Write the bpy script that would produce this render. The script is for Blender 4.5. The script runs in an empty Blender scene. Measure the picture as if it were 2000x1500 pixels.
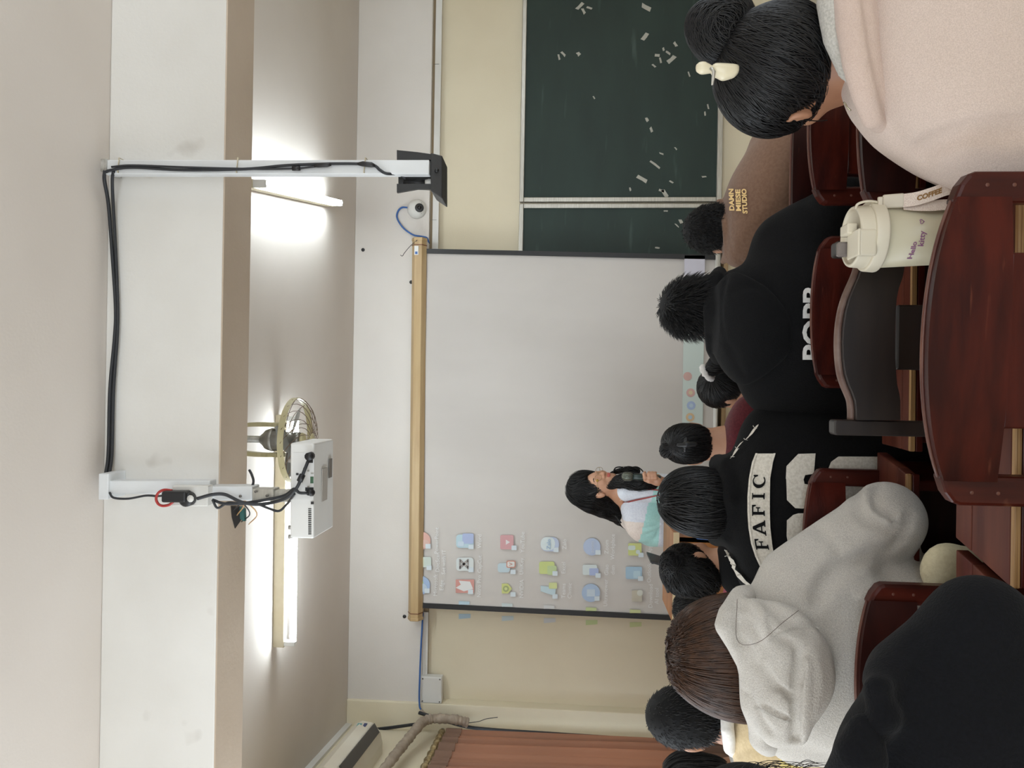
import bpy, bmesh, math, random
import numpy as np
from mathutils import Vector, Matrix

rng = np.random.default_rng(7)
random.seed(7)
SC = bpy.context.scene
COL = SC.collection

# ------------------------------------------------------------------ camera
# the photograph lies on its side: the frame's left is the room's up
F_PX = 1500.0
CAM = np.array([0.0, 0.0, 1.5])
PITCH = math.radians(4.4)
ROLL = math.radians(0.95)
_F = np.array([0, math.cos(PITCH), math.sin(PITCH)])
_U = np.array([0, -math.sin(PITCH), math.cos(PITCH)])
_R = np.array([1.0, 0, 0])
AX_U = math.cos(ROLL) * _R + math.sin(ROLL) * _U      # room-right in the upright picture
AX_V = math.sin(ROLL) * _R - math.cos(ROLL) * _U      # room-down
cam_data = bpy.data.cameras.new('camera')
cam_data.sensor_width = 36.0
cam_data.sensor_fit = 'HORIZONTAL'
cam_data.lens = F_PX / 2000.0 * 36.0
cam_data.clip_start = 0.05
cam_obj = bpy.data.objects.new('camera', cam_data)
M = Matrix.Identity(4)
for i in range(3):
    M[i][0] = AX_V[i]; M[i][1] = AX_U[i]; M[i][2] = -_F[i]; M[i][3] = CAM[i]
cam_obj.matrix_world = M
COL.objects.link(cam_obj)
SC.camera = cam_obj

# ------------------------------------------------------------------ view, world, window light
SC.view_settings.view_transform = 'Standard'
SC.view_settings.look = 'None'
SC.view_settings.gamma = 1.0
SC.view_settings.use_curve_mapping = False
SC.view_settings.exposure = 0.08
SC.cycles.use_denoising = True
SC.cycles.max_bounces = 6
SC.cycles.diffuse_bounces = 4
SC.cycles.use_adaptive_sampling = True
SC.cycles.adaptive_threshold = 0.03
SC.cycles.glossy_bounces = 3
SC.cycles.transmission_bounces = 3
SC.cycles.caustics_reflective = False
SC.cycles.caustics_refractive = False
SC.cycles.sample_clamp_indirect = 8.0
wd = bpy.data.worlds.new('sky'); SC.world = wd; wd.use_nodes = True
wd.node_tree.nodes['Background'].inputs[0].default_value = (0.80, 0.90, 1.0, 1)
wd.node_tree.nodes['Background'].inputs[1].default_value = 3.0


def area_light(name, loc, target, sx, sy, power, col):
    l = bpy.data.lights.new(name, 'AREA')
    l.shape = 'RECTANGLE'; l.size = sx; l.size_y = sy; l.energy = power; l.color = col
    o = bpy.data.objects.new(name, l); COL.objects.link(o)
    o.location = loc
    d = Vector(target) - Vector(loc)
    o.rotation_euler = d.to_track_quat('-Z', 'Y').to_euler()
    return o


# daylight entering by the window openings of the left, back and right walls
area_light('window_daylight_left', (-2.12, 1.15, 1.75), (3, 1.15, 1.55), 3.5, 1.5, 27, (0.93, 0.97, 1.0))
area_light('window_daylight_back', (0.6, -2.85, 1.75), (0.6, 3, 1.75), 4.2, 1.5, 31, (0.95, 0.98, 1.0))
area_light('window_daylight_right', (3.55, 0.9, 1.75), (-3, 1.6, 1.6), 3.2, 1.5, 16, (0.96, 0.98, 1.0))


def P(u, v, d):
    """world point seen at upright pixel (u right, v down) at world distance y = d"""
    r = _F * F_PX + AX_U * (u - 750.0) + AX_V * (v - 1000.0)
    return CAM + r * (d / r[1])


def PZ(u, v, z):
    r = _F * F_PX + AX_U * (u - 750.0) + AX_V * (v - 1000.0)
    return CAM + r * ((z - CAM[2]) / r[2])


def PX(d):
    """metres per pixel at distance d"""
    return d / F_PX


# ------------------------------------------------------------------ materials
MATS = {}


def mat(name, col, rough=0.6, col2=None, scale=8.0, detail=4.0, stretch=(1, 1, 1), bump=0.0, bscale=60.0,
        metal=0.0, spec=0.5, ramp=(0.35, 0.65), bstretch=(1, 1, 1), emit=None, estr=0.0, sheen=0.0, sss=0.0,
        coat=0.0, trans=0.0, specks=None):
    if name in MATS:
        return MATS[name]
    m = bpy.data.materials.new(name); m.use_nodes = True
    nt = m.node_tree; N = nt.nodes; L = nt.links
    b = N['Principled BSDF']
    b.inputs['Base Color'].default_value = (*col, 1)
    b.inputs['Roughness'].default_value = rough
    b.inputs['Metallic'].default_value = metal
    b.inputs['Specular IOR Level'].default_value = spec
    if sheen:
        b.inputs['Sheen Weight'].default_value = sheen
        b.inputs['Sheen Roughness'].default_value = 0.5
    if coat:
        b.inputs['Coat Weight'].default_value = coat
        b.inputs['Coat Roughness'].default_value = 0.18
    if sss:
        b.inputs['Subsurface Weight'].default_value = sss
        b.inputs['Subsurface Radius'].default_value = (0.02, 0.008, 0.004)
        b.inputs['Subsurface Scale'].default_value = 0.5
    if trans:
        b.inputs['Transmission Weight'].default_value = trans
    tc = N.new('ShaderNodeTexCoord')
    if col2 is not None:
        mp = N.new('ShaderNodeMapping'); mp.inputs['Scale'].default_value = stretch
        nz = N.new('ShaderNodeTexNoise'); nz.inputs['Scale'].default_value = scale
        nz.inputs['Detail'].default_value = detail
        rp = N.new('ShaderNodeValToRGB')
        rp.color_ramp.elements[0].position = ramp[0]; rp.color_ramp.elements[1].position = ramp[1]
        rp.color_ramp.elements[0].color = (*col, 1); rp.color_ramp.elements[1].color = (*col2, 1)
        L.new(tc.outputs['Object'], mp.inputs['Vector']); L.new(mp.outputs[0], nz.inputs['Vector'])
        L.new(nz.outputs['Fac'], rp.inputs['Fac'])
        out = rp.outputs['Color']
        if specks is not None:
            n2 = N.new('ShaderNodeTexNoise'); n2.inputs['Scale'].default_value = specks[1]
            n2.inputs['Detail'].default_value = 3
            r2 = N.new('ShaderNodeValToRGB')
            r2.color_ramp.elements[0].position = specks[2]; r2.color_ramp.elements[1].position = specks[3]
            r2.color_ramp.elements[0].color = (0, 0, 0, 1); r2.color_ramp.elements[1].color = (1, 1, 1, 1)
            mx = N.new('ShaderNodeMix'); mx.data_type = 'RGBA'
            m2 = N.new('ShaderNodeMapping')
            m2.inputs['Scale'].default_value = specks[4] if len(specks) > 4 else (1, 1, 1)
            L.new(tc.outputs['Object'], m2.inputs['Vector']); L.new(m2.outputs[0], n2.inputs['Vector'])
            L.new(n2.outputs['Fac'], r2.inputs['Fac']); L.new(r2.outputs['Color'], mx.inputs[0])
            L.new(out, mx.inputs[6]); mx.inputs[7].default_value = (*specks[0], 1)
            out = mx.outputs[2]
        L.new(out, b.inputs['Base Color'])
    if bump:
        nb = N.new('ShaderNodeTexNoise'); nb.inputs['Scale'].default_value = bscale; nb.inputs['Detail'].default_value = 3
        mb = N.new('ShaderNodeMapping'); mb.inputs['Scale'].default_value = bstretch
        bp = N.new('ShaderNodeBump'); bp.inputs['Strength'].default_value = bump; bp.inputs['Distance'].default_value = 0.01
        L.new(tc.outputs['Object'], mb.inputs['Vector']); L.new(mb.outputs[0], nb.inputs['Vector'])
        L.new(nb.outputs['Fac'], bp.inputs['Height']); L.new(bp.outputs[0], b.inputs['Normal'])
    if emit is not None:
        b.inputs['Emission Color'].default_value = (*emit, 1)
        b.inputs['Emission Strength'].default_value = estr
    MATS[name] = m
    return m


def s(r, g, b):
    """sRGB 0-255 to linear"""
    def f(c):
        c /= 255.0
        return c / 12.92 if c <= 0.04045 else ((c + 0.055) / 1.055) ** 2.4
    return (f(r), f(g), f(b))


# ------------------------------------------------------------------ mesh helpers
class MB:
    """collects simple shapes, then links them as one mesh object"""

    def __init__(self):
        self.v = []; self.f = []; self.sm = []

    def add(self, vs, fs, smooth=False):
        o = len(self.v)
        self.v.extend([tuple(float(c) for c in p) for p in vs])
        self.f.extend([tuple(i + o for i in f) for f in fs])
        self.sm.extend([smooth] * len(fs))
        return self

    def box(self, lo, hi):
        x0, y0, z0 = lo; x1, y1, z1 = hi
        return self.hexa([(x0, y0, z0), (x1, y0, z0), (x1, y1, z0), (x0, y1, z0),
                          (x0, y0, z1), (x1, y0, z1), (x1, y1, z1), (x0, y1, z1)])

    def hexa(self, c):
        return self.add(c, [(0, 3, 2, 1), (4, 5, 6, 7), (0, 1, 5, 4), (1, 2, 6, 5), (2, 3, 7, 6), (3, 0, 4, 7)])

    def obox(self, c, ax, ay, az):
        """box by centre and half axes"""
        c = np.array(c, float); ax = np.array(ax, float); ay = np.array(ay, float); az = np.array(az, float)
        return self.hexa([c + sx * ax + sy * ay + sz * az for sz in (-1, 1) for sx, sy in ((-1, -1), (1, -1), (1, 1), (-1, 1))])

    def prism(self, poly, off):
        """polygon (list of 3-D points) pushed along off"""
        n = len(poly); off = np.array(off, float)
        a = [np.array(p, float) for p in poly]; b = [p + off for p in a]
        fs = [tuple(range(n))[::-1], tuple(range(n, 2 * n))]
        for i in range(n):
            j = (i + 1) % n
            fs.append((i, j, j + n, i + n))
        return self.add(a + b, fs)

    def tube(self, pts, r, seg=8, caps=True, closed=False):
        pts = [np.array(p, float) for p in pts]
        n = len(pts)
        rr = r if hasattr(r, '__len__') else [r] * n
        vs = []; fs = []
        nrm = None
        for i in range(n):
            if closed:
                t = pts[(i + 1) % n] - pts[i - 1]
            else:
                t = pts[min(i + 1, n - 1)] - pts[max(i - 1, 0)]
            t /= (np.linalg.norm(t) + 1e-9)
            if nrm is None:
                h = np.array([0, 0, 1.0]) if abs(t[2]) < 0.9 else np.array([1.0, 0, 0])
                nrm = np.cross(t, h)
            nrm = nrm - t * np.dot(nrm, t); nrm /= (np.linalg.norm(nrm) + 1e-9)
            bn = np.cross(t, nrm)
            for k in range(seg):
                a = 2 * math.pi * k / seg
                vs.append(pts[i] + rr[i] * (math.cos(a) * nrm + math.sin(a) * bn))
        m = n if closed else n - 1
        for i in range(m):
            i2 = (i + 1) % n
            for k in range(seg):
                k2 = (k + 1) % seg
                fs.append((i * seg + k, i * seg + k2, i2 * seg + k2, i2 * seg + k))
        if caps and not closed:
            fs.append(tuple(range(seg))[::-1]); fs.append(tuple((n - 1) * seg + k for k in range(seg)))
        return self.add(vs, fs, True)

    def lathe(self, prof, base, axis=(0, 0, 1), seg=24, smooth=True):
        """prof: list of (radius, height along axis)"""
        base = np.array(base, float); ax = np.array(axis, float); ax /= np.linalg.norm(ax)
        h = np.array([1.0, 0, 0]) if abs(ax[0]) < 0.9 else np.array([0, 1.0, 0])
        e1 = np.cross(ax, h); e1 /= np.linalg.norm(e1); e2 = np.cross(ax, e1)
        vs = []; fs = []
        for r, z in prof:
            for k in range(seg):
                a = 2 * math.pi * k / seg
                vs.append(base + ax * z + r * (math.cos(a) * e1 + math.sin(a) * e2))
        for i in range(len(prof) - 1):
            for k in range(seg):
                k2 = (k + 1) % seg
                fs.append((i * seg + k, i * seg + k2, (i + 1) * seg + k2, (i + 1) * seg + k))
        fs.append(tuple(range(seg))[::-1]); fs.append(tuple((len(prof) - 1) * seg + k for k in range(seg)))
        return self.add(vs, fs, smooth)

    def sheet(self, grid, thick=None):
        """grid[i][j] of points as a smooth surface, given thickness along its normal"""
        g = np.array(grid, float); n, m = g.shape[:2]
        if thick:
            du = np.gradient(g, axis=0); dv = np.gradient(g, axis=1)
            nn = np.cross(du, dv); nn /= (np.linalg.norm(nn, axis=2, keepdims=True) + 1e-9)
            g2 = g - nn * thick
            vs = list(g.reshape(-1, 3)) + list(g2.reshape(-1, 3)); o = n * m
        else:
            vs = list(g.reshape(-1, 3)); o = 0
        fs = []
        for i in range(n - 1):
            for j in range(m - 1):
                a, b_, c, d = i * m + j, i * m + j + 1, (i + 1) * m + j + 1, (i + 1) * m + j
                fs.append((a, d, c, b_))
                if thick:
                    fs.append((a + o, b_ + o, c + o, d + o))
        self.add(vs, fs, True)
        if thick:
            fs2 = []
            ring = [j for j in range(m)] + [i * m + m - 1 for i in range(1, n)] + \
                   [(n - 1) * m + j for j in range(m - 2, -1, -1)] + [i * m for i in range(n - 2, 0, -1)]
            for k in range(len(ring)):
                a, b_ = ring[k], ring[(k + 1) % len(ring)]
                fs2.append((a, b_, b_ + o, a + o))
            self.add(vs, fs2, False)
        return self

    def build(self, name, material, parent=None, bevel=0.0, origin=None, seg=2, double=True):
        me = bpy.data.meshes.new(name)
        off = np.zeros(3)
        if parent is not None:
            off = np.array(wloc(parent))
        elif origin is not None:
            off = np.array(origin, float)
        va = np.array(self.v) - off
        me.from_pydata(va.tolist(), [], self.f)
        me.polygons.foreach_set('use_smooth', self.sm)
        me.update()
        if bevel:
            bm = bmesh.new(); bm.from_mesh(me)
            ed = [e for e in bm.edges if len(e.link_faces) == 2 and e.calc_face_angle(0) > 0.6]
            bmesh.ops.bevel(bm, geom=ed, offset=bevel, segments=seg, affect='EDGES', profile=0.5, clamp_overlap=True)
            bmesh.ops.recalc_face_normals(bm, faces=bm.faces)
            bm.to_mesh(me); bm.free()
        return link(name, me, material, parent, None if parent is not None else off)


def wloc(o):
    v = Vector((0, 0, 0))
    while o is not None:
        v = v + Vector(o.location); o = o.parent
    return v


def link(name, me, material, parent=None, loc=None):
    if material is not None and len(me.materials) == 0:
        me.materials.append(material)
    o = bpy.data.objects.new(name, me); COL.objects.link(o)
    if parent is not None:
        o.parent = parent
    if loc is not None:
        o.location = [float(c) for c in loc]
    return o


def tag(o, label=None, cat=None, group=None, kind=None):
    if label: o['label'] = label
    if cat: o['category'] = cat
    if group: o['group'] = group
    if kind: o['kind'] = kind
    return o


def thing(name, loc, label, cat, group=None):
    o = bpy.data.objects.new(name, None); COL.objects.link(o)
    o.empty_display_size = 0.05
    o.location = [float(c) for c in loc]
    return tag(o, label, cat, group)


def struct(o):
    o['kind'] = 'structure'
    return o


def text_geo(txt, size, bold=0.0, align='CENTER', shear=0.0, res=3):
    """flat triangulated lettering in the xy plane -> (verts Nx2, faces)"""
    c = bpy.data.curves.new('t', 'FONT'); c.body = txt; c.size = size; c.offset = bold
    c.align_x = align; c.align_y = 'CENTER'; c.resolution_u = res; c.shear = shear
    o = bpy.data.objects.new('t', c); COL.objects.link(o)
    dg = bpy.context.evaluated_depsgraph_get()
    me = o.evaluated_get(dg).to_mesh()
    v = np.array([x.co[:] for x in me.vertices]).reshape(-1, 3); f = [tuple(p.vertices) for p in me.polygons]
    o.evaluated_get(dg).to_mesh_clear()
    bpy.data.objects.remove(o); bpy.data.curves.remove(c)
    return v[:, :2], f


def smooth_path(pts, n=8):
    """Catmull-Rom through the points"""
    p = [np.array(q, float) for q in pts]
    p = [2 * p[0] - p[1]] + p + [2 * p[-1] - p[-2]]
    out = []
    for i in range(1, len(p) - 2):
        for k in range(n):
            t = k / n
            a, b, c, d = p[i - 1], p[i], p[i + 1], p[i + 2]
            out.append(0.5 * ((2 * b) + (c - a) * t + (2 * a - 5 * b + 4 * c - d) * t * t + (3 * b - a - 3 * c + d) * t ** 3))
    out.append(p[-2])
    return out
# ================================================================== the room
ZC = 3.009            # ceiling
YW = 5.30             # front wall
YB0, YB1, ZB = 2.386, 2.593, 2.619   # cross beam
m_cream = mat('cream_wall_paint', s(228, 218, 193), 0.75, s(221, 210, 184), 1.3, 5, bump=0.08, bscale=140)
m_white = mat('white_wall_paint', s(224, 219, 213), 0.8, s(214, 208, 201), 1.1, 5, bump=0.06, bscale=120)
m_ceil = mat('ceiling_paint', s(220, 212, 204), 0.85, s(211, 202, 193), 0.9, 4, bump=0.05, bscale=100)
m_beam = mat('beam_paint', s(226, 224, 219), 0.8, s(214, 211, 205), 1.6, 6, bump=0.08, bscale=80,
             specks=(s(186, 180, 172), 5.0, 0.66, 0.8))
m_floor = mat('floor_tile', s(206, 196, 180), 0.3, s(192, 182, 166), 2.0)
m_brownline = mat('painted_shadow_line', s(150, 132, 104), 0.7)
m_wpvc = mat('white_plastic', s(225, 224, 220), 0.45, s(214, 212, 206), 3.0)
m_wmetal = mat('white_painted_steel', s(224, 227, 228), 0.4, s(212, 214, 215), 4.0)
m_grime = mat('galvanised_steel', s(190, 188, 182), 0.45, s(140, 136, 128), 30.0, metal=0.4)
m_black = mat('black_plastic', s(26, 26, 28), 0.45)
m_blackmetal = mat('black_painted_steel', s(33, 33, 34), 0.5, s(44, 44, 44), 8.0)
m_cable = mat('black_cable', s(38, 40, 44), 0.55)
m_blue = mat('blue_cable', s(52, 98, 165), 0.5)
m_red = mat('red_band', s(168, 48, 44), 0.5)
m_alu = mat('aluminium', s(196, 194, 186), 0.35, s(170, 166, 156), 12.0, stretch=(1, 1, 30), metal=0.6)
m_screw = mat('screw_steel', s(120, 116, 110), 0.4, metal=0.7)

floor = struct(MB().box((-3.2, -3.1, -0.1), (4.0, 5.6, 0.0)).build('floor', m_floor))
ceil = struct(MB().box((-3.2, -3.1, ZC), (4.0, 5.6, ZC + 0.12)).build('ceiling', m_ceil))
wall_front = struct(MB().box((-2.6, YW, 0), (4.0, YW + 0.2, ZC)).build('wall_front', m_cream))
# white band (edge beam) over the front wall
zb0 = P(750, 833, 5.22)[2]
MB().box((P(121, 760, 5.22)[0], 5.22, zb0), (3.9, YW, ZC)).build('edge_beam', m_white, wall_front, bevel=0.004)
# corner pillar between front and left wall
xp = P(118, 1000, 5.2)[0]
MB().box((-2.5, 5.2, 0), (xp, YW, ZC)).build('corner_pillar', m_cream, wall_front, bevel=0.006)
# narrow ledge under the band, coloured brown to paint in its shadow line
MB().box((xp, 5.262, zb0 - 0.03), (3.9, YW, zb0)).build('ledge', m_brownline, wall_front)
# cross beam
beam = struct(MB().box((-2.6, YB0, ZB + 0.004), (4.0, YB1, ZC)).build('trim_1', m_beam, bevel=0.004))
m_soffit = mat('shaded_soffit_tan', s(196, 180, 162), 0.85, s(184, 167, 148), 2.0, 5, bump=0.08, bscale=80)  # same paint as the beam, browned here to paint in the underside's shade
MB().box((-2.6, YB0 + 0.002, ZB), (4.0, YB1 - 0.002, ZB + 0.006)).build('soffit_shade', m_soffit, beam)
# left wall: angled at the front end, then straight, with a window opening
m_left = m_cream


def lx(y):
    return -2.387 + 0.118 * (5.3 - y) if y > 3.35 else -2.157


def wall_panel(mb, y0, y1, z0, z1, t=0.2):
    mb.hexa([(lx(y0) - t, y0, z0), (lx(y0), y0, z0), (lx(y1), y1, z0), (lx(y1) - t, y1, z0),
             (lx(y0) - t, y0, z1), (lx(y0), y0, z1), (lx(y1), y1, z1), (lx(y1) - t, y1, z1)])


wl = MB()
wall_panel(wl, 5.05, 5.3, 0, ZC)
wall_panel(wl, 3.75, 5.05, 0, 0.75); wall_panel(wl, 3.75, 5.05, 2.2, ZC)
wall_panel(wl, 3.35, 3.75, 0, ZC)
wall_panel(wl, 3.0, 3.35, 0, ZC)
wall_panel(wl, -0.7, 3.0, 0, 0.95); wall_panel(wl, -0.7, 3.0, 2.55, ZC)
wall_panel(wl, -3.1, -0.7, 0, ZC)
wall_left = struct(wl.build('wall_left', m_left))
wr = MB()
wr.box((3.7, -3.1, 0), (3.9, -0.8, ZC)); wr.box((3.7, -0.8, 0), (3.9, 2.6, 0.95))
wr.box((3.7, -0.8, 2.55), (3.9, 2.6, ZC)); wr.box((3.7, 2.6, 0), (3.9, 5.4, ZC))
wall_right = struct(wr.build('wall_right', m_cream))
wbk = MB()
wbk.box((-2.4, -3.1, 0), (-1.6, -2.95, ZC)); wbk.box((-1.6, -3.1, 0), (2.8, -2.95, 0.95))
wbk.box((-1.6, -3.1, 2.55), (2.8, -2.95, ZC)); wbk.box((2.8, -3.1, 0), (3.9, -2.95, ZC))
wall_back = struct(wbk.build('wall_back', m_cream))
# window frames in the openings
m_frame = mat('window_frame_paint', s(120, 78, 52), 0.5)


def window(name, a, b, z0, z1, n):
    a = np.array(a, float); b = np.array(b, float)
    mb = MB(); d = b - a; ln = np.linalg.norm(d[:2]); d = d / ln
    up = np.array([0, 0, 1.0]); nr = np.cross(d, up)
    for i in range(n + 1):
        c = a + d * ln * i / n
        mb.obox((c[0], c[1], (z0 + z1) / 2), d * 0.025, nr * 0.03, up * (z1 - z0) / 2)
    for z in (z0, (z0 * 0.35 + z1 * 0.65), z1):
        c = a + d * ln / 2
        mb.obox((c[0], c[1], z), d * ln / 2, nr * 0.03, up * 0.025)
    return struct(mb.build(name, m_frame))


window('window_1', (lx(2.9) - 0.12, 3.0, 0), (lx(-0.7) - 0.12, -0.7, 0), 0.95, 2.55, 4)
window('window_2', (lx(5.05) - 0.12, 5.05, 0), (lx(3.75) - 0.12, 3.75, 0), 0.75, 2.2, 2)
window('window_3', (-1.6, -3.02, 0), (2.8, -3.02, 0), 0.95, 2.55, 4)
window('window_4', (3.8, -0.8, 0), (3.8, 2.6, 0), 0.95, 2.55, 4)

# ---------------------------------------------------------------- trunking and cables on the front wall
o = tag(MB().box((P(1012, 846, 5.27)[0], 5.245, P(900, 855, 5.27)[2]), (2.95, 5.262, P(900, 843, 5.27)[2]))
        .build('cable_trunking', m_wpvc, bevel=0.002), 'white plastic cable trunking along wall to the right of the projection screen', 'trunking')
o.parent = None
x0, x1 = P(1012, 846, 5.25)[0], 2.95
zt = P(1260, 849, 5.25)[2]
for xs in (P(1070, 846, 5.25)[0], 2.2):
    MB().box((xs - 0.001, 5.2435, zt - 0.025), (xs + 0.001, 5.246, zt + 0.015)).build('joint', m_screw, o)
xl0, xl1 = P(121, 830, 5.25)[0], P(305, 828, 5.25)[0]
zl = P(210, 829, 5.25)[2]
tag(MB().box((xl0 + 0.06, 5.245, zl - 0.022), (xl1, 5.265, zl + 0.02)).build('cable_trunking', m_wpvc, bevel=0.002),
    'short white plastic cable trunking between junction box and projection screen', 'trunking')
# junction box
jc = P(154, 843, 5.22)
jb = thing('junction_box', (jc[0], 5.24, jc[2] - 0.075), 'square white plastic junction box on cream wall beside the blue cable', 'junction box')
w, h = 52 * PX(5.22) / 2, 42 * PX(5.22) / 2
MB().box((jc[0] - w, 5.2, jc[2] - h), (jc[0] + w, 5.262, jc[2] + h)).build('cover', m_wpvc, jb, bevel=0.006)
for sx in (-1, 1):
    for sz in (-1, 1):
        MB().lathe([(0.005, 0), (0.005, 0.004)], (jc[0] + sx * (w - 0.014), 5.202, jc[2] + sz * (h - 0.014)), (0, -1, 0), 8).build('screw', m_screw, jb)
MB().box((jc[0] - w - 0.012, 5.225, jc[2] + 0.02), (jc[0] - w, 5.262, jc[2] + h)).build('bracket', m_frame, jb)

# blue network cable running down from the trunking into the corner and down the pillar
pts = [P(305, 826, 5.21), P(230, 822, 5.19), P(180, 820, 5.17), P(130, 819, 5.17), P(112, 824, 5.16), P(95, 850, 5.15), P(84, 900, 5.13), P(76, 960, 5.1),
       P(68, 1080, 5.08), P(60, 1200, 5.07), P(54, 1300, 5.06), P(48, 1420, 5.05)]
tag(MB().tube(smooth_path(pts, 6), 0.0062, 6).build('network_cable', m_blue), 'blue network cable running along the wall and down beside the curtain', 'cable')
pts = [P(108, 818, 5.12), P(100, 845, 5.1), P(82, 905, 5.09), P(75, 960, 5.07), P(67, 1080, 5.055), P(59, 1200, 5.045), P(53, 1300, 5.035), P(47, 1420, 5.02)]
tag(MB().tube(smooth_path(pts, 6), 0.011, 6).build('power_cable', m_cable), 'thick black cable strapped down the corner beside the curtain', 'cable')
pts = [P(-25, 575, 4.25), P(15, 615, 4.6), P(45, 662, 5.0), P(60, 676, 5.17), P(66, 700, 5.17), P(72, 760, 5.16), P(80, 815, 5.14), P(86, 850, 5.12)]
for k, dv in enumerate((0, 5)):
    q = [p + np.array([0.03 - 0.005 * k, -0.01, -0.012 * k + 0.006 * math.sin(3 * i + k)]) for i, p in enumerate(pts)]
    tag(MB().tube(smooth_path(q, 6), 0.008, 6).build('ceiling_cable', m_cable),
        ['upper of two black cables running along the ceiling edge above the air conditioner',
         'lower of two black cables running along the ceiling edge above the air conditioner'][k], 'cable')
# white strip in the ceiling-wall edge on the left
a, b = PZ(90, 684, ZC), PZ(-40, 566, ZC)
mbs = MB()
dd = (b - a); dd[2] = 0
mbs.obox((a + b) / 2 + np.array([0.012, 0, -0.02]), dd / 2, (0.012, 0, 0), (0, 0, 0.02))
tag(mbs.build('edge_trunking', m_wpvc), 'white cable trunking in the corner between left wall and ceiling', 'trunking')
# thin wire curl on the wall
pts = [P(98, 830, 5.13), P(88, 890, 5.12), P(90, 930, 5.14), P(96, 950, 5.14), P(99, 972, 5.13)]
tag(MB().tube(smooth_path(pts, 6), 0.0025, 5).build('loose_wire', m_cable), 'thin loose wire curling off the corner above the curtain', 'wire')

# ---------------------------------------------------------------- insulated pipe of the air conditioner
m_wrap = mat('wrapped_insulation_tape', s(172, 158, 142), 0.7, s(150, 136, 120), 20, bump=0.5, bscale=40)
pts = [P(82, 915, 5.08), P(88, 890, 5.06), P(90, 850, 5.04), P(84, 828, 4.98), P(70, 815, 4.85), P(45, 795, 4.7), P(20, 775, 4.5), P(-20, 745, 4.3)]
pts = [p + np.array([0.035, -0.03, 0.0]) for p in pts]
sp = smooth_path(pts, 12)
rr = [0.030 + 0.003 * math.sin(i * 1.9) + 0.002 * math.sin(i * 0.7) for i in range(len(sp))]
pipe = tag(MB().tube(sp, rr, 12).build('insulated_pipe', m_wrap), 'beige tape-wrapped air conditioner pipe bending above the curtain', 'pipe')
pts = [P(112, 822, 5.16), P(103, 832, 5.13), P(92, 848, 5.08)]
MB().tube(smooth_path(pts, 6), 0.012, 8).build('thin_branch', m_wrap, pipe)

# ---------------------------------------------------------------- air conditioner on the left wall
y1 = 4.72; y0 = 3.95
acx = lx(y1)
zt_, zb_ = P(38, 690, y1)[2], P(38, 747, y1)[2]
ac = thing('air_conditioner', (acx + 0.1, (y0 + y1) / 2, zb_), 'white wall-mounted air conditioner above the curtain, cut by the frame edge', 'air conditioner')
m_ac = mat('aged_white_plastic', s(226, 220, 204), 0.4, s(216, 208, 190), 3.0)
prof = [(0, 0), (0, 1), (0.12, 1.0), (0.19, 0.93), (0.21, 0.7), (0.20, 0.35), (0.15, 0.08), (0.08, 0)]
H = zt_ - zb_
poly = [(acx + a_ - 0.01, y1, zb_ + b_ * H) for a_, b_ in prof]
pr = MB(); pr.prism(poly, (lx(y0) - acx, y0 - y1, 0)); pr.build('body', m_ac, ac, bevel=0.004)
MB().hexa([(acx + 0.135, y1 - 0.03, zb_ + 0.02), (acx + 0.192, y1 - 0.03, zb_ + 0.055 * 1), (acx + 0.192 + lx(y0) - acx, y0 + 0.03, zb_ + 0.055), (acx + 0.135 + lx(y0) - acx, y0 + 0.03, zb_ + 0.02),
           (acx + 0.145, y1 - 0.03, zb_ + 0.012), (acx + 0.2, y1 - 0.03, zb_ + 0.045), (acx + 0.2 + lx(y0) - acx, y0 + 0.03, zb_ + 0.045), (acx + 0.145 + lx(y0) - acx, y0 + 0.03, zb_ + 0.012)]).build('vent_flap', mat('grey_vent', s(70, 68, 66), 0.5), ac)
m_lab = mat('teal_sticker', s(96, 160, 158), 0.5)
q = acx + 0.205
MB().box((q - 0.012, y1 - 0.12, zb_ + 0.62 * H), (q + 0.003, y1 - 0.06, zb_ + 0.76 * H)).build('label_sticker', m_lab, ac)
MB().box((q - 0.012, y1 - 0.1, zb_ + 0.46 * H), (q + 0.001, y1 - 0.05, zb_ + 0.56 * H)).build('badge', mat('navy_print', s(56, 66, 110), 0.5), ac)

# ---------------------------------------------------------------- curtain and rod
m_curt = bpy.data.materials.new('brown_curtain'); m_curt.use_nodes = True
nt = m_curt.node_tree; bs = nt.nodes['Principled BSDF']
bs.inputs['Base Color'].default_value = (*s(146, 122, 108), 1); bs.inputs['Roughness'].default_value = 0.85
tr = nt.nodes.new('ShaderNodeBsdfTranslucent'); tr.inputs[0].default_value = (*s(220, 172, 140), 1)
mx = nt.nodes.new('ShaderNodeMixShader'); mx.inputs[0].default_value = 0.42
nt.links.new(bs.outputs[0], mx.inputs[1]); nt.links.new(tr.outputs[0], mx.inputs[2])
nt.links.new(mx.outputs[0], nt.nodes['Material Output'].inputs[0])
ca, cb = P(63, 868, 5.0), P(63, 868, 5.0)
rod_a = np.array([lx(5.0) + 0.062, 5.0, P(63, 864, 5.0)[2]]); rod_b = np.array([lx(3.6) + 0.062, 3.6, rod_a[2] - 0.0])
cz1 = rod_a[2] - 0.03; cz0 = 0.35
n = 150
grid = []
for iz in range(13):
    t = iz / 12.0
    row = []
    for k in range(n):
        y = 5.0 - 1.25 * k / (n - 1)
        amp = 0.012 + 0.016 * min(1, t * 1.5)
        ph = k * 0.42 + 1.2 * math.sin(k * 0.09) + 0.25 * t * math.sin(k * 0.13)
        x = lx(y) + 0.062 + amp * math.sin(ph) + 0.008 * math.sin(ph * 2.3 + t * 2)
        y2 = y + 0.012 * math.cos(ph) + (0.02 * t)
        row.append((x, y2, cz1 + (cz0 - cz1) * t))
    grid.append(row)
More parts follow.
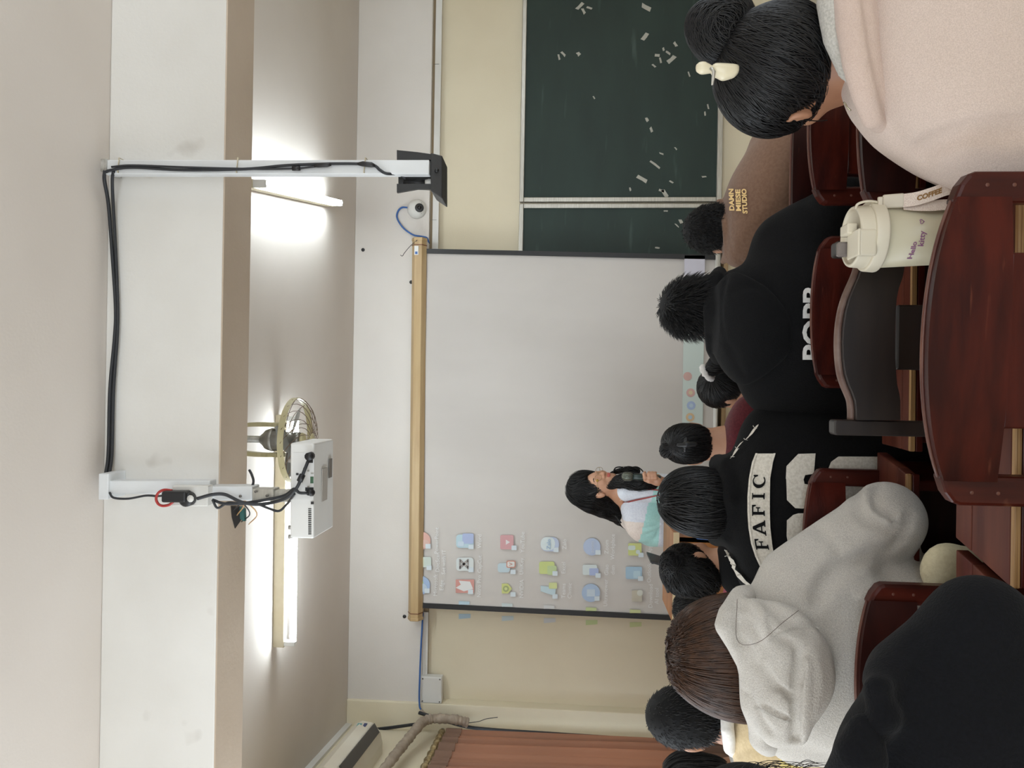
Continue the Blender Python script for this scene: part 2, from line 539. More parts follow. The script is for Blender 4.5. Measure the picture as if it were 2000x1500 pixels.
cur = thing('curtain', (lx(4.5) + 0.1, 4.4, 0.35), 'brown pleated curtain glowing orange in front of the left window', 'curtain')
MB().sheet(grid, 0.002).build('cloth', m_curt, cur)
hd = [[(p[0] + 0.006, p[1], p[2] + 0.004) for p in grid[0]], [(p[0] + 0.008, p[1], p[2] - 0.10) for p in grid[0]]]
MB().sheet(hd, 0.002).build('header_tape', mat('curtain_header', s(128, 100, 84), 0.85), cur)
m_foil = mat('foil_wrapped_rod', s(206, 190, 150), 0.3, s(150, 128, 84), 40, metal=0.75, bump=0.6, bscale=30)
sp = [rod_a + (rod_b - rod_a) * i / 40 for i in range(41)]
tag(MB().tube(sp, [0.021 + 0.005 * math.sin(i * 2.2) for i in range(41)], 10).build('curtain_rod', m_foil),
    'shiny foil-wrapped curtain rod above the brown curtain', 'curtain rod')

# ---------------------------------------------------------------- blackboards
m_bb = mat('green_blackboard', s(25, 43, 38), 0.6, s(32, 51, 45), 1.6, 6, stretch=(1, 1, 3), specks=(s(80, 96, 90), 2.2, 0.62, 0.9, (1, 1, 7)))
m_chalk = mat('paper_scrap', s(176, 174, 164), 0.8)
zb1, zb0_ = P(1250, 1026, YW)[2], P(1250, 1399, YW)[2]


def blackboard(xa, xb, label, scraps):
    t = thing('blackboard', ((xa + xb) / 2, YW - 0.02, zb0_), label, 'blackboard')
    MB().box((xa, YW - 0.03, zb0_), (xb, YW, zb1)).build('writing_surface', m_bb, t)
    for nm, lo, hi in (('frame_rail', (xa - 0.03, YW - 0.045, zb1), (xb + 0.03, YW, zb1 + 0.03)),
                       ('frame_rail', (xa - 0.03, YW - 0.055, zb0_ - 0.035), (xb + 0.03, YW, zb0_)),
                       ('frame_stile', (xa - 0.03, YW - 0.045, zb0_), (xa, YW, zb1)),
                       ('frame_stile', (xb, YW - 0.045, zb0_), (xb + 0.03, YW, zb1))):
        MB().box(lo, hi).build(nm, m_alu, t, bevel=0.004)
    for u, v, ln, wd_, ang in scraps:
        c = P(u, v, YW - 0.032)
        k = PX(5.27)
        dx = np.array([math.cos(ang), 0, math.sin(ang)]) * ln * k / 2; dz = np.array([-math.sin(ang), 0, math.cos(ang)]) * wd_ * k / 2
        j = [random.uniform(0.6, 1.25) for _ in range(5)]
        pl = [c - dx * j[0] - dz, c + dx * 0.2 - dz * j[1], c + dx * j[2] - dz * 0.7, c + dx * j[3] + dz, c - dx * 0.1 + dz * j[4], c - dx + dz * 0.8]
        MB().prism(pl, (0, 0.003, 0)).build('paper_scrap', m_chalk, t)
    return t


def ic(x, y):  # frame pixel -> upright pixel
    return 1500 - y, x


SCR = []
for x, y, ln, w_, a in [(1262, 14, 22, 9, 1.0), (1132, 12, 20, 7, 2.3), (1140, 22, 12, 6, 0.4), (1259, 72, 16, 8, -0.7), (1319, 86, 9, 6, 0.5), (1296, 96, 7, 4, 0.2),
                     (1312, 115, 20, 9, -0.9), (1305, 103, 12, 4, 0.9), (1284, 108, 9, 6, 1.4), (1290, 118, 10, 4, 0.2), (1277, 128, 8, 4, 0.8), (1346, 145, 10, 3, 0.3),
                     (1383, 208, 9, 3, 0.2), (1377, 222, 8, 3, 0.1), (1264, 234, 8, 5, 0.4), (1272, 253, 11, 5, 0.3), (1320, 290, 7, 3, 0.6), (1292, 300, 9, 3, 1.2),
                     (1280, 322, 22, 4, 0.9), (1255, 350, 20, 8, 1.0), (1299, 378, 20, 8, 0.5), (1292, 372, 12, 5, 1.2), (1311, 355, 8, 3, 1.0), (1231, 370, 7, 3, 0.2),
                     (1375, 345, 3, 10, 0.1), (1100, 105, 14, 5, 0.7), (1130, 105, 9, 8, 0.5), (1150, 15, 12, 4, 1.2), (1092, 112, 10, 4, 0.2), (1160, 190, 7, 3, 0.5)]:
    u, v = ic(x, y)
    SCR.append((u, v, ln, w_, a))
xs1 = P(1112, 1200, YW)[0]
blackboard(xs1, 2.95, 'large green blackboard on the right, spotted with torn paper scraps', SCR)
SC2 = [(*ic(1330, 432), 8, 7, 0.4), (*ic(1322, 440), 12, 2, 0.8), (*ic(1345, 470), 10, 2, 0.5), (*ic(1350, 460), 6, 3, 0.2), (*ic(1284, 494 - 10), 8, 3, 1.4), (*ic(1300, 412), 8, 3, 1.5)]
blackboard(P(330, 1200, YW)[0], P(1091, 1200, YW)[0], 'green blackboard partly hidden behind the projection screen', SC2)
# chalk ledge under the left board
tag(MB().box((P(330, 1400, YW)[0], YW - 0.10, zb0_ - 0.075), (P(1060, 1400, YW)[0], YW, zb0_ - 0.045)).build('chalk_ledge', mat('tan_wood', s(178, 150, 112), 0.5, s(160, 132, 96), 6, stretch=(1, 8, 8)), bevel=0.003),
    'tan wooden chalk ledge under the projection screen', 'ledge')
# ================================================================== projection screen
m_scr = mat('projection_cloth', s(196, 191, 186), 0.85, s(204, 199, 194), 2.2, 4, stretch=(1, 1, 0.4))
m_house = mat('tan_screen_housing', s(190, 164, 122), 0.45, s(176, 148, 106), 5, stretch=(0.5, 6, 6))
YS = 5.13
scr_c = P(655, 1395, YS)
screen = thing('projection_screen', scr_c, 'large pull-down projection screen with black side borders showing projected desktop icons', 'projection screen')
TL, TR, BL, BR = P(314, 826, YS), P(1013, 834, YS), P(286, 1390, YS), P(1001, 1397, YS)


def scr(a, b, y=None):
    """point on the screen: a 0..1 left-right, b 0..1 top-bottom"""
    p = (TL * (1 - a) + TR * a) * (1 - b) + (BL * (1 - a) + BR * a) * b
    if y is not None:
        p = np.array([p[0], y, p[2]])
    return p


grid = [[scr(a, b) + np.array([0, 0.006 * math.sin(a * 7 + b) - 0.004 * math.sin(b * 5), 0]) for a in np.linspace(0, 1, 40)] for b in np.linspace(0, 1, 16)]
MB().sheet(grid, 0.003).build('screen_cloth', m_scr, screen)
for a0, a1 in ((-0.001, 0.0125), (0.9885, 1.001)):
    MB().hexa([scr(a0, 1) + (0, -0.012, 0), scr(a1, 1) + (0, -0.012, 0), scr(a1, 1) + (0, 0.004, 0), scr(a0, 1) + (0, 0.004, 0),
               scr(a0, 0) + (0, -0.012, 0), scr(a1, 0) + (0, -0.012, 0), scr(a1, 0) + (0, 0.004, 0), scr(a0, 0) + (0, 0.004, 0)]).build('black_border', m_black, screen)
MB().tube([BL + np.array([-0.01, 0, -0.01]), BR + np.array([0.01, 0, -0.01])], 0.014, 10).build('weight_bar', m_wpvc, screen)
# housing
ha, hb = P(291, 812, YS), P(1034, 820, YS)
mb = MB(); ring = []
hx = []
for k in range(6):
    a = math.pi / 6 + k * math.pi / 3
    hx.append((math.cos(a) * 0.05, math.sin(a) * 0.05))
L0 = [ha + np.array([0, q[0] - 0.01, q[1]]) for q in hx]
mb.prism(L0, hb - ha); mb.build('housing', m_house, screen, bevel=0.003)
for c, sg in ((ha, -1), (hb, 1)):
    mb = MB(); mb.prism([c + np.array([0, q[0] * 1.08 - 0.01, q[1] * 1.08]) + np.array([-0.02 if sg > 0 else 0.0, 0, 0]) for q in hx], (0.02, 0, 0))
    mb.build('end_cap', m_house, screen, bevel=0.003)
    c2 = c + np.array([-0.05 * sg, 0, 0])
    mb = MB(); mb.prism([c2 + np.array([-0.003, q[0] * 1.05 - 0.01, q[1] * 1.05]) for q in hx], (0.006, 0, 0)); mb.build('band', m_frame, screen)
lc = hb + np.array([-0.09, -0.056, 0.01])
MB().box(lc - (0.03, 0.004, 0.014), lc + (0.03, 0, 0.014)).build('label_sticker', m_wpvc, screen)
MB().box(lc - (0.025, 0.006, 0.008), lc + (-0.008, -0.004, 0.008)).build('label_mark', m_blue, screen)
# pull cord
pts = [P(1031, 815, 5.07), P(1020, 802, 5.1), P(1006, 790, 5.13), P(1000, 786, 5.15), P(1002, 782, 5.15)]
MB().tube(smooth_path(pts, 5), 0.0022, 5).build('pull_cord', m_cable, screen)

# ---- projected desktop icons: the projector's light painted as pale flat pieces
def icol(r, g, b):
    w = 0.62
    r, g, b = [int(c * w + (1 - w) * 214) for c in (r, g, b)]
    return mat('projected_%d_%d_%d' % (r, g, b), s(r, g, b), 0.85)


ICW = (216, 218, 214); TXT = icol(236, 236, 234)
YI = YS - 0.012


def pxpt(u, v, y):
    p = P(u, v, y); return p


def flat(name, pts2, col, y=YI, parent=None, t=0.0015):
    mb = MB(); mb.prism([P(u, v, y) for u, v in pts2], (0, t, 0))
    return mb.build(name, icol(*col), parent or screen)


def rrect(cu, cv, w, h, r=4, n=3):
    out = []
    for sx, sy, a0 in ((1, -1, -90), (1, 1, 0), (-1, 1, 90), (-1, -1, 180)):
        for k in range(n + 1):
            a = math.radians(a0 + 90 * k / n)
            out.append((cu + sx * (w / 2 - r) + r * math.cos(a), cv + sy * (h / 2 - r) + r * math.sin(a)))
    return out


def disc(cu, cv, r, n=18):
    return [(cu + r * math.cos(2 * math.pi * k / n), cv + r * math.sin(2 * math.pi * k / n)) for k in range(n)]


def words(txt, cu, cv, size, col=None, y=YI, name='caption', parent=None, bold=0.0):
    v2, f = text_geo(txt, size, bold, res=2)
    o0 = P(cu, cv, y); k = PX(y)
    mb = MB(); mb.add([(o0[0] + a * k, y, o0[2] + b * k) for a, b in v2], f)
    return mb.build(name, col or TXT, parent or screen)


def sub(u, v):
    ic_ = flat('shortcut_arrow', rrect(u - 10, v + 12, 10, 10, 1), (206, 222, 232), YI - 0.002)


def icon(u, v, pieces, cap, arrow=True):
    for i, (pts2, col) in enumerate(pieces):
        flat('app_icon', pts2, col, YI - 0.0016 * i)
    if arrow:
        flat('shortcut_arrow', rrect(u - 11, v + 12, 9, 10, 1), (208, 224, 234), YI - 0.0016 * len(pieces) - 0.001)
    for i, c in enumerate(cap):
        words(c, u, v + 29 + 12 * i, 11)


R = rrect
icon(444, 824, [(disc(444, 824, 17), (219, 150, 132)), (disc(438, 830, 8), (218, 168, 150))], ['PowerPoint'])
icon(443, 908, [(R(443, 908, 26, 34, 6), (168, 206, 222)), (R(448, 914, 20, 22, 3), (150, 170, 222)), (R(438, 900, 10, 12, 3), (190, 214, 234))], ['Word'])
icon(441, 992, [(R(441, 990, 28, 26, 3), (202, 128, 132)), ([(436, 988), (446, 988), (441, 996)], (230, 226, 224))], ['YouTube'])
icon(437, 1074, [(R(437, 1074, 28, 36, 12), (170, 188, 222)), (R(438, 1070, 26, 28, 11), (210, 226, 228))], ['Zalo'])
words('Zalo', 437, 1072, 11, icol(110, 160, 208), YI - 0.006)
icon(432, 1156, [(disc(432, 1156, 17), (162, 182, 222))], ['Zoom', 'Workplace'])
words('zoom', 432, 1157, 10, icol(206, 214, 228), YI - 0.006)
icon(427, 1240, [(R(427, 1240, 24, 26, 2), (198, 208, 96)), (R(430, 1234, 9, 14, 3), (206, 226, 218)), (R(422, 1246, 8, 8, 3), (206, 226, 218))], ['App'])
icon(402, 826, [(R(402, 828, 20, 28, 2), (196, 214, 202)), (R(402, 822, 16, 12, 1), (204, 214, 176))], ['DocScan', 'Set with IT'])
icon(398, 908, [(R(398, 908, 26, 34, 6), (212, 222, 220))], ['CapCut'])
for du in (-1, 1):
    flat('app_icon', [(398 - 9, 906 - 7 * du), (398 - 5, 906 - 9 * du), (398 + 9, 906 + 6 * du), (398 + 6, 906 + 9 * du)], (120, 112, 108), YI - 0.004)
for dv in (-8, 8):
    flat('app_icon', [(388, 906 + dv - 1.5), (408, 906 + dv - 1.5), (408, 906 + dv + 1.5), (388, 906 + dv + 1.5)], (120, 112, 108), YI - 0.004)
icon(394, 990, [(R(391, 984, 18, 24, 5), (176, 204, 214)), (R(398, 998, 14, 18, 3), (196, 110, 84)), (R(398, 998, 10, 14, 2), (226, 226, 222))], ['UniKey'])
words('V', 398, 998, 11, icol(196, 100, 76), YI - 0.007)
icon(391, 1072, [(R(391, 1068, 24, 30, 4), (190, 208, 96)), (R(386, 1078, 18, 18, 2), (172, 198, 120))], ['Excel'])
icon(387, 1156, [(R(387, 1152, 20, 28, 3), (206, 222, 222)), (R(383, 1160, 14, 18, 2), (146, 164, 220))], ['Giao', 'dien'])
icon(381, 1239, [(R(381, 1238, 24, 32, 3), (140, 184, 214)), (R(378, 1244, 14, 14, 2), (168, 206, 226))], ['Outlook'])
icon(357, 822, [(disc(357, 822, 18), (132, 168, 220)), (disc(361, 816, 11), (150, 212, 110)), (disc(352, 826, 8), (170, 196, 222))], ['Microsoft', 'Edge'])
icon(355, 907, [(R(355, 908, 26, 36, 1), (200, 112, 98)), ([(345, 906), (352, 890), (358, 900), (366, 896), (364, 918), (350, 924)], (226, 226, 224))], ['Nitro Pro'])
icon(350, 990, [([(341, 980), (360, 980), (360, 992), (350, 1000), (341, 992)], (198, 206, 90)), (disc(350, 988, 6), (132, 148, 70)), (disc(350, 988, 3), (206, 214, 120))], ['NVIDIA'])
icon(346, 1072, [([(336, 1084), (345, 1056), (356, 1056), (352, 1086)], (178, 210, 222)), (R(356, 1080, 12, 16, 2), (204, 214, 120))], ['Teams', 'Classic'])
icon(342, 1154, [(disc(342, 1154, 18), (146, 176, 216)), (R(342, 1154, 14, 16, 1), (186, 206, 226))], ['Ultraviewer'])
icon(336, 1242, [(R(336, 1244, 22, 20, 1), (186, 176, 150)), (disc(342, 1250, 6), (206, 210, 196))], ['Download', 'AI tool'], False)
for v_, col in ((908, (158, 196, 216)), (992, (196, 214, 214)), (1156, (186, 208, 120)), (1242, (196, 206, 120)), (1074, (206, 208, 206))):
    uu = 314 - 0.049 * (v_ - 826)
    flat('app_icon', [(uu + 9, v_ - 12), (uu + 16, v_ - 12), (uu + 15, v_ + 9), (uu + 9, v_ + 9)], col)
    # projected light beyond the border, painted on the wall behind
    k = (uu - 9)
    flat('projected_spill', [(k - 10, v_ - 12), (k, v_ - 12), (k, v_ + 11), (k - 8, v_ + 11)], col, YW - 0.004, wall_front)
for u0, u1, col in ((640, 900, (196, 216, 210)), (900, 1001, (196, 192, 212))):
    flat('taskbar', [(u0, 1332 + (u0 - 640) * 0.014), (u1, 1332 + (u1 - 640) * 0.014), (u1, 1372 + (u1 - 640) * 0.014), (u0, 1372 + (u0 - 640) * 0.014)], col)
for u, v, c1, c2 in ((765, 1343, (206, 150, 140), (206, 150, 140)), (733, 1349, (212, 150, 140), (214, 196, 140)), (708, 1350, (140, 170, 222), (170, 200, 226)), (685, 1348, (214, 170, 110), (150, 190, 214))):
    flat('app_icon', disc(u, v, 8.5), c1, YI - 0.002); flat('app_icon', disc(u, v, 4), c2, YI - 0.004)

# ---------------------------------------------------------------- small dark anchors in the band
for u, v in ((949, 803), (296, 790), (1012, 709)):
    c = P(u, v, 5.22)
    MB().lathe([(0.013, 0), (0.012, 0.004), (0.006, 0.006)], c, (0, -1, 0), 10).build('wall_anchor', m_blackmetal, wall_front)

# ---------------------------------------------------------------- dome camera and its cable
c = P(1092, 814, 5.21)
dome = thing('security_camera', (c[0], 5.2, c[2]), 'small white dome security camera with dark lens above the blackboard', 'security camera')
MB().lathe([(0.066, 0), (0.066, 0.012), (0.06, 0.022), (0.05, 0.034), (0.036, 0.043), (0.02, 0.048)], (c[0], 5.22, c[2]), (0, -1, 0), 28).build('housing', m_wpvc, dome)
l2 = c + np.array([0.0, 0, -0.018])
MB().lathe([(0.03, 0), (0.03, 0.05), (0.024, 0.054)], (l2[0], 5.222, l2[2]), (0, -1, -0.15), 20).build('lens_ring', m_blackmetal, dome)
MB().lathe([(0.015, 0), (0.012, 0.006), (0.004, 0.009)], (l2[0], 5.17, l2[2] - 0.008), (0, -1, -0.15), 14).build('lens', mat('lens_glass', s(14, 14, 18), 0.08), dome)
for sx in (-1, 1):
    MB().lathe([(0.004, 0), (0.004, 0.004)], (c[0] + sx * 0.035, 5.192, c[2] - 0.035), (0, -1, 0), 8).build('screw', m_screw, dome)
MB().box((c[0] - 0.006, 5.185, c[2] + 0.028), (c[0] + 0.006, 5.19, c[2] + 0.038)).build('badge', m_blackmetal, dome)


def c3(cx, cy, d):
    return P(1500 - (280 + cy / 4.762), 480 + cx / 4.762, d)


pts = [c3(1500, 597, 5.19)] + [c3(a, b, 5.205) for a, b in ((1455, 596), (1420, 625), (1405, 680), (1430, 740), (1480, 800), (1560, 852), (1640, 866), (1685, 880))] + [c3(1705, 930, 5.23)]
tag(MB().tube(smooth_path(pts, 8), 0.0062, 6).build('camera_cable', m_blue), 'blue cable looping from dome camera to the projection screen housing', 'cable')

# ---------------------------------------------------------------- fluorescent lamps
m_tube = mat('lit_fluorescent_tube', (0.9, 0.95, 1.0), 0.4, emit=(0.84, 0.94, 1.0), estr=55.0)
m_fix = mat('cream_lamp_fixture', s(206, 196, 172), 0.5, s(190, 178, 150), 6)


def lamp(a, b, label):
    a = np.array(a, float); b = np.array(b, float); a[2] = b[2] = 0
    d = (b - a); L = np.linalg.norm(d); d /= L; n = np.array([-d[1], d[0], 0]); up = np.array([0, 0, 1.0])
    c = (a + b) / 2; c[2] = ZC - 0.03
    t = thing('fluorescent_lamp', (c[0], c[1], ZC - 0.1), label, 'lamp')
    MB().obox(c, d * L / 2, n * 0.02, up * 0.03).build('fixture_body', m_fix, t, bevel=0.004)
    for sg in (-1, 1):
        MB().obox(c + d * sg * (L / 2 - 0.02) - up * 0.055, d * 0.012, n * 0.018, up * 0.03).build('tube_holder', m_wpvc, t, bevel=0.003)
    MB().tube([c - d * (L / 2 - 0.03) - up * 0.07, c + d * (L / 2 - 0.03) - up * 0.07], 0.0165, 14).build('tube', m_tube, t)
    return t


lamp(PZ(238, 535, ZC), PZ(690, 540, ZC), 'lit fluorescent tube lamp on ceiling, running behind the fan and projector')
q1, q0 = PZ(1103, 635, ZC), PZ(1135, 497, ZC)
lamp(q1, q1 + (q0 - q1) * 1.16, 'lit fluorescent tube lamp on ceiling, pointing towards the blackboard')

# ---------------------------------------------------------------- ceiling fan
def c1(cx, cy, d):
    return P(1500 - (740 + cy / 4.4125), 400 + cx / 4.4125, d)


YF = 3.3
m_cream_fan = mat('aged_cream_enamel', s(196, 186, 148), 0.4, s(176, 164, 122), 8)
m_silver = mat('dull_silver_housing', s(150, 148, 142), 0.32, s(112, 108, 100), 14, metal=0.7)
m_wire = mat('fan_cage_wire', s(120, 100, 84), 0.4, metal=0.5)
fc = c1(640, 525, YF)
fx, fz = fc[0], fc[2]
fan = thing('ceiling_fan', (fx, YF, ZC), 'ceiling-mounted orbit fan with round wire cage and silver motor', 'fan')
MB().lathe([(0.085, 0), (0.085, 0.012), (0.06, 0.03)], (fx, YF, ZC), (0, 0, -1), 24).build('mount_plate', m_wpvc, fan)
zm = c1(490, 525, YF)[2]; ze = c1(835, 525, YF)[2]; zr = c1(655 + 130, 525, YF)[2]
MB().lathe([(0.016, 0), (0.016, ZC - zm)], (fx, YF, zm), (0, 0, 1), 12).build('stem', m_grime, fan)
for sg in (-1, 1):
    pts = [(fx + sg * 0.02, YF, ZC - 0.02), (fx + sg * 0.055, YF, ZC - 0.05), (fx + sg * 0.066, YF, ZC - 0.12), (fx + sg * 0.066, YF, zm - 0.10)]
    sp = smooth_path(pts, 6)
    mb = MB()
    for a_, b_ in zip(sp[:-1], sp[1:]):
        a_ = np.array(a_); b_ = np.array(b_); c_ = (a_ + b_) / 2; hd_ = (b_ - a_) / 2 * 1.08
        t_ = hd_ / np.linalg.norm(hd_); nn_ = np.cross(t_, (0, 1, 0))
        mb.obox(c_, hd_, (0, 0.022, 0), nn_ * 0.009)
    mb.build('bracket_arm', m_cream_fan, fan)
MB().lathe([(0.012, 0), (0.022, 0.01), (0.03, 0.02), (0.042, 0.03), (0.048, 0.045), (0.05, 0.09), (0.046, 0.11), (0.038, 0.115)], (fx, YF, zm + 0.01), (0, 0, -1), 24).build('motor_housing', m_silver, fan)
MB().lathe([(0.051, 0), (0.051, 0.012)], (fx, YF, zm - 0.045), (0, 0, -1), 24).build('housing_band', m_grime, fan)
MB().lathe([(0.036, 0), (0.036, 0.03), (0.03, 0.04), (0.036, 0.05), (0.036, zm - 0.1 - ze - 0.01), (0.03, zm - 0.1 - ze)], (fx, YF, zm - 0.1), (0, 0, -1), 24).build('rotor_hub', m_silver, fan)
MB().lathe([(0.034, 0), (0.030, 0.012), (0.012, 0.018)], (fx, YF, ze), (0, 0, -1), 20).build('hub_cap', m_cream_fan, fan)
for k in range(3):
    a0 = k * 2 * math.pi / 3 + 0.5
    g = []
    for i in range(8):
        r_ = 0.034 + 0.13 * i / 7
        wv = 0.02 + 0.035 * math.sin(math.pi * (0.15 + 0.75 * i / 7))
        row = []
        for j in range(5):
            t_ = (j / 4 - 0.5) * 2 * wv
            ca_, sa_ = math.cos(a0 + 0.25 * i / 7), math.sin(a0 + 0.25 * i / 7)
            row.append((fx + r_ * ca_ - t_ * sa_, YF + r_ * sa_ + t_ * ca_, zr + 0.025 + 0.35 * t_))
        g.append(row)
    MB().sheet(g, 0.002).build('blade', mat('translucent_grey_blade', s(150, 152, 150), 0.3), fan)
RR = 0.187
ringp = [(fx + RR * math.cos(2 * math.pi * k / 48), YF + RR * math.sin(2 * math.pi * k / 48), zr) for k in range(48)]
gb = [[(fx + RR * math.cos(2 * math.pi * k / 48), YF + RR * math.sin(2 * math.pi * k / 48), zr + dz) for k in range(49)] for dz in (0.013, -0.013)]
MB().sheet(gb, 0.003).build('cage_ring', m_cream_fan, fan)
zbad = c1(925, 500, YF)[2]
for k in range(20):
    a = 2 * math.pi * k / 20
    pts = []
    for i in range(9):
        t_ = i / 8
        r_ = RR * math.cos(t_ * math.pi / 2 * 0.92); aa = a + 0.9 * t_
        pts.append((fx + r_ * math.cos(aa), YF + r_ * math.sin(aa), zr - (zr - zbad) * math.sin(t_ * math.pi / 2)))
    MB().tube(pts, 0.0017, 4, False).build('cage_wire', m_wire, fan)
for k in range(10):
    a = 2 * math.pi * k / 10
    pts = []
    for i in range(7):
        t_ = i / 6
        r_ = RR + (0.05 - RR) * t_; aa = a - 0.5 * t_
        pts.append((fx + r_ * math.cos(aa), YF + r_ * math.sin(aa), zr + 0.035 * math.sin(t_ * math.pi / 2)))
    MB().tube(pts, 0.0017, 4, False).build('cage_wire', m_wire, fan)
MB().lathe([(0.032, 0), (0.032, 0.006), (0.02, 0.012)], (fx, YF, zbad + 0.004), (0, 0, -1), 20).build('cage_badge', m_cream_fan, fan)

# ---------------------------------------------------------------- poles in front of the beam
YP = 2.30


def vbox(mb, u0, u1, v0, v1, y0, y1):
    a = P(u0, v0, y0); b = P(u1, v0, y0); c_ = P(u0, v1, y0); e = P(u1, v1, y0)
    x0_ = (a[0]); x1_ = b[0]
    mb.hexa([(c_[0], y0, (c_[2] + e[2]) / 2), (e[0], y0, (c_[2] + e[2]) / 2), (e[0], y1, (c_[2] + e[2]) / 2), (c_[0], y1, (c_[2] + e[2]) / 2),
             (a[0], y0, (a[2] + b[2]) / 2), (b[0], y0, (a[2] + b[2]) / 2), (b[0], y1, (a[2] + b[2]) / 2), (a[0], y1, (a[2] + b[2]) / 2)])
    return mb


pole1 = thing('projector_mount', (P(545, 195, YP)[0], YP, ZC), 'white steel telescopic pole fixed to beam, carrying the projector', 'pole mount')
vbox(MB(), 524, 575, 192, 211, YP - 0.01, 2.386).build('mount_flange', m_wmetal, pole1, bevel=0.003)
vbox(MB(), 535, 561, 203, 410, YP, YP + 0.045).build('pole', m_wmetal, pole1, bevel=0.003)
vbox(MB(), 522, 550, 405, 492, YP - 0.004, YP + 0.055).build('lower_sleeve', m_wmetal, pole1, bevel=0.003)
vbox(MB(), 521, 545, 490, 534, YP, YP + 0.05).build('slotted_bracket', m_alu, pole1, bevel=0.002)
vbox(MB(), 519, 542, 530, 572, YP + 0.01, YP + 0.05).build('ball_joint', m_alu, pole1, bevel=0.004)
for u, v in ((543, 203), (551, 203), (531, 470), (540, 500), (532, 522), (527, 528)):
    MB().lathe([(0.0042, 0), (0.0042, 0.004)], P(u, v, YP - 0.005), (0, -1, 0), 10).build('screw', m_screw, pole1)
# socket box with plug
sx_ = P(535, 370, YP)
sock = thing('power_socket', (sx_[0], YP - 0.02, sx_[2] - 0.06), 'white socket box strapped to the projector pole beside a black plug', 'socket')
vbox(MB(), 511, 551, 336, 406, YP - 0.035, YP).build('box', m_wpvc, sock, bevel=0.003)
plug = thing('power_plug', P(527, 350, YP - 0.06), 'black mains plug pushed into the socket box with red strap loop', 'plug')
vbox(MB(), 518, 540, 314, 362, YP - 0.075, YP - 0.036).build('adapter', m_black, plug, bevel=0.006)
MB().lathe([(0.022, 0), (0.022, 0.03), (0.015, 0.036)], P(527, 372, YP - 0.03), (0, -1, 0), 20).build('plug_body', m_black, plug)
MB().lathe([(0.011, 0), (0.011, 0.001)], P(526, 372, YP - 0.068), (0, -1, 0), 9).build('worn_sticker', m_wpvc, plug)
pts = [P(542 - 22 * 1.0 + 0, 338, YP - 0.05), P(514, 330, YP - 0.05), P(512, 318, YP - 0.05), P(516, 309, YP - 0.05), P(526, 305, YP - 0.05), P(537, 309, YP - 0.05), P(543, 320, YP - 0.05), P(542, 336, YP - 0.05)]
MB().tube(smooth_path(pts, 6), 0.0042, 8).build('red_strap', m_red, plug)

# projector
YJ0, YJ1 = 2.24, 2.43
pj = thing('projector', (P(540, 610, 2.3)[0], 2.37, P(540, 612, YJ0)[2]), 'white ceiling projector seen from behind, with cable ports and vents', 'projector')
zt1 = P(540, 568, YJ0)[2]; zb1_ = P(540, 614, YJ0)[2]
xa, xb = P(448, 600, YJ0)[0], P(634, 600, YJ0)[0]
m_pj = mat('projector_white_plastic', s(226, 226, 224), 0.4, s(218, 218, 215), 4)
MB().hexa([(xa, YJ0, zb1_), (xb, YJ0, zb1_ + 0.004), (xb, YJ1, zb1_ + 0.004), (xa, YJ1, zb1_),
           (xa, YJ0, zt1), (xb, YJ0, zt1 + 0.004), (xb, YJ1, zt1 + 0.004), (xa, YJ1, zt1)]).build('case', m_pj, pj, bevel=0.005)
k = PX(YJ0)


def jrect(u0, u1, v0, v1, name, m_, dep=0.004):
    return vbox(MB(), u0, u1, v0, v1, YJ0 - dep, YJ0 + 0.002).build(name, m_, pj)


jrect(524, 616, 572, 613, 'port_panel', mat('pale_grey_panel', s(214, 214, 212), 0.5), 0.0015)
for i in range(14):
    y_ = 993 + i * 3.75
    jrect(1500 - y_ - 2.0, 1500 - y_, 602, 608, 'vent_slot', m_black, 0.001)
for u0, u1, v0, v1, m_ in ((596, 613, 607 - 4, 611, m_black), (556, 569, 606, 612, mat('green_port', s(60, 96, 70), 0.4)), (541, 548, 596, 612, m_black), (531, 536, 605, 612, m_black), (515, 520, 607, 612, m_black), (574, 577, 607, 612, m_grime), (579, 582, 600, 604, m_grime), (548, 551, 600, 604, m_grime), (583, 586, 592, 595, m_black), (572, 576, 578, 583, m_black)):
    jrect(u0, u1, v0, v1, 'port', m_, 0.003)
# label on the underside
MB().box((xa + 0.10, YJ0 + 0.07, zb1_ - 0.0012), (xa + 0.20, YJ0 + 0.12, zb1_ + 0.001)).build('label_plate', mat('grey_label', s(170, 164, 156), 0.5), pj)
MB().box((xa + 0.165, YJ0 + 0.135, zb1_ - 0.0012), (xa + 0.225, YJ0 + 0.165, zb1_ + 0.001)).build('label_plate', mat('dark_label', s(110, 104, 98), 0.5), pj)
MB().box((xb - 0.03, YJ0 + 0.05, zt1), (xb - 0.01, YJ0 + 0.08, zt1 + 0.01)).build('mount_tab', m_pj, pj)
for du in (452, 470, 600):
    c_ = P(du, 564, YJ0 + 0.05)
    MB().lathe([(0.006, 0), (0.006, 0.012)], c_, (0, 0, -1), 10).build('foot', m_grime, pj)


def cable(pts, r, label, m_=None, name='cable', n=8):
    return tag(MB().tube(smooth_path(pts, n), r, 8).build(name, m_ or m_cable), label, 'cable')


def fp(x, y, d):
    return P(1500 - y, x, d)


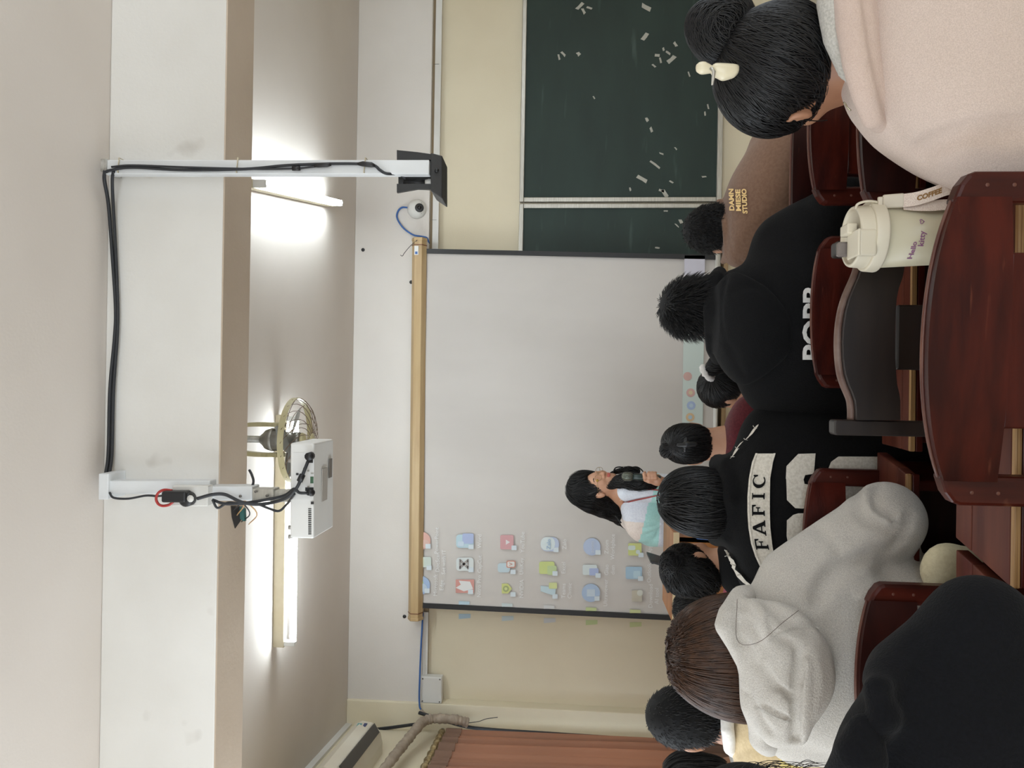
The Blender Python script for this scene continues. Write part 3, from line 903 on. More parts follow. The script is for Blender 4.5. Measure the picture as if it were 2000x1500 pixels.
Y_ = YP - 0.02
kp = cable([fp(606, 892, YJ0 - 0.012), fp(602, 900, YJ0 - 0.02), fp(596, 915, YJ0 - 0.03), fp(588, 935, YJ0 - 0.03), fp(578, 955, YJ0 - 0.03), fp(560, 972, YJ0 - 0.02), fp(530, 982, Y_), fp(500, 985, Y_ - 0.01), fp(470, 980, Y_ - 0.02), fp(440, 966, Y_ - 0.02), fp(415, 966, Y_ - 0.03), fp(385, 974, Y_ - 0.04)],
           0.0052, 'thick black power cable from projector up to the black plug', name='power_cable')
MB().tube([fp(608, 890, YJ0 - 0.008), fp(602, 892, YJ0 - 0.03)], 0.012, 10).build('plug_head', m_black, kp)
MB().tube([fp(591, 927, YJ0 - 0.03), fp(585, 940, YJ0 - 0.03)], 0.009, 10).build('ferrite_bead', m_black, kp)
kv = cable([fp(608, 962, YJ0 - 0.008), fp(596, 963, YJ0 - 0.03), fp(584, 962, YJ0 - 0.03), fp(574, 955, YJ0 - 0.025), fp(555, 968, Y_), fp(520, 976, Y_), fp(480, 982, Y_), fp(440, 984, Y_ - 0.01), (fp(415, 976, Y_ - 0.01))],
           0.0045, 'black video cable leaving the lower port of the projector', name='video_cable')
MB().tube([fp(611, 962, YJ0 - 0.006), fp(602, 962, YJ0 - 0.024)], 0.009, 10).build('plug_head', m_black, kv)
cable([fp(575, 965, YJ0 - 0.03), fp(560, 985, Y_), fp(545, 998, Y_), fp(525, 993, Y_), fp(500, 984, Y_ - 0.01), fp(470, 984, Y_), fp(445, 982, Y_), fp(425, 992, Y_ - 0.01), (fp(415, 976, Y_ - 0.02))], 0.0038, 'slack black cable looping lowest below the projector pole bracket')
cable([fp(487, 918, 2.35), fp(492, 928, 2.34), fp(495, 940, 2.33), fp(492, 952, 2.33)], 0.004, 'short stub of black cable at the beam edge by projector pole')
# cables running along the beam to the second pole
for k_, (r_, dx, lab) in enumerate(((0.0058, 0, 'upper of two black cables running along the beam top between the poles'), (0.005, 7, 'lower of two black cables running along the beam top between the poles'))):
    pts = [fp(207 + dx, 925, YP + 0.06), fp(212 + dx, 880, YP + 0.07), fp(215 + dx, 760, YP + 0.07), fp(224 + dx * 0.7, 660, YP + 0.07), fp(226 + dx * 0.6, 600, YP + 0.07), fp(219 + dx, 490, YP + 0.07), fp(212 + dx * 1.3, 400, YP + 0.06), fp(204 + dx * 2.2, 352, YP + 0.02), fp(205 + dx * 2.4, 334, YP - 0.004)]
    cable(pts, r_, lab, name='beam_cable')
cable([fp(214, 962, YP - 0.005), fp(222, 972, YP - 0.01), fp(250, 974, YP - 0.01), fp(285, 968, YP - 0.01), fp(306, 969, YP - 0.02), (fp(318, 968, YP - 0.04))], 0.0035, 'thin black cable from flange to the black plug with red strap')

# broken recess in the beam underside with loose wires
hb = thing('broken_socket_recess', PZ(503, 465, ZB), 'broken dark hole in beam underside with loose wires and green terminal', 'wiring')
bp_ = [PZ(u, v, ZB) - np.array([0, 0, 0.001]) for u, v in ((512, 450), (490, 452), (468, 458), (482, 468), (497, 474), (511, 468))]
MB().prism(bp_, (0, 0, -0.002)).build('hole_patch', mat('dark_hole', s(48, 44, 42), 0.9), hb)
g0 = PZ(497, 468, ZB)
MB().obox(g0 + np.array([0.005, -0.03, -0.025]), (0.02, 0.004, 0.003), (0, 0.01, 0), (0.004, 0, 0.008)).build('terminal_block', mat('teal_plastic', s(44, 96, 92), 0.5), hb, bevel=0.002)
for k_, (uu, vv) in enumerate(((515, 445), (505, 452), (493, 462), (488, 476))):
    a_ = PZ(uu - 12, vv + 10, ZB); b_ = P(533, 452 + 4 * k_, YP + 0.03)
    MB().tube(smooth_path([a_, (a_ + b_) / 2 + np.array([0.01 * math.sin(k_ * 2), -0.02, -0.03 - 0.008 * k_]), b_], 6), 0.0022, 5).build('wire', mat('tan_wire', s(190, 150, 104), 0.5) if k_ % 2 else m_cable, hb)

# second pole and its cradle
pole2 = thing('camera_mount', (P(1175, 205, YP)[0], YP, ZC), 'white steel pole hanging from the beam, ending in black cradle', 'pole mount')
vbox(MB(), 1160, 1188, 204, 838, YP, YP + 0.035).build('pole', m_wmetal, pole2, bevel=0.003)
vbox(MB(), 1165, 1190, 196, 208, YP - 0.004, YP + 0.08).build('mount_flange', m_grime, pole2, bevel=0.002)
for v_ in (240, 470, 717):
    a_ = P(1174, v_, YP + 0.017)
    w_ = 0.0225
    MB().tube([a_ + np.array([-w_, -0.021, 0.004]), a_ + np.array([w_, -0.021, 0]), a_ + np.array([w_, 0.021, 0]), a_ + np.array([-w_, 0.021, 0.004])], 0.002, 6, closed=True).build('cable_tie', m_fix, pole2)
yb = YP + 0.04
for pts2, nm in (([(1207, 775), (1188, 775), (1188, 843), (1199, 843), (1203, 815)], 'side_flange'), ([(1141, 775), (1124, 775), (1131, 815), (1130, 843), (1141, 843)], 'side_flange')):
    MB().prism([P(u, v, yb) for u, v in pts2], (0, 0.012, 0)).build(nm, m_blackmetal, pole2)
MB().prism([P(u, v, yb + 0.012) for u, v in ((1188, 778), (1188, 843), (1141, 843), (1141, 778))], (0, 0.006, 0)).build('back_plate', m_blackmetal, pole2)
a_, b_, c_, e_ = P(1202, 841, YP + 0.01), P(1128, 841, YP + 0.01), P(1112, 864, YP + 0.02), P(1196, 864, YP + 0.02)
MB().prism([a_, b_, c_, e_], (0, 0.12, 0.004)).build('tray', m_blackmetal, pole2, bevel=0.003)
MB().lathe([(0.006, 0), (0.006, 0.012)], P(1166, 852, YP + 0.016), (0, -1, -0.4), 12).build('clamp_knob', m_black, pole2)
wc = thing('tracking_camera', P(1143, 825, YP + 0.06), 'small dark camera with white dome clipped beside the black cradle', 'camera')
MB().tube([P(1143, 789, YP + 0.06), P(1142, 812, YP + 0.06), P(1141, 834, YP + 0.06)], [0.011, 0.014, 0.013], 12).build('body', m_black, wc)
MB().lathe([(0.016, 0), (0.018, 0.012), (0.014, 0.026), (0.006, 0.033)], P(1139, 832, YP + 0.06), (0.1, 0, -1), 16).build('dome', m_wpvc, wc)
cable([fp(206, 336, YP - 0.004), fp(218, 332, YP - 0.008), fp(260, 327, YP - 0.008), fp(360, 332, YP - 0.008), fp(480, 330, YP - 0.008), fp(560, 323, YP - 0.008), fp(640, 320, YP - 0.008), fp(700, 320, YP - 0.01), fp(730, 323, YP - 0.01), fp(742, 332, YP - 0.008), fp(755, 339, YP - 0.004), fp(778, 340, YP + 0.02), fp(792, 348, YP + 0.04)],
      0.0046, 'black cable running down the front of the right pole', name='pole_cable')
k2 = cable([fp(218, 326, YP - 0.008), fp(260, 323, YP - 0.012), fp(370, 327, YP - 0.012), fp(500, 330, YP - 0.01), fp(575, 329, YP - 0.01), fp(600, 327, YP - 0.01), fp(640, 322, YP - 0.014)], 0.0034, 'thinner black cable with inline block on the right pole', name='pole_cable')
MB().tube([fp(571, 329, YP - 0.012), fp(586, 329, YP - 0.012)], 0.0068, 8).build('inline_block', m_black, k2)
MB().tube([fp(614, 325, YP - 0.012), fp(622, 323, YP - 0.013), fp(640, 322, YP - 0.012), fp(647, 322, YP - 0.012)], [0.003, 0.007, 0.007, 0.003], 8).build('connector', m_black, k2)
MB().tube([fp(698, 320, YP - 0.014), fp(708, 320, YP - 0.014), fp(726, 322, YP - 0.014), fp(733, 324, YP - 0.012)], [0.004, 0.008, 0.008, 0.004], 8).build('connector', m_black, k2)
# ================================================================== chairs and desks
m_wood = mat('red_brown_varnished_wood', s(74, 25, 16), 0.36, s(44, 13, 9), 5.0, 5, stretch=(0.8, 5, 5), spec=0.18, bump=0.06, bscale=40, bstretch=(0.5, 6, 6),
             specks=(s(96, 50, 36), 9.0, 0.68, 0.82, (0.6, 8, 8)))
m_wood2 = mat('dark_red_wood', s(50, 18, 14), 0.4, s(33, 10, 8), 5.0, 5, stretch=(0.8, 5, 5), spec=0.18, specks=(s(80, 44, 34), 9.0, 0.7, 0.85, (0.6, 8, 8)))
m_wpost = mat('red_brown_post_wood', s(74, 28, 19), 0.34, s(48, 16, 11), 5.0, 5, stretch=(6, 6, 0.8), spec=0.22, specks=(s(140, 92, 68), 14.0, 0.7, 0.85))
m_old = mat('blackened_old_wood', s(40, 31, 27), 0.45, s(28, 21, 19), 5.0, 5, stretch=(0.8, 5, 5))
m_edge = mat('worn_pale_edge', s(128, 108, 98), 0.5, s(92, 66, 56), 14)
m_edge2 = mat('worn_thin_edge', s(104, 66, 52), 0.45, s(78, 40, 30), 14)
m_desk = mat('worn_red_desk_wood', s(104, 56, 41), 0.5, s(74, 35, 26), 3.2, 6, spec=0.2, stretch=(0.7, 6, 6), specks=(s(84, 36, 34), 3.0, 0.52, 0.7, (0.6, 6, 6)))
m_ply = mat('pale_plywood_edge', s(176, 138, 88), 0.5, s(120, 82, 44), 10, 5, stretch=(0.3, 10, 40))
m_scratch = mat('scratched_wood', s(150, 124, 98), 0.7)
m_plug = mat('wood_plug', s(92, 52, 38), 0.5)


def chair_lower(t, cx, y0, hw, m_p, m_s, zt_back, sd=0.30):
    """seat, front legs and rails below the back"""
    MB().box((cx - hw, y0 + 0.02, 0.425), (cx + hw, y0 + sd, 0.45)).build('seat', m_s, t, bevel=0.006)
    for sx in (-1, 1):
        x = cx + sx * (hw - 0.022)
        MB().box((x - 0.02, y0 + sd - 0.045, 0.0), (x + 0.02, y0 + sd - 0.005, 0.425)).build('leg', m_p, t, bevel=0.003)
        MB().box((x - 0.014, y0 + 0.01, 0.17), (x + 0.014, y0 + sd - 0.04, 0.205)).build('side_rail', m_p, t, bevel=0.003)
    MB().box((cx - hw + 0.03, y0 - 0.005, 0.47), (cx + hw - 0.03, y0 + 0.012, 0.53)).build('lower_rail', m_s, t, bevel=0.003)


def chair(uc, vtop, d, hpx, label, pan_px=None, arch=0.034, splat=0.5, m_p=None, m_s=None, scr_marks=True, edge=None, group=None, post_w=0.042, sd=0.30):
    m_p = m_p or m_wpost; m_s = m_s or m_wood
    c = P(uc, vtop, d - 0.02); k = PX(d) * 0.985
    hw = hpx * k; cx = c[0]; zt = c[2]
    ph = c[2] - P(uc, vtop + pan_px, d - 0.02)[2]
    t = thing('wooden_chair', (cx, d + 0.15, 0), label, 'chair', group)
    ztp = zt - arch
    # posts, with rear legs
    for sx in (-1, 1):
        xo = cx + sx * hw; xi = cx + sx * (hw - post_w)
        pl = [(xi, d, 0), (xo, d, 0), (xo, d, ztp - 0.028), (xo - sx * 0.004, d, ztp - 0.018), (xo - sx * 0.02, d, ztp - 0.006), (xi, d, ztp + 0.004)]
        if sx < 0:
            pl = pl[::-1]
        o_ = MB().prism(pl, (0, 0.034, 0)).build('post', m_p, t, bevel=0.006)
        if scr_marks:
            for zz in (0.045, 0.085):
                MB().lathe([(0.0045, 0), (0.003, 0.0012)], (cx + sx * (hw - post_w * 0.45), d + 0.001, ztp - zz), (0, -1, 0), 7).build('screw_hole', m_plug, o_)
    # arched, bent back panel
    n = 25
    g = []
    xw = hw - post_w + 0.004
    for i in range(7):
        row = []
        for j in range(n):
            a = -1 + 2 * j / (n - 1)
            zt_ = zt - arch * a * a * (0.85 + 0.15 * a * a)
            zb_ = zt - ph - 0.006 * a * a
            row.append((cx + a * xw, d + 0.012 - 0.028 * (1 - a * a), zt_ + (zb_ - zt_) * i / 6))
        g.append(row)
    MB().sheet(g, -0.016).build('back_panel', m_s, t)
    MB().tube([(p[0], p[1] + 0.004, p[2] + 0.0005) for p in g[0]], 0.0035, 6).build('panel_edge', edge or m_edge2, t)
    # central splat
    MB().box((cx - splat * hw, d - 0.008, 0.5), (cx + splat * hw, d + 0.006, zt - ph - 0.008)).build('splat', m_s, t, bevel=0.003)
    chair_lower(t, cx, d, hw, m_p, m_s, zt, sd)
    return t


chA = chair(850, 1811, 1.25, 320, 'empty red-brown wooden chair nearest the camera, in front of the cream tumbler', 160, 0.046, 0.52, post_w=0.048)
chA.rotation_euler.z = -0.065
chA.location.x -= 0.0
chA.location.y += 0.006
chair(893, 1587, 1.95, 147, 'red-brown wooden chair behind the person in lettered black hoodie', 75, 0.022, 0.5)
chair(432, 1571, 1.95, 148, 'red-brown wooden chair behind the person in black jacket with white patches', 78, 0.022, 0.5)
chair(172, 1675, 1.62, 178, 'dark red wooden chair behind the long-haired person in grey hoodie', 115, 0.03, 0.5, m_s=m_wood2)
chair(1257, 1581, 1.95, 147, 'red-brown wooden chair on the right between brown shirt and pink sweatshirt', 74, 0.024, 0.62, sd=0.19)
chair(1285, 1679, 1.62, 182, 'dark red wooden chair on the right just past the pink sweatshirt', 112, 0.022, 0.5, m_s=m_wood2)
chair(1165, 1546, 2.17, 150, 'dark red wooden chair behind the person in brown shirt', 70, 0.012, 0.5, m_s=m_wood2)

# the old dark chair with bow-shaped crest
d = 1.62
tB = thing('wooden_chair', (P(830, 1700, d)[0], d + 0.15, 0), 'empty blackened old chair with bow-shaped crest and scratched sun doodle', 'chair')
prof = [(680, 1668, 1752), (700, 1668, 1752), (718, 1666, 1752), (732, 1661, 1750), (748, 1654, 1746), (770, 1647, 1744), (800, 1643, 1742), (830, 1642, 1742), (860, 1643.5, 1742),
        (890, 1648, 1743), (915, 1655, 1745), (935, 1663, 1749), (955, 1672, 1756), (975, 1679, 1760), (1000, 1683, 1762)]
g = [[], []]
pa = [np.array(P(u, v0, d)) for u, v0, v1 in prof]; pb = [np.array(P(u, v1, d)) for u, v0, v1 in prof]
grid = [[(a + (b - a) * i / 5) + np.array([0, 0.004, 0]) for a, b in zip(pa, pb)] for i in range(6)]
MB().sheet(grid, -0.02).build('crest_panel', m_old, tB)
MB().tube([p + np.array([0, 0.008, 0.003]) for p in smooth_path(pa, 4)], 0.0085, 8).build('panel_edge', m_edge, tB)
MB().prism([P(u, v, d - 0.004) for u, v in ((650, 1633), (654, 1630), (676, 1630), (680, 1633))] + [np.array([P(680, 1700, d)[0], d - 0.004, 0]), np.array([P(650, 1700, d)[0], d - 0.004, 0])], (0, 0.036, 0)).build('post', m_old, tB, bevel=0.003)
MB().prism([P(u, v, d - 0.004) for u, v in ((1000, 1637), (1004, 1634), (1026, 1634), (1030, 1637))] + [np.array([P(1030, 1700, d)[0], d - 0.004, 0]), np.array([P(1000, 1700, d)[0], d - 0.004, 0])], (0, 0.036, 0)).build('post', m_old, tB, bevel=0.003)
a_, b_ = P(778, 1752, d), P(905, 1752, d)
MB().box((a_[0], d, 0.46), (b_[0], d + 0.014, a_[2])).build('splat', m_old, tB, bevel=0.003)
chair_lower(tB, (P(650, 1700, d)[0] + P(1030, 1700, d)[0]) / 2, d, (P(1030, 1700, d)[0] - P(650, 1700, d)[0]) / 2, m_old, m_old, 0.9)
# scratched doodle: a small sun with rays
sunc = fp(1685, 762, d - 0.001)
kk = PX(d)
pts = [sunc + np.array([9 * kk * math.cos(a), 0, 9 * kk * math.sin(a)]) for a in np.linspace(-2.9, 0.2, 12)]
sd = MB().tube(pts, 0.0009, 4).build('scratched_sun', m_scratch, tB)
for a in np.linspace(0.3, 2.9, 6):
    dr = np.array([math.cos(a), 0, math.sin(a)])
    MB().tube([sunc + dr * 7 * kk, sunc + dr * 14 * kk], 0.0008, 4).build('scratched_ray', m_scratch, sd)
MB().tube([sunc + np.array([-3 * kk, 0, -2 * kk]), sunc + np.array([2 * kk, 0, -4 * kk])], 0.0008, 4).build('scratched_ray', m_scratch, sd)

ZD = 0.742


def desk(nl, nr, fl, fr, label, seam=None, z=ZD, drop=0.42):
    nl, nr, fl, fr = [np.array([q[0], q[1], z]) for q in (nl, nr, fl, fr)]
    c = (nl + nr + fl + fr) / 4
    t = thing('school_desk', (c[0], c[1], 0), label, 'desk')
    sm = seam if seam else 0.5
    ml, mr = nl + (fl - nl) * sm, nr + (fr - nr) * sm
    up = np.array([0, 0, 1.0])

    def slab(a, b, c_, e_, zt, th, nm, m_):
        return MB().hexa([p * (1, 1, 0) + up * (zt - th) for p in (a, b, c_, e_)] + [p * (1, 1, 0) + up * zt for p in (a, b, c_, e_)]).build(nm, m_, t, bevel=0.0025)
    g_ = np.array([0, 0.0008, 0])
    slab(nl + np.array([0, 0.012, 0]), nr + np.array([0, 0.012, 0]), mr - g_, ml - g_, z, 0.024, 'plank', m_desk)
    slab(ml + g_, mr + g_, fr, fl, z, 0.024, 'plank', m_desk)
    slab(nl, nr, nr + np.array([0, 0.011, 0]), nl + np.array([0, 0.011, 0]), z + 0.001, 0.012, 'edge_strip', m_ply)
    slab(nl + np.array([0, 0.001, 0]), nr + np.array([0, 0.001, 0]), nr + np.array([0, 0.011, 0]), nl + np.array([0, 0.011, 0]), z - 0.012, 0.016, 'front_rail', m_wood)
    for p, q in ((nl, fl), (nr, fr)):
        sgn = 1 if p is nl else -1
        a = p + np.array([sgn * 0.03, 0.03, 0]); b = q + np.array([sgn * 0.03, -0.02, 0])
        MB().hexa([(a[0] - 0.012, a[1], 0), (a[0] + 0.012, a[1], 0), (b[0] + 0.012, b[1], 0), (b[0] - 0.012, b[1], 0),
                   (a[0] - 0.012, a[1], z - 0.024), (a[0] + 0.012, a[1], z - 0.024), (b[0] + 0.012, b[1], z - 0.024), (b[0] - 0.012, b[1], z - 0.024)]).build('side_panel', m_wood, t, bevel=0.003)
    a, b = fl + np.array([0.05, -0.03, 0]), fr + np.array([-0.05, -0.03, 0])
    MB().box((a[0], a[1], 0.4), (b[0], a[1] + 0.012, z - 0.024)).build('front_board', m_wood2, t)
    return t


desk(PZ(350, 1980, ZD), PZ(1190, 1992, ZD), PZ(450, 1866, ZD), PZ(1125, 1876, ZD), 'worn red-brown school desk under the cream tumbler, nearest the camera', 0.7)
desk(PZ(-420, 1985, ZD), PZ(322, 1985, ZD), PZ(-340, 1860, ZD), PZ(427, 1867, ZD), 'worn school desk in front of the black-clad person, nearest left corner', 0.7)
desk(PZ(618, 1778, ZD), PZ(1215, 1786, ZD), PZ(633, 1722, ZD), PZ(1190, 1730, ZD), 'red school desk just past the blackened old chair', 0.3)
desk(PZ(100, 1772, ZD), PZ(574, 1772, ZD), PZ(130, 1708, ZD), PZ(617, 1713, ZD), 'red school desk under the grey-hooded elbow', 0.3)

# teacher's desk in front of the screen
m_tdesk = mat('orange_brown_desk_wood', s(168, 112, 62), 0.4, s(146, 92, 48), 3, stretch=(0.6, 5, 5))
a, b = P(285, 1312, 3.72), P(452, 1315, 3.72)
td = thing('teacher_desk', ((a[0] + b[0]) / 2, 3.92, 0), 'light brown wooden teacher desk standing before the projection screen', 'desk')
zt = a[2]
MB().box((a[0], 3.72, zt - 0.03), (b[0] + 0.02, 4.1, zt)).build('desk_top', m_tdesk, td, bevel=0.003)
MB().box((a[0] - 0.001, 3.712, zt - 0.028), (b[0] + 0.021, 3.72, zt - 0.001)).build('edge_strip', mat('pale_desk_edge', s(196, 176, 140), 0.4), td)
MB().box((a[0] + 0.03, 3.76, 0), (b[0] - 0.01, 3.78, zt - 0.03)).build('front_panel', m_tdesk, td)
for x in (a[0] + 0.02, b[0] - 0.02):
    MB().box((x - 0.012, 3.76, 0), (x + 0.012, 4.08, zt - 0.03)).build('side_panel', m_tdesk, td)
# laptop on the teacher desk, with cables
lp = P(450, 1350, 3.82)
lap = thing('laptop', (P(398, 1310, 3.92)[0], 3.92, zt), 'dark open laptop standing on the teacher desk', 'laptop')
lx0 = P(398, 1310, 3.92)[0]
MB().box((lx0 - 0.12, 3.82, zt), (lx0 + 0.04, 4.02, zt + 0.012)).build('base', m_black, lap, bevel=0.003)
MB().obox((lx0 + 0.02, 3.92, zt + 0.05), (0.006, 0, 0.0), (0, 0.1, 0), (0.012, 0, 0.045)).build('lid', m_blackmetal, lap, bevel=0.002)
MB().box((lx0 + 0.012, 3.86, zt + 0.03), (lx0 + 0.015, 3.98, zt + 0.085)).build('display', mat('laptop_display', s(40, 44, 52), 0.2), lap)
tag(MB().tube(smooth_path([P(456, 1342, 3.92), P(452, 1350, 3.82), P(449, 1362, 3.76), P(447, 1385, 3.70), P(446, 1420, 3.70)], 6), 0.005, 6).build('laptop_cable', m_blue), 'blue cable hanging off the teacher desk', 'cable')

# ================================================================== tumbler with strap
dC = 1.47
cb = P(1037, 1700, dC)
cxx = cb[0]
tum = thing('tumbler', (cxx, dC, ZD), 'cream coffee tumbler with lid and woven wrist strap, standing on the desk', 'tumbler')
m_tum = mat('cream_enamel', s(204, 197, 172), 0.35, s(198, 190, 164), 3)
m_lid = mat('cream_lid_plastic', s(216, 208, 188), 0.4, s(210, 201, 180), 4)
zr0 = P(1037, 1712, dC)[2]; zr1 = P(1037, 1688, dC)[2]; zl1 = P(1037, 1661, dC)[2]
kC = PX(dC)
rb = 58 * kC
def sharp(prof, e=0.0008):
    out = []
    for i_, (r_, z_) in enumerate(prof):
        for j_ in (i_ - 1, i_ + 1):
            if 0 <= j_ < len(prof):
                dr, dz = prof[j_][0] - r_, prof[j_][1] - z_
                L_ = math.hypot(dr, dz)
                q_ = min(0.45, e / L_)
                out.append((r_ + dr * q_, z_ + dz * q_))
    return [prof[0]] + out + [prof[-1]]


MB().lathe([(rb * 0.78, 0), (rb * 0.80, 0.004), (rb * 0.9, (zr0 - ZD) * 0.5), (rb, zr0 - ZD)], (cxx, dC, ZD), (0, 0, 1), 48).build('body', m_tum, tum)
lid = MB().lathe(sharp([(rb * 1.02, 0), (rb * 1.13, 0.0), (rb * 1.145, 0.003), (rb * 1.12, zr1 - zr0 - 0.002), (rb * 1.10, zr1 - zr0), (rb * 0.95, zr1 - zr0)]), (cxx, dC, zr0), (0, 0, 1), 48).build('lid_rim', m_lid, tum)
MB().lathe(sharp([(rb * 1.02, 0), (rb * 0.985, zl1 - zr1 - 0.003), (rb * 0.96, zl1 - zr1), (rb * 0.88, zl1 - zr1), (rb * 0.86, zl1 - zr1 - 0.005), (rb * 0.1, zl1 - zr1 - 0.006)]), (cxx, dC, zr1), (0, 0, 1), 48).build('lid_top', m_lid, tum)
# sip flap at the front-left and its latch
y_f = dC - rb * 0.98
xf = P(1018, 1680, dC)[0]
MB().box((xf - 0.026, y_f - 0.004, zr1 - 0.002), (xf + 0.022, y_f + 0.012, zl1 + 0.006)).build('sip_flap', m_lid, tum, bevel=0.005, seg=3)
MB().box((xf - 0.026, y_f - 0.006, zl1 + 0.003), (xf + 0.022, y_f + 0.05, zl1 + 0.008)).build('flap_top', m_lid, tum, bevel=0.002)
xk = P(1048, 1655, dC)[0]
MB().box((xk - 0.010, dC - 0.03, zl1 - 0.002), (xk + 0.010, dC + 0.01, zl1 + 0.016)).build('latch', m_lid, tum, bevel=0.003)
MB().box((xf - 0.018, dC + 0.0, zl1 - 0.002), (xf + 0.010, dC + 0.014, zl1 + 0.022)).build('clear_spout', mat('smoky_plastic', s(120, 112, 108), 0.12), tum, bevel=0.004)


def on_cup(txt, uc, vc, size_px, m_, name, bold=0.0):
    v2, f = text_geo(txt, size_px * kC, bold)
    z0 = P(uc, vc, dC - rb)[2]; x0 = P(uc, vc, dC - rb * 0.85)[0]
    vs = []
    for a, b in v2:
        z = z0 + b
        fr = max(0, min(1, (z - ZD) / (zr0 - ZD)))
        r = rb * (0.80 + 0.2 * fr) + 0.0008 if fr < 0.5 else rb * (0.9 + 0.2 * (fr - 0.5)) + 0.0008
        xx = x0 + a - cxx
        th = math.asin(max(-0.95, min(0.95, xx / r)))
        vs.append((cxx + r * math.sin(th), dC - r * math.cos(th), z))
    MB().add(vs, f).build(name, m_, tum)


m_print = mat('mauve_print', s(150, 96, 142), 0.5)
on_cup('Hello', 1012, 1789, 13, m_print, 'lettering', 0.0002)
on_cup('kitty', 1033, 1803, 15, m_print, 'lettering', 0.0002)
# little heart outline
hp = []
for k_ in range(20):
    t_ = 2 * math.pi * k_ / 20
    hx_ = 16 * math.sin(t_) ** 3; hz_ = 13 * math.cos(t_) - 5 * math.cos(2 * t_) - 2 * math.cos(3 * t_) - math.cos(4 * t_)
    xx = P(1066, 1802, dC - rb * 0.8)[0] - cxx + hx_ * 0.00026; z = P(1066, 1803, dC - rb)[2] + hz_ * 0.00026
    r = rb * 0.968
    th = math.asin(max(-0.95, min(0.95, xx / r)))
    hp.append((cxx + r * math.sin(th), dC - r * math.cos(th), z))
MB().tube(hp, 0.0006, 5, closed=True).build('heart_outline', m_print, tum)
# strap: cord loop, clamp and woven ribbon
ls = []
for x_, y_, dd_ in ((1690, 404, -0.02), (1682, 412, -0.02), (1673, 407, -0.025), (1674, 400, -0.03), (1684, 395, -0.032), (1700, 393, -0.034), (1716, 396, -0.034), (1712, 401, -0.03), (1698, 401, -0.026)):
    ls.append(fp(x_, y_, dC + dd_))
MB().tube(smooth_path(ls, 6), 0.0024, 8).build('strap_cord', m_lid, tum)
m_cl = mat('cream_clamp', s(206, 196, 178), 0.55)
m_rib = mat('woven_pink_ribbon', s(224, 210, 196), 0.8, s(208, 188, 176), 700, 2, ramp=(0.45, 0.55))
a0, a1 = fp(1716, 395, dC - 0.036), fp(1766, 391, dC - 0.046)
ax = (a1 - a0) / 2; wv = np.cross(ax, CAM - a0); wv *= np.sign(wv[0]); wv /= np.linalg.norm(wv); nv = np.cross(ax, wv); nv /= np.linalg.norm(nv)
MB().obox((a0 + a1) / 2 + ax * 0.15, ax * 0.85, wv * 0.0125, nv * 0.004).build('strap_clamp', m_cl, tum, bevel=0.003)
MB().obox(a0 + ax * 0.12, ax * 0.2, wv * 0.0095, nv * 0.005).build('clamp_neck', m_cl, tum, bevel=0.002)
rp = smooth_path([fp(1764, 392, dC - 0.047), fp(1790, 388, dC - 0.055), fp(1820, 379, dC - 0.062), fp(1850, 368, dC - 0.066), fp(1880, 362, dC - 0.06), np.array([fp(1880, 362, dC - 0.06)[0] + 0.01, dC - 0.04, ZD + 0.02])], 6)
gr = [[np.array(p) - wv * 0.0118 for p in rp], [np.array(p) + wv * 0.0118 for p in rp]]
MB().sheet(gr, 0.0014).build('strap_ribbon', m_rib, tum)
rp2 = smooth_path([fp(1764, 400, dC - 0.04), fp(1790, 402, dC - 0.045), fp(1820, 402, dC - 0.05), fp(1850, 400, dC - 0.05), np.array([fp(1880, 398, dC - 0.05)[0], dC - 0.045, ZD + 0.02])], 6)
gr = [[np.array(p) - wv * 0.009 + nv * 0.004 for p in rp2], [np.array(p) + wv * 0.009 - nv * 0.004 for p in rp2]]
MB().sheet(gr, 0.0014).build('strap_ribbon', m_rib, tum)
v2, f = text_geo('COFFEE', 0.0118, 0.0006)
cs = [np.array(p) for p in rp]
acc = [0]
for a, b in zip(cs[:-1], cs[1:]):
    acc.append(acc[-1] + np.linalg.norm(b - a))
vs = []
side = nv if nv[1] < 0 else -nv
for a, b in v2:
    L_ = acc[0] + 0.042 + a
    i = max(0, min(len(cs) - 2, int(np.searchsorted(acc, L_)) - 1))
    p = cs[i] + (cs[i + 1] - cs[i]) / np.linalg.norm(cs[i + 1] - cs[i]) * (L_ - acc[i])
    vs.append(p + wv * b + side * 0.0022)
MB().add(vs, f).build('strap_lettering', mat('brown_print', s(134, 96, 44), 0.6), tum)
# ================================================================== soft bodies: distance fields turned into meshes
F32 = np.float32


def _b(f, lo, hi):
    f.lo = np.array(lo, float); f.hi = np.array(hi, float)
    return f


def ell(c, r, R=None):
    c = np.array(c, F32); r = np.array(r, F32); Rm = None if R is None else np.array(R, F32)

    def f(p):
        q = p - c
        if Rm is not None:
            q = q @ Rm
        a = q / r; k0 = np.sqrt((a * a).sum(1)) + 1e-6; b = a / r; k1 = np.sqrt((b * b).sum(1)) + 1e-6
        return k0 * (k0 - 1) / k1
    m = float(max(r))
    if R is None:
        return _b(f, c - r, c + r)
    e = np.sqrt(((np.array(R) * np.array(r)) ** 2).sum(1))
    return _b(f, c - e, c + e)


def cap(a, b, ra, rb=None):
    a = np.array(a, F32); b = np.array(b, F32); rb = ra if rb is None else rb
    ab = b - a; L = float((ab * ab).sum()) + 1e-9

    def f(p):
        q = p - a
        h = np.clip((q @ ab) / L, 0, 1)
        e = q - h[:, None] * ab
        return np.sqrt((e * e).sum(1)) - (ra + (rb - ra) * h)
    m = max(ra, rb)
    return _b(f, np.minimum(a, b) - m, np.maximum(a, b) + m)


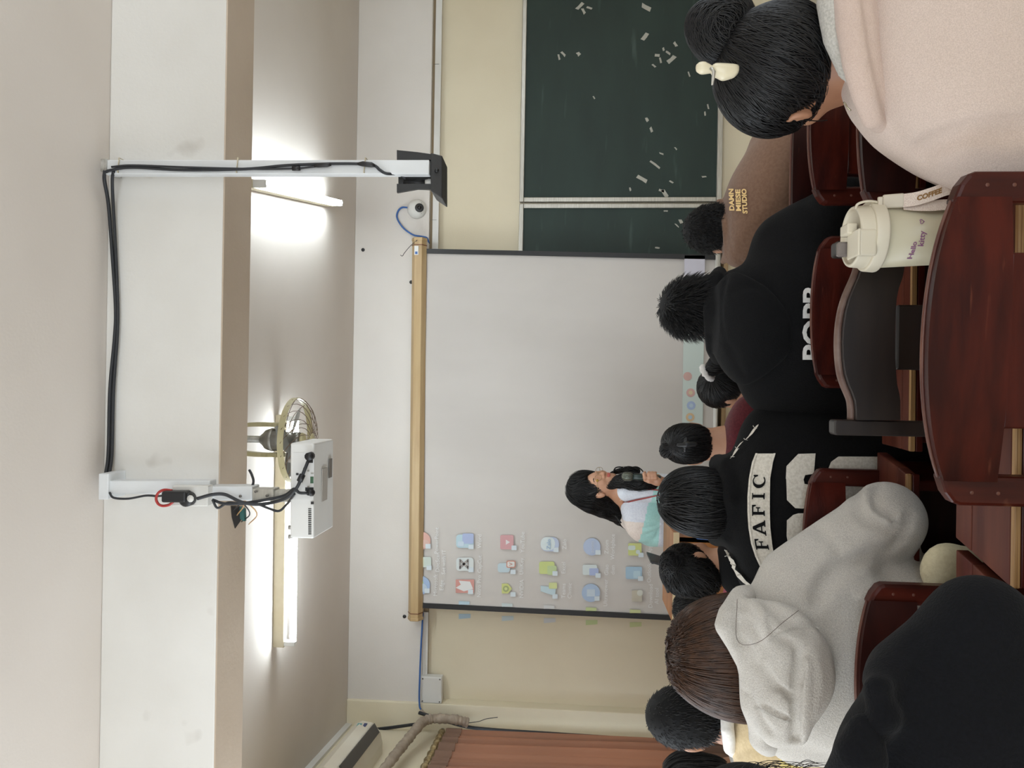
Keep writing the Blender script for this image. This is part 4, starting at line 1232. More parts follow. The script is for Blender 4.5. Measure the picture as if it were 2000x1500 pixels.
def path_cap(pts, rs):
    """chain of capsules"""
    fs = [cap(pts[i], pts[i + 1], rs[i], rs[i + 1]) for i in range(len(pts) - 1)]

    def f(p):
        d = fs[0](p)
        for g in fs[1:]:
            d = np.minimum(d, g(p))
        return d
    return _b(f, np.min([g.lo for g in fs], 0), np.max([g.hi for g in fs], 0))


def loft(rows, pw=2.3, capr=0.03):
    """rows (v, uL, uR, dist, half depth): upright stack of rounded sections"""
    zz = []; cx = []; cy = []; aa = []; bb = []
    for v, ul, ur, d, hd in rows:
        l = P(ul, v, d); r = P(ur, v, d); c = (l + r) / 2
        zz.append(c[2]); cx.append(c[0]); cy.append(c[1]); aa.append((r[0] - l[0]) / 2); bb.append(hd)
    o = np.argsort(zz)
    arr = [np.array(x)[o] for x in (zz, cx, cy, aa, bb)]
    # smooth densification
    sp = np.array(smooth_path(np.stack(arr, 1), 6)) if len(zz) > 2 else np.stack(arr, 1)
    oo = np.argsort(sp[:, 0]); sp = sp[oo].astype(F32)
    z0, z1 = sp[0, 0], sp[-1, 0]

    def f(p):
        z = np.clip(p[:, 2], z0, z1)
        x = (p[:, 0] - np.interp(z, sp[:, 0], sp[:, 1])); y = (p[:, 1] - np.interp(z, sp[:, 0], sp[:, 2]))
        a = np.interp(z, sp[:, 0], sp[:, 3]); b = np.interp(z, sp[:, 0], sp[:, 4])
        n = (np.abs(x / a) ** pw + np.abs(y / b) ** pw) ** (1 / pw)
        d = (n - 1) * np.minimum(a, b)
        e = np.maximum(p[:, 2] - z1, z0 - p[:, 2])
        d2 = np.maximum(d, -capr); e2 = e + 0
        w = smax(d, e, capr)
        return w
    return _b(f, (min(sp[:, 1] - sp[:, 3]), min(sp[:, 2] - sp[:, 4]), z0), (max(sp[:, 1] + sp[:, 3]), max(sp[:, 2] + sp[:, 4]), z1))


def smin(a, b, k):
    h = np.clip(0.5 + 0.5 * (b - a) / k, 0, 1)
    return b + (a - b) * h - k * h * (1 - h)


def smax(a, b, k):
    return -smin(-a, -b, k)


def union(items, k=0.03):
    """items: f or (f, k)"""
    it = [(x, k) if callable(x) else x for x in items]

    def f(p):
        d = it[0][0](p)
        for g, kk in it[1:]:
            d = smin(d, g(p), kk)
        return d
    return _b(f, np.min([g.lo for g, _ in it], 0), np.max([g.hi for g, _ in it], 0))


def cut(f0, g, k=0.01):
    def f(p):
        return smax(f0(p), -g(p), k)
    return _b(f, f0.lo, f0.hi)


def onto(f0, pts):
    """move points along their sight line onto the surface"""
    q = np.array(pts, float); dr = q - CAM; L = np.linalg.norm(dr, axis=1, keepdims=True); dr = dr / L
    t = L[:, 0] - 0.35
    for _ in range(50):
        t = t + np.clip(f0((CAM + dr * t[:, None]).astype(F32)) * 0.7, -0.02, 0.05)
    p = CAM + dr * t[:, None]
    bad = np.abs(f0(p.astype(F32))) > 0.01
    p[bad] = q[bad]
    return list(p)


def grooves(f0, lines, wrinkle=0.0, freq=22.0, seed=0, k=1.0):
    """crease lines (points, width, depth; negative depth = ridge) and soft cloth ripples"""
    segs = []
    for pts, w, dp in lines:
        pts = smooth_path(pts, 3) if len(pts) > 2 else pts
        pts = [np.array(p, F32) for p in onto(f0, pts)]
        for a, b in zip(pts[:-1], pts[1:]):
            segs.append((cap(a, b, 0.0), w, dp))
    rs = np.random.default_rng(seed)
    D = rs.normal(size=(4, 3)).astype(F32); D /= np.linalg.norm(D, axis=1, keepdims=True); ph = rs.uniform(0, 6, 4)

    def f(p):
        d = f0(p)
        if segs:
            add = np.zeros_like(d)
            for s_, w, dp in segs:
                q = s_(p)
                g = dp * np.exp(-(q / w) ** 2)
                add = np.where(np.abs(g) > np.abs(add), g, add)
            d = d + add
        if wrinkle:
            x = p * freq
            a = np.sin(x @ D[0] + ph[0] + 1.3 * np.sin(x @ D[1] * 0.6 + ph[1]))
            b = np.sin(x @ D[2] * 1.7 + ph[2] + 1.1 * np.sin(x @ D[3] * 0.8 + ph[3]))
            d = d + wrinkle * (0.65 * a + 0.35 * b)
        return d
    return _b(f, f0.lo - abs(wrinkle) * 2 - 0.006, f0.hi + abs(wrinkle) * 2 + 0.006)


def surf(f, h=0.008, pad=0.02):
    """surface nets on a narrow band"""
    lo = f.lo - pad; hi = f.hi + pad
    B = 4
    n = np.ceil((hi - lo) / (h * B)).astype(int) + 1
    cxs = [lo[i] + (np.arange(n[i]) + 0.5) * h * B for i in range(3)]
    C = np.stack(np.meshgrid(*cxs, indexing='ij'), -1).reshape(-1, 3).astype(F32)
    dc = f(C)
    near = (np.abs(dc) < h * B * 1.75).reshape(n)
    N = n * B
    vals = np.repeat(np.repeat(np.repeat(dc.reshape(n), B, 0), B, 1), B, 2).astype(F32)
    mask = np.repeat(np.repeat(np.repeat(near, B, 0), B, 1), B, 2)
    idx = np.argwhere(mask)
    pts = (lo + (idx + 0.5) * h).astype(F32)
    vals[mask] = f(pts)
    ins = vals < 0
    # cells
    sl = [slice(0, -1), slice(1, None)]
    cnt = np.zeros(tuple(N - 1), np.int8)
    for a in (0, 1):
        for b in (0, 1):
            for c in (0, 1):
                cnt += ins[sl[a], sl[b], sl[c]]
    cell = (cnt > 0) & (cnt < 8)
    ci = np.argwhere(cell)
    acc = np.zeros((len(ci), 3), F32); num = np.zeros(len(ci), F32)
    corners = [(a, b, c) for a in (0, 1) for b in (0, 1) for c in (0, 1)]
    cv = {k_: vals[ci[:, 0] + k_[0], ci[:, 1] + k_[1], ci[:, 2] + k_[2]] for k_ in corners}
    for k1 in corners:
        for ax in range(3):
            if k1[ax] == 0:
                k2 = list(k1); k2[ax] = 1; k2 = tuple(k2)
                a, b = cv[k1], cv[k2]
                m = (a < 0) != (b < 0)
                t = np.where(m, a / (a - b + 1e-12), 0)
                q = np.array(k1, F32)[None, :] + np.zeros((len(ci), 3), F32)
                q[:, ax] += t
                acc += np.where(m[:, None], q, 0); num += m
    V = lo + (ci + acc / np.maximum(num, 1)[:, None] + 0.5) * h
    vid = -np.ones(cell.shape, np.int32); vid[cell] = np.arange(len(ci))
    faces = []
    for ax in range(3):
        s0 = [slice(1, -1)] * 3; s1 = [slice(1, -1)] * 3
        s0[ax] = slice(0, -1); s1[ax] = slice(1, None)
        a = ins[tuple(s0)]; b = ins[tuple(s1)]
        e = np.argwhere(a != b)
        if len(e) == 0:
            continue
        base = e.copy()
        for j in range(3):
            if j != ax:
                base[:, j] += 1
        o1, o2 = (ax + 1) % 3, (ax + 2) % 3
        d1 = np.zeros(3, int); d1[o1] = 1; d2 = np.zeros(3, int); d2[o2] = 1
        q = [vid[tuple((base - d1 - d2).T)], vid[tuple((base - d2).T)], vid[tuple(base.T)], vid[tuple((base - d1).T)]]
        q = np.stack(q, 1)
        flip = ~a[tuple(e.T)]
        q[flip] = q[flip][:, ::-1]
        faces.append(q)
    Fq = np.concatenate(faces)
    Fq = Fq[(Fq >= 0).all(1)]
    return V.astype(np.float64), Fq


def np_mesh(name, V, Fq):
    me = bpy.data.meshes.new(name)
    k = Fq.shape[1]
    me.vertices.add(len(V)); me.vertices.foreach_set('co', np.ascontiguousarray(V, dtype=np.float32).ravel())
    me.loops.add(Fq.size); me.loops.foreach_set('vertex_index', np.ascontiguousarray(Fq, dtype=np.int32).ravel())
    me.polygons.add(len(Fq)); me.polygons.foreach_set('loop_start', np.arange(0, Fq.size, k, dtype=np.int32))
    me.polygons.foreach_set('use_smooth', np.ones(len(Fq), dtype=bool))
    me.update(calc_edges=True)
    return me


def sdf_obj(name, f, m_, parent, h=0.008):
    V, Fq = surf(f, h)
    off = np.array(wloc(parent)) if parent is not None else np.zeros(3)
    o = link(name, np_mesh(name, V - off, Fq), m_, parent)
    return o


def grad(f, p, e=0.002):
    p = p.astype(F32)
    g = np.stack([f(p + np.array(d, F32)) - f(p - np.array(d, F32)) for d in ((e, 0, 0), (0, e, 0), (0, 0, e))], 1)
    return g / (np.linalg.norm(g, axis=1, keepdims=True) + 1e-9)


def strand_obj(name, paths, normals, width, m_, parent):
    """paths (N,S,3), normals (N,S,3), width (S,) or (N,S): thin three-sided tubes"""
    N_, S_ = paths.shape[:2]
    t = np.gradient(paths, axis=1); t /= (np.linalg.norm(t, axis=2, keepdims=True) + 1e-9)
    bn = np.cross(t, normals); bn /= (np.linalg.norm(bn, axis=2, keepdims=True) + 1e-9)
    nn = np.cross(bn, t)
    w = np.broadcast_to(width, (N_, S_))[..., None]
    rings = np.stack([paths - bn * w, paths + bn * w, paths + nn * w * 0.9], 2)   # N,S,3,3
    V = rings.reshape(-1, 3)
    base = (np.arange(N_)[:, None] * S_ + np.arange(S_ - 1)[None, :]).reshape(-1) * 3
    fs = []
    for k in range(3):
        k2 = (k + 1) % 3
        fs.append(np.stack([base + k, base + k2, base + 3 + k2, base + 3 + k], 1))
    Fq = np.concatenate(fs)
    off = np.array(wloc(parent)) if parent is not None else 0
    o = link(name, np_mesh(name, V - off, Fq), m_, parent)
    o['kind'] = 'stuff'
    return o


def comb(f, roots, flow, steps, step, off=(0.0, 0.004), wid=0.0012, jit=0.15, seed=1, lift=None):
    """strands that follow a direction field along the surface of f"""
    rs = np.random.default_rng(seed)
    n = len(roots)
    p = roots.astype(F32).copy(); o = rs.uniform(*off, n).astype(F32)
    jd = rs.normal(size=(n, 3)).astype(F32) * jit
    out = []; nor = []
    for s_ in range(steps):
        g = grad(f, p)
        p = p - g * (f(p) - o)[:, None]
        out.append(p.copy()); nor.append(g)
        d = flow(p, g, s_ / (steps - 1)) + jd
        d = d - g * (d * g).sum(1, keepdims=True)
        d /= (np.linalg.norm(d, axis=1, keepdims=True) + 1e-9)
        p = (p + d * step).astype(F32)
        if lift is not None:
            o = o + lift
    return np.stack(out, 1).astype(float), np.stack(nor, 1).astype(float)


def roots_on(f, n, seed, where=None, h=0.012):
    V, _ = surf(f, h)
    if where is not None:
        V = V[where(V)]
    rs = np.random.default_rng(seed)
    return V[rs.integers(0, len(V), n)] + rs.normal(size=(n, 3)) * 0.004


def taper(S_, w, tip=0.25, root=0.7):
    x = np.linspace(0, 1, S_)
    return w * np.minimum(1, root + x * 3) * np.where(x > 0.7, 1 - (1 - tip) * (x - 0.7) / 0.3, 1)


def tufts(f, roots, dirfn, length, bend, wid, name, m_, parent, S_=5, seed=2, spread=0.35):
    """short free-standing hair"""
    rs = np.random.default_rng(seed)
    n = len(roots)
    p = roots.astype(F32); g = grad(f, p); p = p - g * (f(p) + 0.004)[:, None]
    d = dirfn(p, g) + rs.normal(size=(n, 3)) * spread
    d /= np.linalg.norm(d, axis=1, keepdims=True)
    L_ = length * rs.uniform(0.55, 1.15, n)[:, None]
    bv = np.array(bend)
    ts = np.linspace(0, 1, S_)
    paths = np.stack([p + d * L_ * t + bv * L_ * t * t for t in ts], 1)
    nor = np.repeat(g[:, None, :], S_, 1)
    return strand_obj(name, paths.astype(float), nor.astype(float), taper(S_, wid, 0.1, 1.0), m_, parent)


def decal(f, polys, d0, name, m_, parent, off=0.003, maxe=7.0, thick=True):
    """flat 2-D shapes (upright pixels; list of polygons or (verts, faces)) laid onto the surface of f"""
    bm = bmesh.new()
    if isinstance(polys, tuple):
        vs = [bm.verts.new((a, b, 0)) for a, b in polys[0]]
        for fc_ in polys[1]:
            try:
                bm.faces.new([vs[i] for i in fc_])
            except ValueError:
                pass
    else:
        for pl in polys:
            vs = [bm.verts.new((a, b, 0)) for a, b in pl]
            bm.faces.new(vs)
    bmesh.ops.triangulate(bm, faces=bm.faces)
    for _ in range(5):
        ed = [e for e in bm.edges if e.calc_length() > maxe]
        if not ed:
            break
        bmesh.ops.subdivide_edges(bm, edges=ed, cuts=1)
        bmesh.ops.triangulate(bm, faces=bm.faces)
    uv = np.array([v.co[:2] for v in bm.verts])
    dirs = (_F * F_PX)[None, :] + AX_U[None, :] * (uv[:, :1] - 750) + AX_V[None, :] * (uv[:, 1:] - 1000)
    dirs /= np.linalg.norm(dirs, axis=1, keepdims=True)
    t = np.full(len(uv), d0 - 0.35)
    for _ in range(70):
        p = (CAM + dirs * t[:, None]).astype(F32)
        t = t + np.clip(f(p) * 0.7, -0.02, 0.05)
    bad = np.abs(f((CAM + dirs * t[:, None]).astype(F32))) > 0.01
    if bad.any():
        if not (~bad).any():
            t[:] = d0
        else:
            gi = np.where(~bad)[0]
            for i_ in np.where(bad)[0]:
                t[i_] = t[gi[np.argmin(((uv[gi] - uv[i_]) ** 2).sum(1))]]
    p = CAM + dirs * t[:, None]
    g = grad(f, p)
    g[bad] = -dirs[bad]
    p = p + g * off
    offp = np.array(wloc(parent))
    for v, q in zip(bm.verts, p):
        v.co = q - offp
    for fc_ in bm.faces:
        fc_.smooth = True
    bm.normal_update()
    # face the camera side
    fl = [fc_ for fc_ in bm.faces if fc_.normal.dot(Vector((fc_.calc_center_median() + Vector(offp)) - Vector(CAM))) > 0]
    bmesh.ops.reverse_faces(bm, faces=fl)
    me = bpy.data.meshes.new(name)
    bm.to_mesh(me); bm.free()
    return link(name, me, m_, parent)


# ---------------------------------------------------------------- heads
class Head:
    def __init__(self, u, v, d, yaw=0, pitch=0, roll=0, sc=1.0):
        """yaw > 0 turns to the room's left; pitch > 0 looks up; facing +y (away) at zero"""
        self.c = P(u, v, d); self.s = sc
        self.R = np.array(Matrix.Rotation(math.radians(yaw), 3, 'Z') @ Matrix.Rotation(math.radians(pitch), 3, 'X') @ Matrix.Rotation(math.radians(roll), 3, 'Y'))

    def pt(self, x, y, z):
        return self.c + self.R @ (np.array([x, y, z], float) * self.s)

    def e(self, c, r):
        return ell(self.pt(*c), np.array(r) * self.s, self.R)

    def cp(self, a, b, ra, rb=None):
        return cap(self.pt(*a), self.pt(*b), ra * self.s, None if rb is None else rb * self.s)

    def loc(self, p):
        return ((p - self.c) @ self.R) / self.s


def head_items(H, detail=False):
    it = [H.e((0, -0.008, 0.032), (0.073, 0.092, 0.083)),
          (H.e((0, 0.032, -0.03), (0.058, 0.058, 0.082)), 0.03),
          (H.e((0, 0.05, -0.088), (0.036, 0.036, 0.028)), 0.03),
          (H.cp((0, 0.088, 0.005), (0, 0.108, -0.03), 0.008, 0.013), 0.014),
          (H.e((0.013, 0.094, -0.034), (0.009, 0.011, 0.008)), 0.006), (H.e((-0.013, 0.094, -0.034), (0.009, 0.011, 0.008)), 0.006),
          (H.cp((-0.03, 0.082, 0.018), (0.03, 0.082, 0.018), 0.009), 0.02),
          (H.e((0, 0.087, -0.058), (0.024, 0.012, 0.007)), 0.007), (H.e((0, 0.086, -0.068), (0.021, 0.012, 0.007)), 0.007),
          (H.e((0.035, 0.07, -0.02), (0.02, 0.02, 0.022)), 0.02), (H.e((-0.035, 0.07, -0.02), (0.02, 0.02, 0.022)), 0.02)]
    for sx in (-1, 1):
        it.append((H.e((sx * 0.076, -0.002, -0.008), (0.010, 0.019, 0.031)), 0.006))
        it.append((H.e((sx * 0.081, -0.010, 0.004), (0.007, 0.012, 0.022)), 0.006))
    return it


def hand_items(w, fwd, up, side, s_=1.0, curl=0.35):
    """w wrist, fwd finger direction, up back of the hand, side thumb side"""
    w, fwd, up, side = [np.array(x, float) for x in (w, fwd, up, side)]
    fwd /= np.linalg.norm(fwd); up -= fwd * up.dot(fwd); up /= np.linalg.norm(up); side -= fwd * side.dot(fwd); side -= up * side.dot(up); side /= np.linalg.norm(side)
    it = [(cap(w + fwd * 0.02 * s_ + side * 0.014 * s_, w + fwd * 0.075 * s_ + side * 0.018 * s_, 0.017 * s_, 0.015 * s_), 0.012),
          (cap(w + fwd * 0.02 * s_ - side * 0.014 * s_, w + fwd * 0.07 * s_ - side * 0.024 * s_, 0.016 * s_, 0.013 * s_), 0.012)]
    for k, (o, L_) in enumerate(((0.028, 0.068), (0.009, 0.076), (-0.011, 0.07), (-0.029, 0.055))):
        a = w + (fwd * 0.08 + side * o) * s_
        d1 = fwd * math.cos(curl) - up * math.sin(curl); d2 = fwd * math.cos(curl * 2.4) - up * math.sin(curl * 2.4)
        b = a + d1 * L_ * 0.5 * s_; c = b + d2 * L_ * 0.5 * s_
        it += [(cap(a, b, 0.0092 * s_, 0.0085 * s_), 0.005), (cap(b, c, 0.0085 * s_, 0.007 * s_), 0.004)]
    a = w + (fwd * 0.03 + side * 0.028) * s_; b = a + (fwd * 0.6 + side * 0.75 - up * 0.25) * 0.038 * s_; c = b + (fwd * 0.9 + side * 0.25 - up * 0.4) * 0.032 * s_
    it += [(cap(a, b, 0.013 * s_, 0.0105 * s_), 0.008), (cap(b, c, 0.0105 * s_, 0.0085 * s_), 0.004)]
    return it
# ================================================================== people
m_skin = mat('skin', s(168, 122, 94), 0.5, s(156, 110, 84), 14)
m_skin2 = mat('skin_fair', s(196, 150, 122), 0.5, s(186, 138, 110), 14)
m_hair = mat('black_hair', (0.008, 0.0076, 0.008), 0.45, spec=0.38)
m_hairb = mat('black_hair_base', (0.006, 0.006, 0.0065), 0.7, spec=0.2)
m_brown = mat('dark_brown_hair', s(74, 47, 29), 0.4, s(46, 28, 17), 30, stretch=(3, 3, 0.4), spec=0.4)
m_brownb = mat('dark_brown_hair_base', s(48, 31, 20), 0.6, spec=0.2)


def fabric(name, a, b, sc=180, rough=0.95, bump=0.25, sheen=0.15):
    return mat(name, a, rough, b, sc, 3, ramp=(0.38, 0.62), bump=bump, bscale=260, spec=0.2, sheen=sheen)


m_blk = fabric('black_cotton_fleece', s(12, 12, 13), s(15, 15, 16), 200, sheen=0.02)
m_blk2 = fabric('black_jacket_cotton', s(11, 11, 12), s(14, 14, 15), 200, sheen=0.02)
m_navy = fabric('navy_black_fleece', s(11, 12, 15), s(14, 15, 19), 200, sheen=0.03)
m_grey = fabric('heather_grey_fleece', s(204, 199, 191), s(176, 171, 164), 620, bump=0.25)
m_pink = fabric('pale_pink_fleece', s(210, 192, 181), s(195, 177, 166), 600, bump=0.2)
m_pinkrib = fabric('pale_pink_rib', s(206, 185, 173), s(196, 174, 162), 600)
m_greyknit = fabric('pale_grey_knit', s(196, 192, 184), s(176, 172, 164), 240)
m_brn = fabric('brown_cotton', s(128, 100, 82), s(120, 92, 75), 120, bump=0.12)
m_beige = fabric('beige_cotton', s(212, 192, 154), s(202, 181, 143), 120, bump=0.12)
m_maroon = fabric('maroon_cotton', s(96, 38, 44), s(84, 31, 38), 120, bump=0.12)
m_redsh = fabric('red_cotton', s(140, 34, 56), s(124, 28, 48), 120, bump=0.12)
m_whites = fabric('white_cotton', s(232, 230, 226), s(222, 220, 216), 120, bump=0.1)
m_patch = fabric('off_white_canvas', s(222, 216, 204), s(206, 199, 186), 160, bump=0.3)
m_jean = fabric('dark_denim', s(44, 50, 64), s(36, 41, 54), 160)
m_shoe = mat('dark_shoe', s(40, 38, 38), 0.5)
m_shirt1 = fabric('pale_blue_white_cotton', s(216, 220, 228), s(206, 210, 220), 120, bump=0.08)


def vz(d, z, u=750):
    lo, hi = 900.0, 3500.0
    for _ in range(40):
        mid = (lo + hi) / 2
        if P(u, mid, d)[2] > z:
            lo = mid
        else:
            hi = mid
    return lo


def ext(rows, zb=0.47):
    v, ul, ur, d, hd = rows[-1]
    v2 = vz(d, zb)
    if v2 > v + 40:
        rows = rows + [((v + v2) / 2, ul, ur, d, hd), (v2, ul, ur, d, hd)]
    return rows


def person(label, u, v, d):
    c = P(u, v, d)
    return thing('person', (c[0], c[1], 0), label, 'person')


_low = {}


def lower(t, m_=None, dz=0.0):
    if not _low:
        ob = [cap((-0.06, 0.0, 0.545), (0.06, 0.0, 0.545), 0.10)]
        for sx in (-1, 1):
            ob += [(cap((sx * 0.085, 0.02, 0.535), (sx * 0.10, 0.27, 0.525), 0.08, 0.06), 0.04), (cap((sx * 0.10, 0.27, 0.525), (sx * 0.10, 0.25, 0.09), 0.058, 0.042), 0.02)]
        V, Fq = surf(union(ob), 0.016)
        _low['t'] = np_mesh('trousers', V, Fq)
        _low['t2'] = np_mesh('trousers', V, Fq)
        for sx in (-1, 1):
            V, Fq = surf(union([ell((sx * 0.10, 0.30, 0.048), (0.042, 0.13, 0.046)), ell((sx * 0.10, 0.25, 0.07), (0.04, 0.06, 0.05))]), 0.014)
            V[:, 2] = np.maximum(V[:, 2], 0.003)
            _low[sx] = np_mesh('shoe', V, Fq); _low[sx].materials.append(m_shoe)
        _low['t'].materials.append(m_jean); _low['t2'].materials.append(m_blk)
    for nm, k_ in (('trousers', 't2' if m_ is m_blk else 't'), ('shoe', -1), ('shoe', 1)):
        link(nm, _low[k_], None, t)


def arm_pts(sh, sx, el=None, wr=None):
    sh = np.array(sh, float)
    el = sh + np.array([sx * 0.03, 0.06, -0.26]) if el is None else np.array(el, float)
    wr = el + np.array([-sx * 0.07, 0.22, -0.0]) if wr is None else np.array(wr, float)
    return sh, el, wr


def body(t, H, nb, shL, shR, m_=None, arms=None, h=0.007, extra=(), neck_r=0.05, bottom=None):
    """head, neck, trunk, arms and hands as one skin"""
    nb = np.array(nb, float)
    it = head_items(H)
    it.append((cap(H.pt(0, -0.015, -0.06), nb, neck_r, neck_r * 1.1), 0.03))
    c = (np.array(shL) + np.array(shR)) / 2
    it.append((cap(nb, c + np.array([0, 0.02, -0.05]), neck_r, 0.07), 0.04))
    it.append((cap(c + np.array([0, 0.02, -0.05]), c + np.array([0, 0.04, -0.3]), 0.075, 0.085), 0.04))
    for sx, A in zip((-1, 1), arms):
        sh, el, wr = A
        it += [(cap(c + np.array([0, 0.02, -0.06]), sh, 0.045, 0.042), 0.03), (cap(sh, el, 0.04, 0.034), 0.02), (cap(el, wr, 0.034, 0.025), 0.015)]
        it += hand_items(wr, wr - el, (0, 0, 1), (-sx, 0, 0))
    it += list(extra)
    return sdf_obj('body', union(it), m_ or m_skin, t, h)


def top(t, name, rows, m_, arms, h=0.008, sl=(0.066, 0.058, 0.045), k=0.05, lines=(), wr=0.003, freq=20, seed=0, extra=(), slL=None, slR=None, short=False, pw=2.3, ext_rows=True):
    """upper garment: traced trunk plus sleeves"""
    f = [loft(ext(rows) if ext_rows else rows, pw)]
    for sx, A in zip((-1, 1), arms):
        sh, el, w_ = A
        r = (slL if sx < 0 else slR) or sl
        f.append((cap(sh, el if not short else sh + (el - sh) * 0.75, r[0], r[1]), k))
        if not short:
            f.append((cap(el, el + (w_ - el) * 0.92, r[1], r[2]), 0.03))
    f += list(extra)
    F = grooves(union(f), lines, wr, freq, seed)
    o = sdf_obj(name, F, m_, t, h)
    return F, o


def down(p, g, t_):
    d = np.zeros_like(p); d[:, 2] = -1
    return d


# ------------------------------------------------------------------ 1  black jacket with patches
d = 2.15
t = person('seated person in black jacket with off-white FAFIC patch, dark bob hair', 520, 1600, d)
H = Head(524, 1372, 2.22, -12, -6, 0, 0.93)
rows = [(1398, 470, 585, 2.2, 0.06), (1425, 425, 612, 2.18, 0.085), (1450, 375, 645, 2.16, 0.10), (1480, 342, 675, 2.15, 0.118), (1520, 325, 697, 2.15, 0.13), (1580, 318, 706, 2.15, 0.135), (1650, 322, 704, 2.15, 0.135), (1740, 335, 695, 2.17, 0.135)]
aL = arm_pts(P(375, 1510, 2.17), -1); aR = arm_pts(P(655, 1510, 2.17), 1)
body(t, H, P(525, 1440, 2.2), P(400, 1500, 2.17), P(640, 1500, 2.17), m_skin2, (aL, aR))
cl = [([P(600, 1420, 2.05), P(560, 1440, 2.02), P(500, 1442, 2.02), P(450, 1425, 2.05)], 0.012, 0.008)]
Fj, oj = top(t, 'jacket', rows, m_blk2, (aL, aR), 0.0085, (0.078, 0.07, 0.055), lines=cl, wr=0.0035, seed=3,
             extra=[(path_cap([P(592, 1405, 2.26), P(585, 1428, 2.16), P(525, 1436, 2.11), P(462, 1424, 2.16), P(452, 1400, 2.26)], [0.03, 0.032, 0.034, 0.032, 0.03]), 0.02)])
# lettered patch on the back
arc = [(613, 1481, 1514), (595, 1474, 1509), (565, 1468, 1504), (530, 1465, 1503), (500, 1465, 1503), (470, 1467, 1504), (440, 1472, 1507), (415, 1480, 1511), (397, 1488, 1511)]
pp = decal(Fj, [[(u, a) for u, a, b in arc] + [(u, b) for u, a, b in arc[::-1]]], d, 'name_patch', m_patch, t, 0.006)
rimp = [[(u, a - 1.5) for u, a, b in arc] + [(u, a + 2.0) for u, a, b in arc[::-1]], [(u, b - 2.0) for u, a, b in arc] + [(u, b + 1.5) for u, a, b in arc[::-1]]]
decal(Fj, rimp, d, 'patch_hem', m_patch, pp, 0.0095)


def arcv(u):
    us = [a[0] for a in arc][::-1]; m = [(a[1] + a[2]) / 2 for a in arc][::-1]
    return float(np.interp(u, us, m))


LET = {'F': [[(.05, 0), (.45, 0), (.45, .08), (.36, .1), (.36, .9), (.45, .92), (.45, 1), (.05, 1), (.05, .92), (.14, .9), (.14, .1), (.05, .08)],
             [(.36, .88), (.72, .88), (.8, .68), (.88, .68), (.88, 1), (.36, 1)], [(.36, .46), (.6, .46), (.62, .34), (.7, .34), (.7, .68), (.62, .68), (.6, .56), (.36, .56)]],
       'A': [[(0, 0), (.34, 0), (.34, .08), (.24, .1), (.44, .72), (.5, .62), (.66, .1), (.58, .08), (.58, 0), (1, 0), (1, .08), (.92, .1), (.6, 1), (.42, 1), (.08, .1), (0, .08)],
             [(.27, .26), (.68, .26), (.66, .36), (.3, .36)]],
       'I': [[(.1, 0), (.9, 0), (.9, .08), (.68, .1), (.68, .9), (.9, .92), (.9, 1), (.1, 1), (.1, .92), (.32, .9), (.32, .1), (.1, .08)]]}
cpts = []
for a in np.linspace(0.75, 5.5, 22):
    cpts.append((.52 + .46 * math.cos(a), .5 + .5 * math.sin(a)))
for a in np.linspace(5.35, 0.9, 22):
    cpts.append((.58 + .28 * math.cos(a), .5 + .41 * math.sin(a)))
LET['C'] = [cpts, [(.86, .62), (.95, .62), (.95, .98), (.88, .98), (.78, .86)]]
for ch, u0, wd_ in (('F', 427, 25), ('A', 455, 30), ('F', 492, 26), ('I', 524, 15), ('C', 545, 28)):
    pl = []
    for poly in LET[ch]:
        pl.append([(u0 + a * wd_, arcv(u0 + a * wd_) + 11.5 - b * 23) for a, b in poly])
    decal(Fj, pl, d, 'letter', m_blk2, pp, 0.0105, 5)


def vp(cx, cy):   # zoomed crop -> upright
    return 1500 - (820 + cy / 4.1675), 1400 + cx / 4.1675


dg1 = [[vp(*q) for q in ((800, 278), (785, 440), (715, 450), (702, 485), (560, 480), (566, 380), (660, 282))],
       [vp(*q) for q in ((702, 485), (710, 520), (760, 527), (760, 660), (735, 715), (690, 720), (635, 716), (568, 650), (563, 480))]]
decal(Fj, dg1, d, 'numeral_patch', m_patch, t, 0.006)
decal(Fj, [[vp(*q) for q in ((985, 303), (1310, 303), (1320, 420), (1290, 690), (990, 700), (1010, 530), (1180, 520), (1180, 410), (900, 405), (925, 345))]], d, 'numeral_patch', m_patch, t, 0.006)
decal(Fj, [[vp(*q) for q in ((660, 758), (620, 770), (568, 815), (566, 940), (575, 990), (640, 1040), (760, 1040), (760, 758))]], d, 'numeral_patch', m_patch, t, 0.006)
for line, nm in (([(345, 50, 8), (330, 70, 22), (290, 130, 20), (255, 165, 13), (225, 185, 14), (185, 235, 8), (175, 262, 20), (150, 300, 12), (125, 325, 5)], 'frayed_strip'),
                 ([(70, 1050, 8), (100, 1105, 14), (135, 1150, 26), (160, 1185, 18), (165, 1215, 5), (200, 1260, 16), (245, 1310, 12), (300, 1350, 9)], 'frayed_strip')):
    a_ = [vp(x - w_ * 0.9, y + w_ * 0.6) for x, y, w_ in line]; b_ = [vp(x + w_ * 0.9, y - w_ * 0.6) for x, y, w_ in line]
    fr = decal(Fj, [a_ + b_[::-1]], d, nm, m_patch, t, 0.008, 5)
    for x, y, w_ in line[1::2]:
        q0 = vp(x - 5, y); q1 = vp(x - 35, y + random.uniform(-25, 10))
        pts = [P(q0[0], q0[1], 2.10), P((q0[0] + q1[0]) / 2, (q0[1] + q1[1]) / 2 - 2, 2.09), P(q1[0], q1[1], 2.09)]
        MB().tube(smooth_path(pts, 4), 0.0011, 4).build('loose_thread', m_patch, fr)
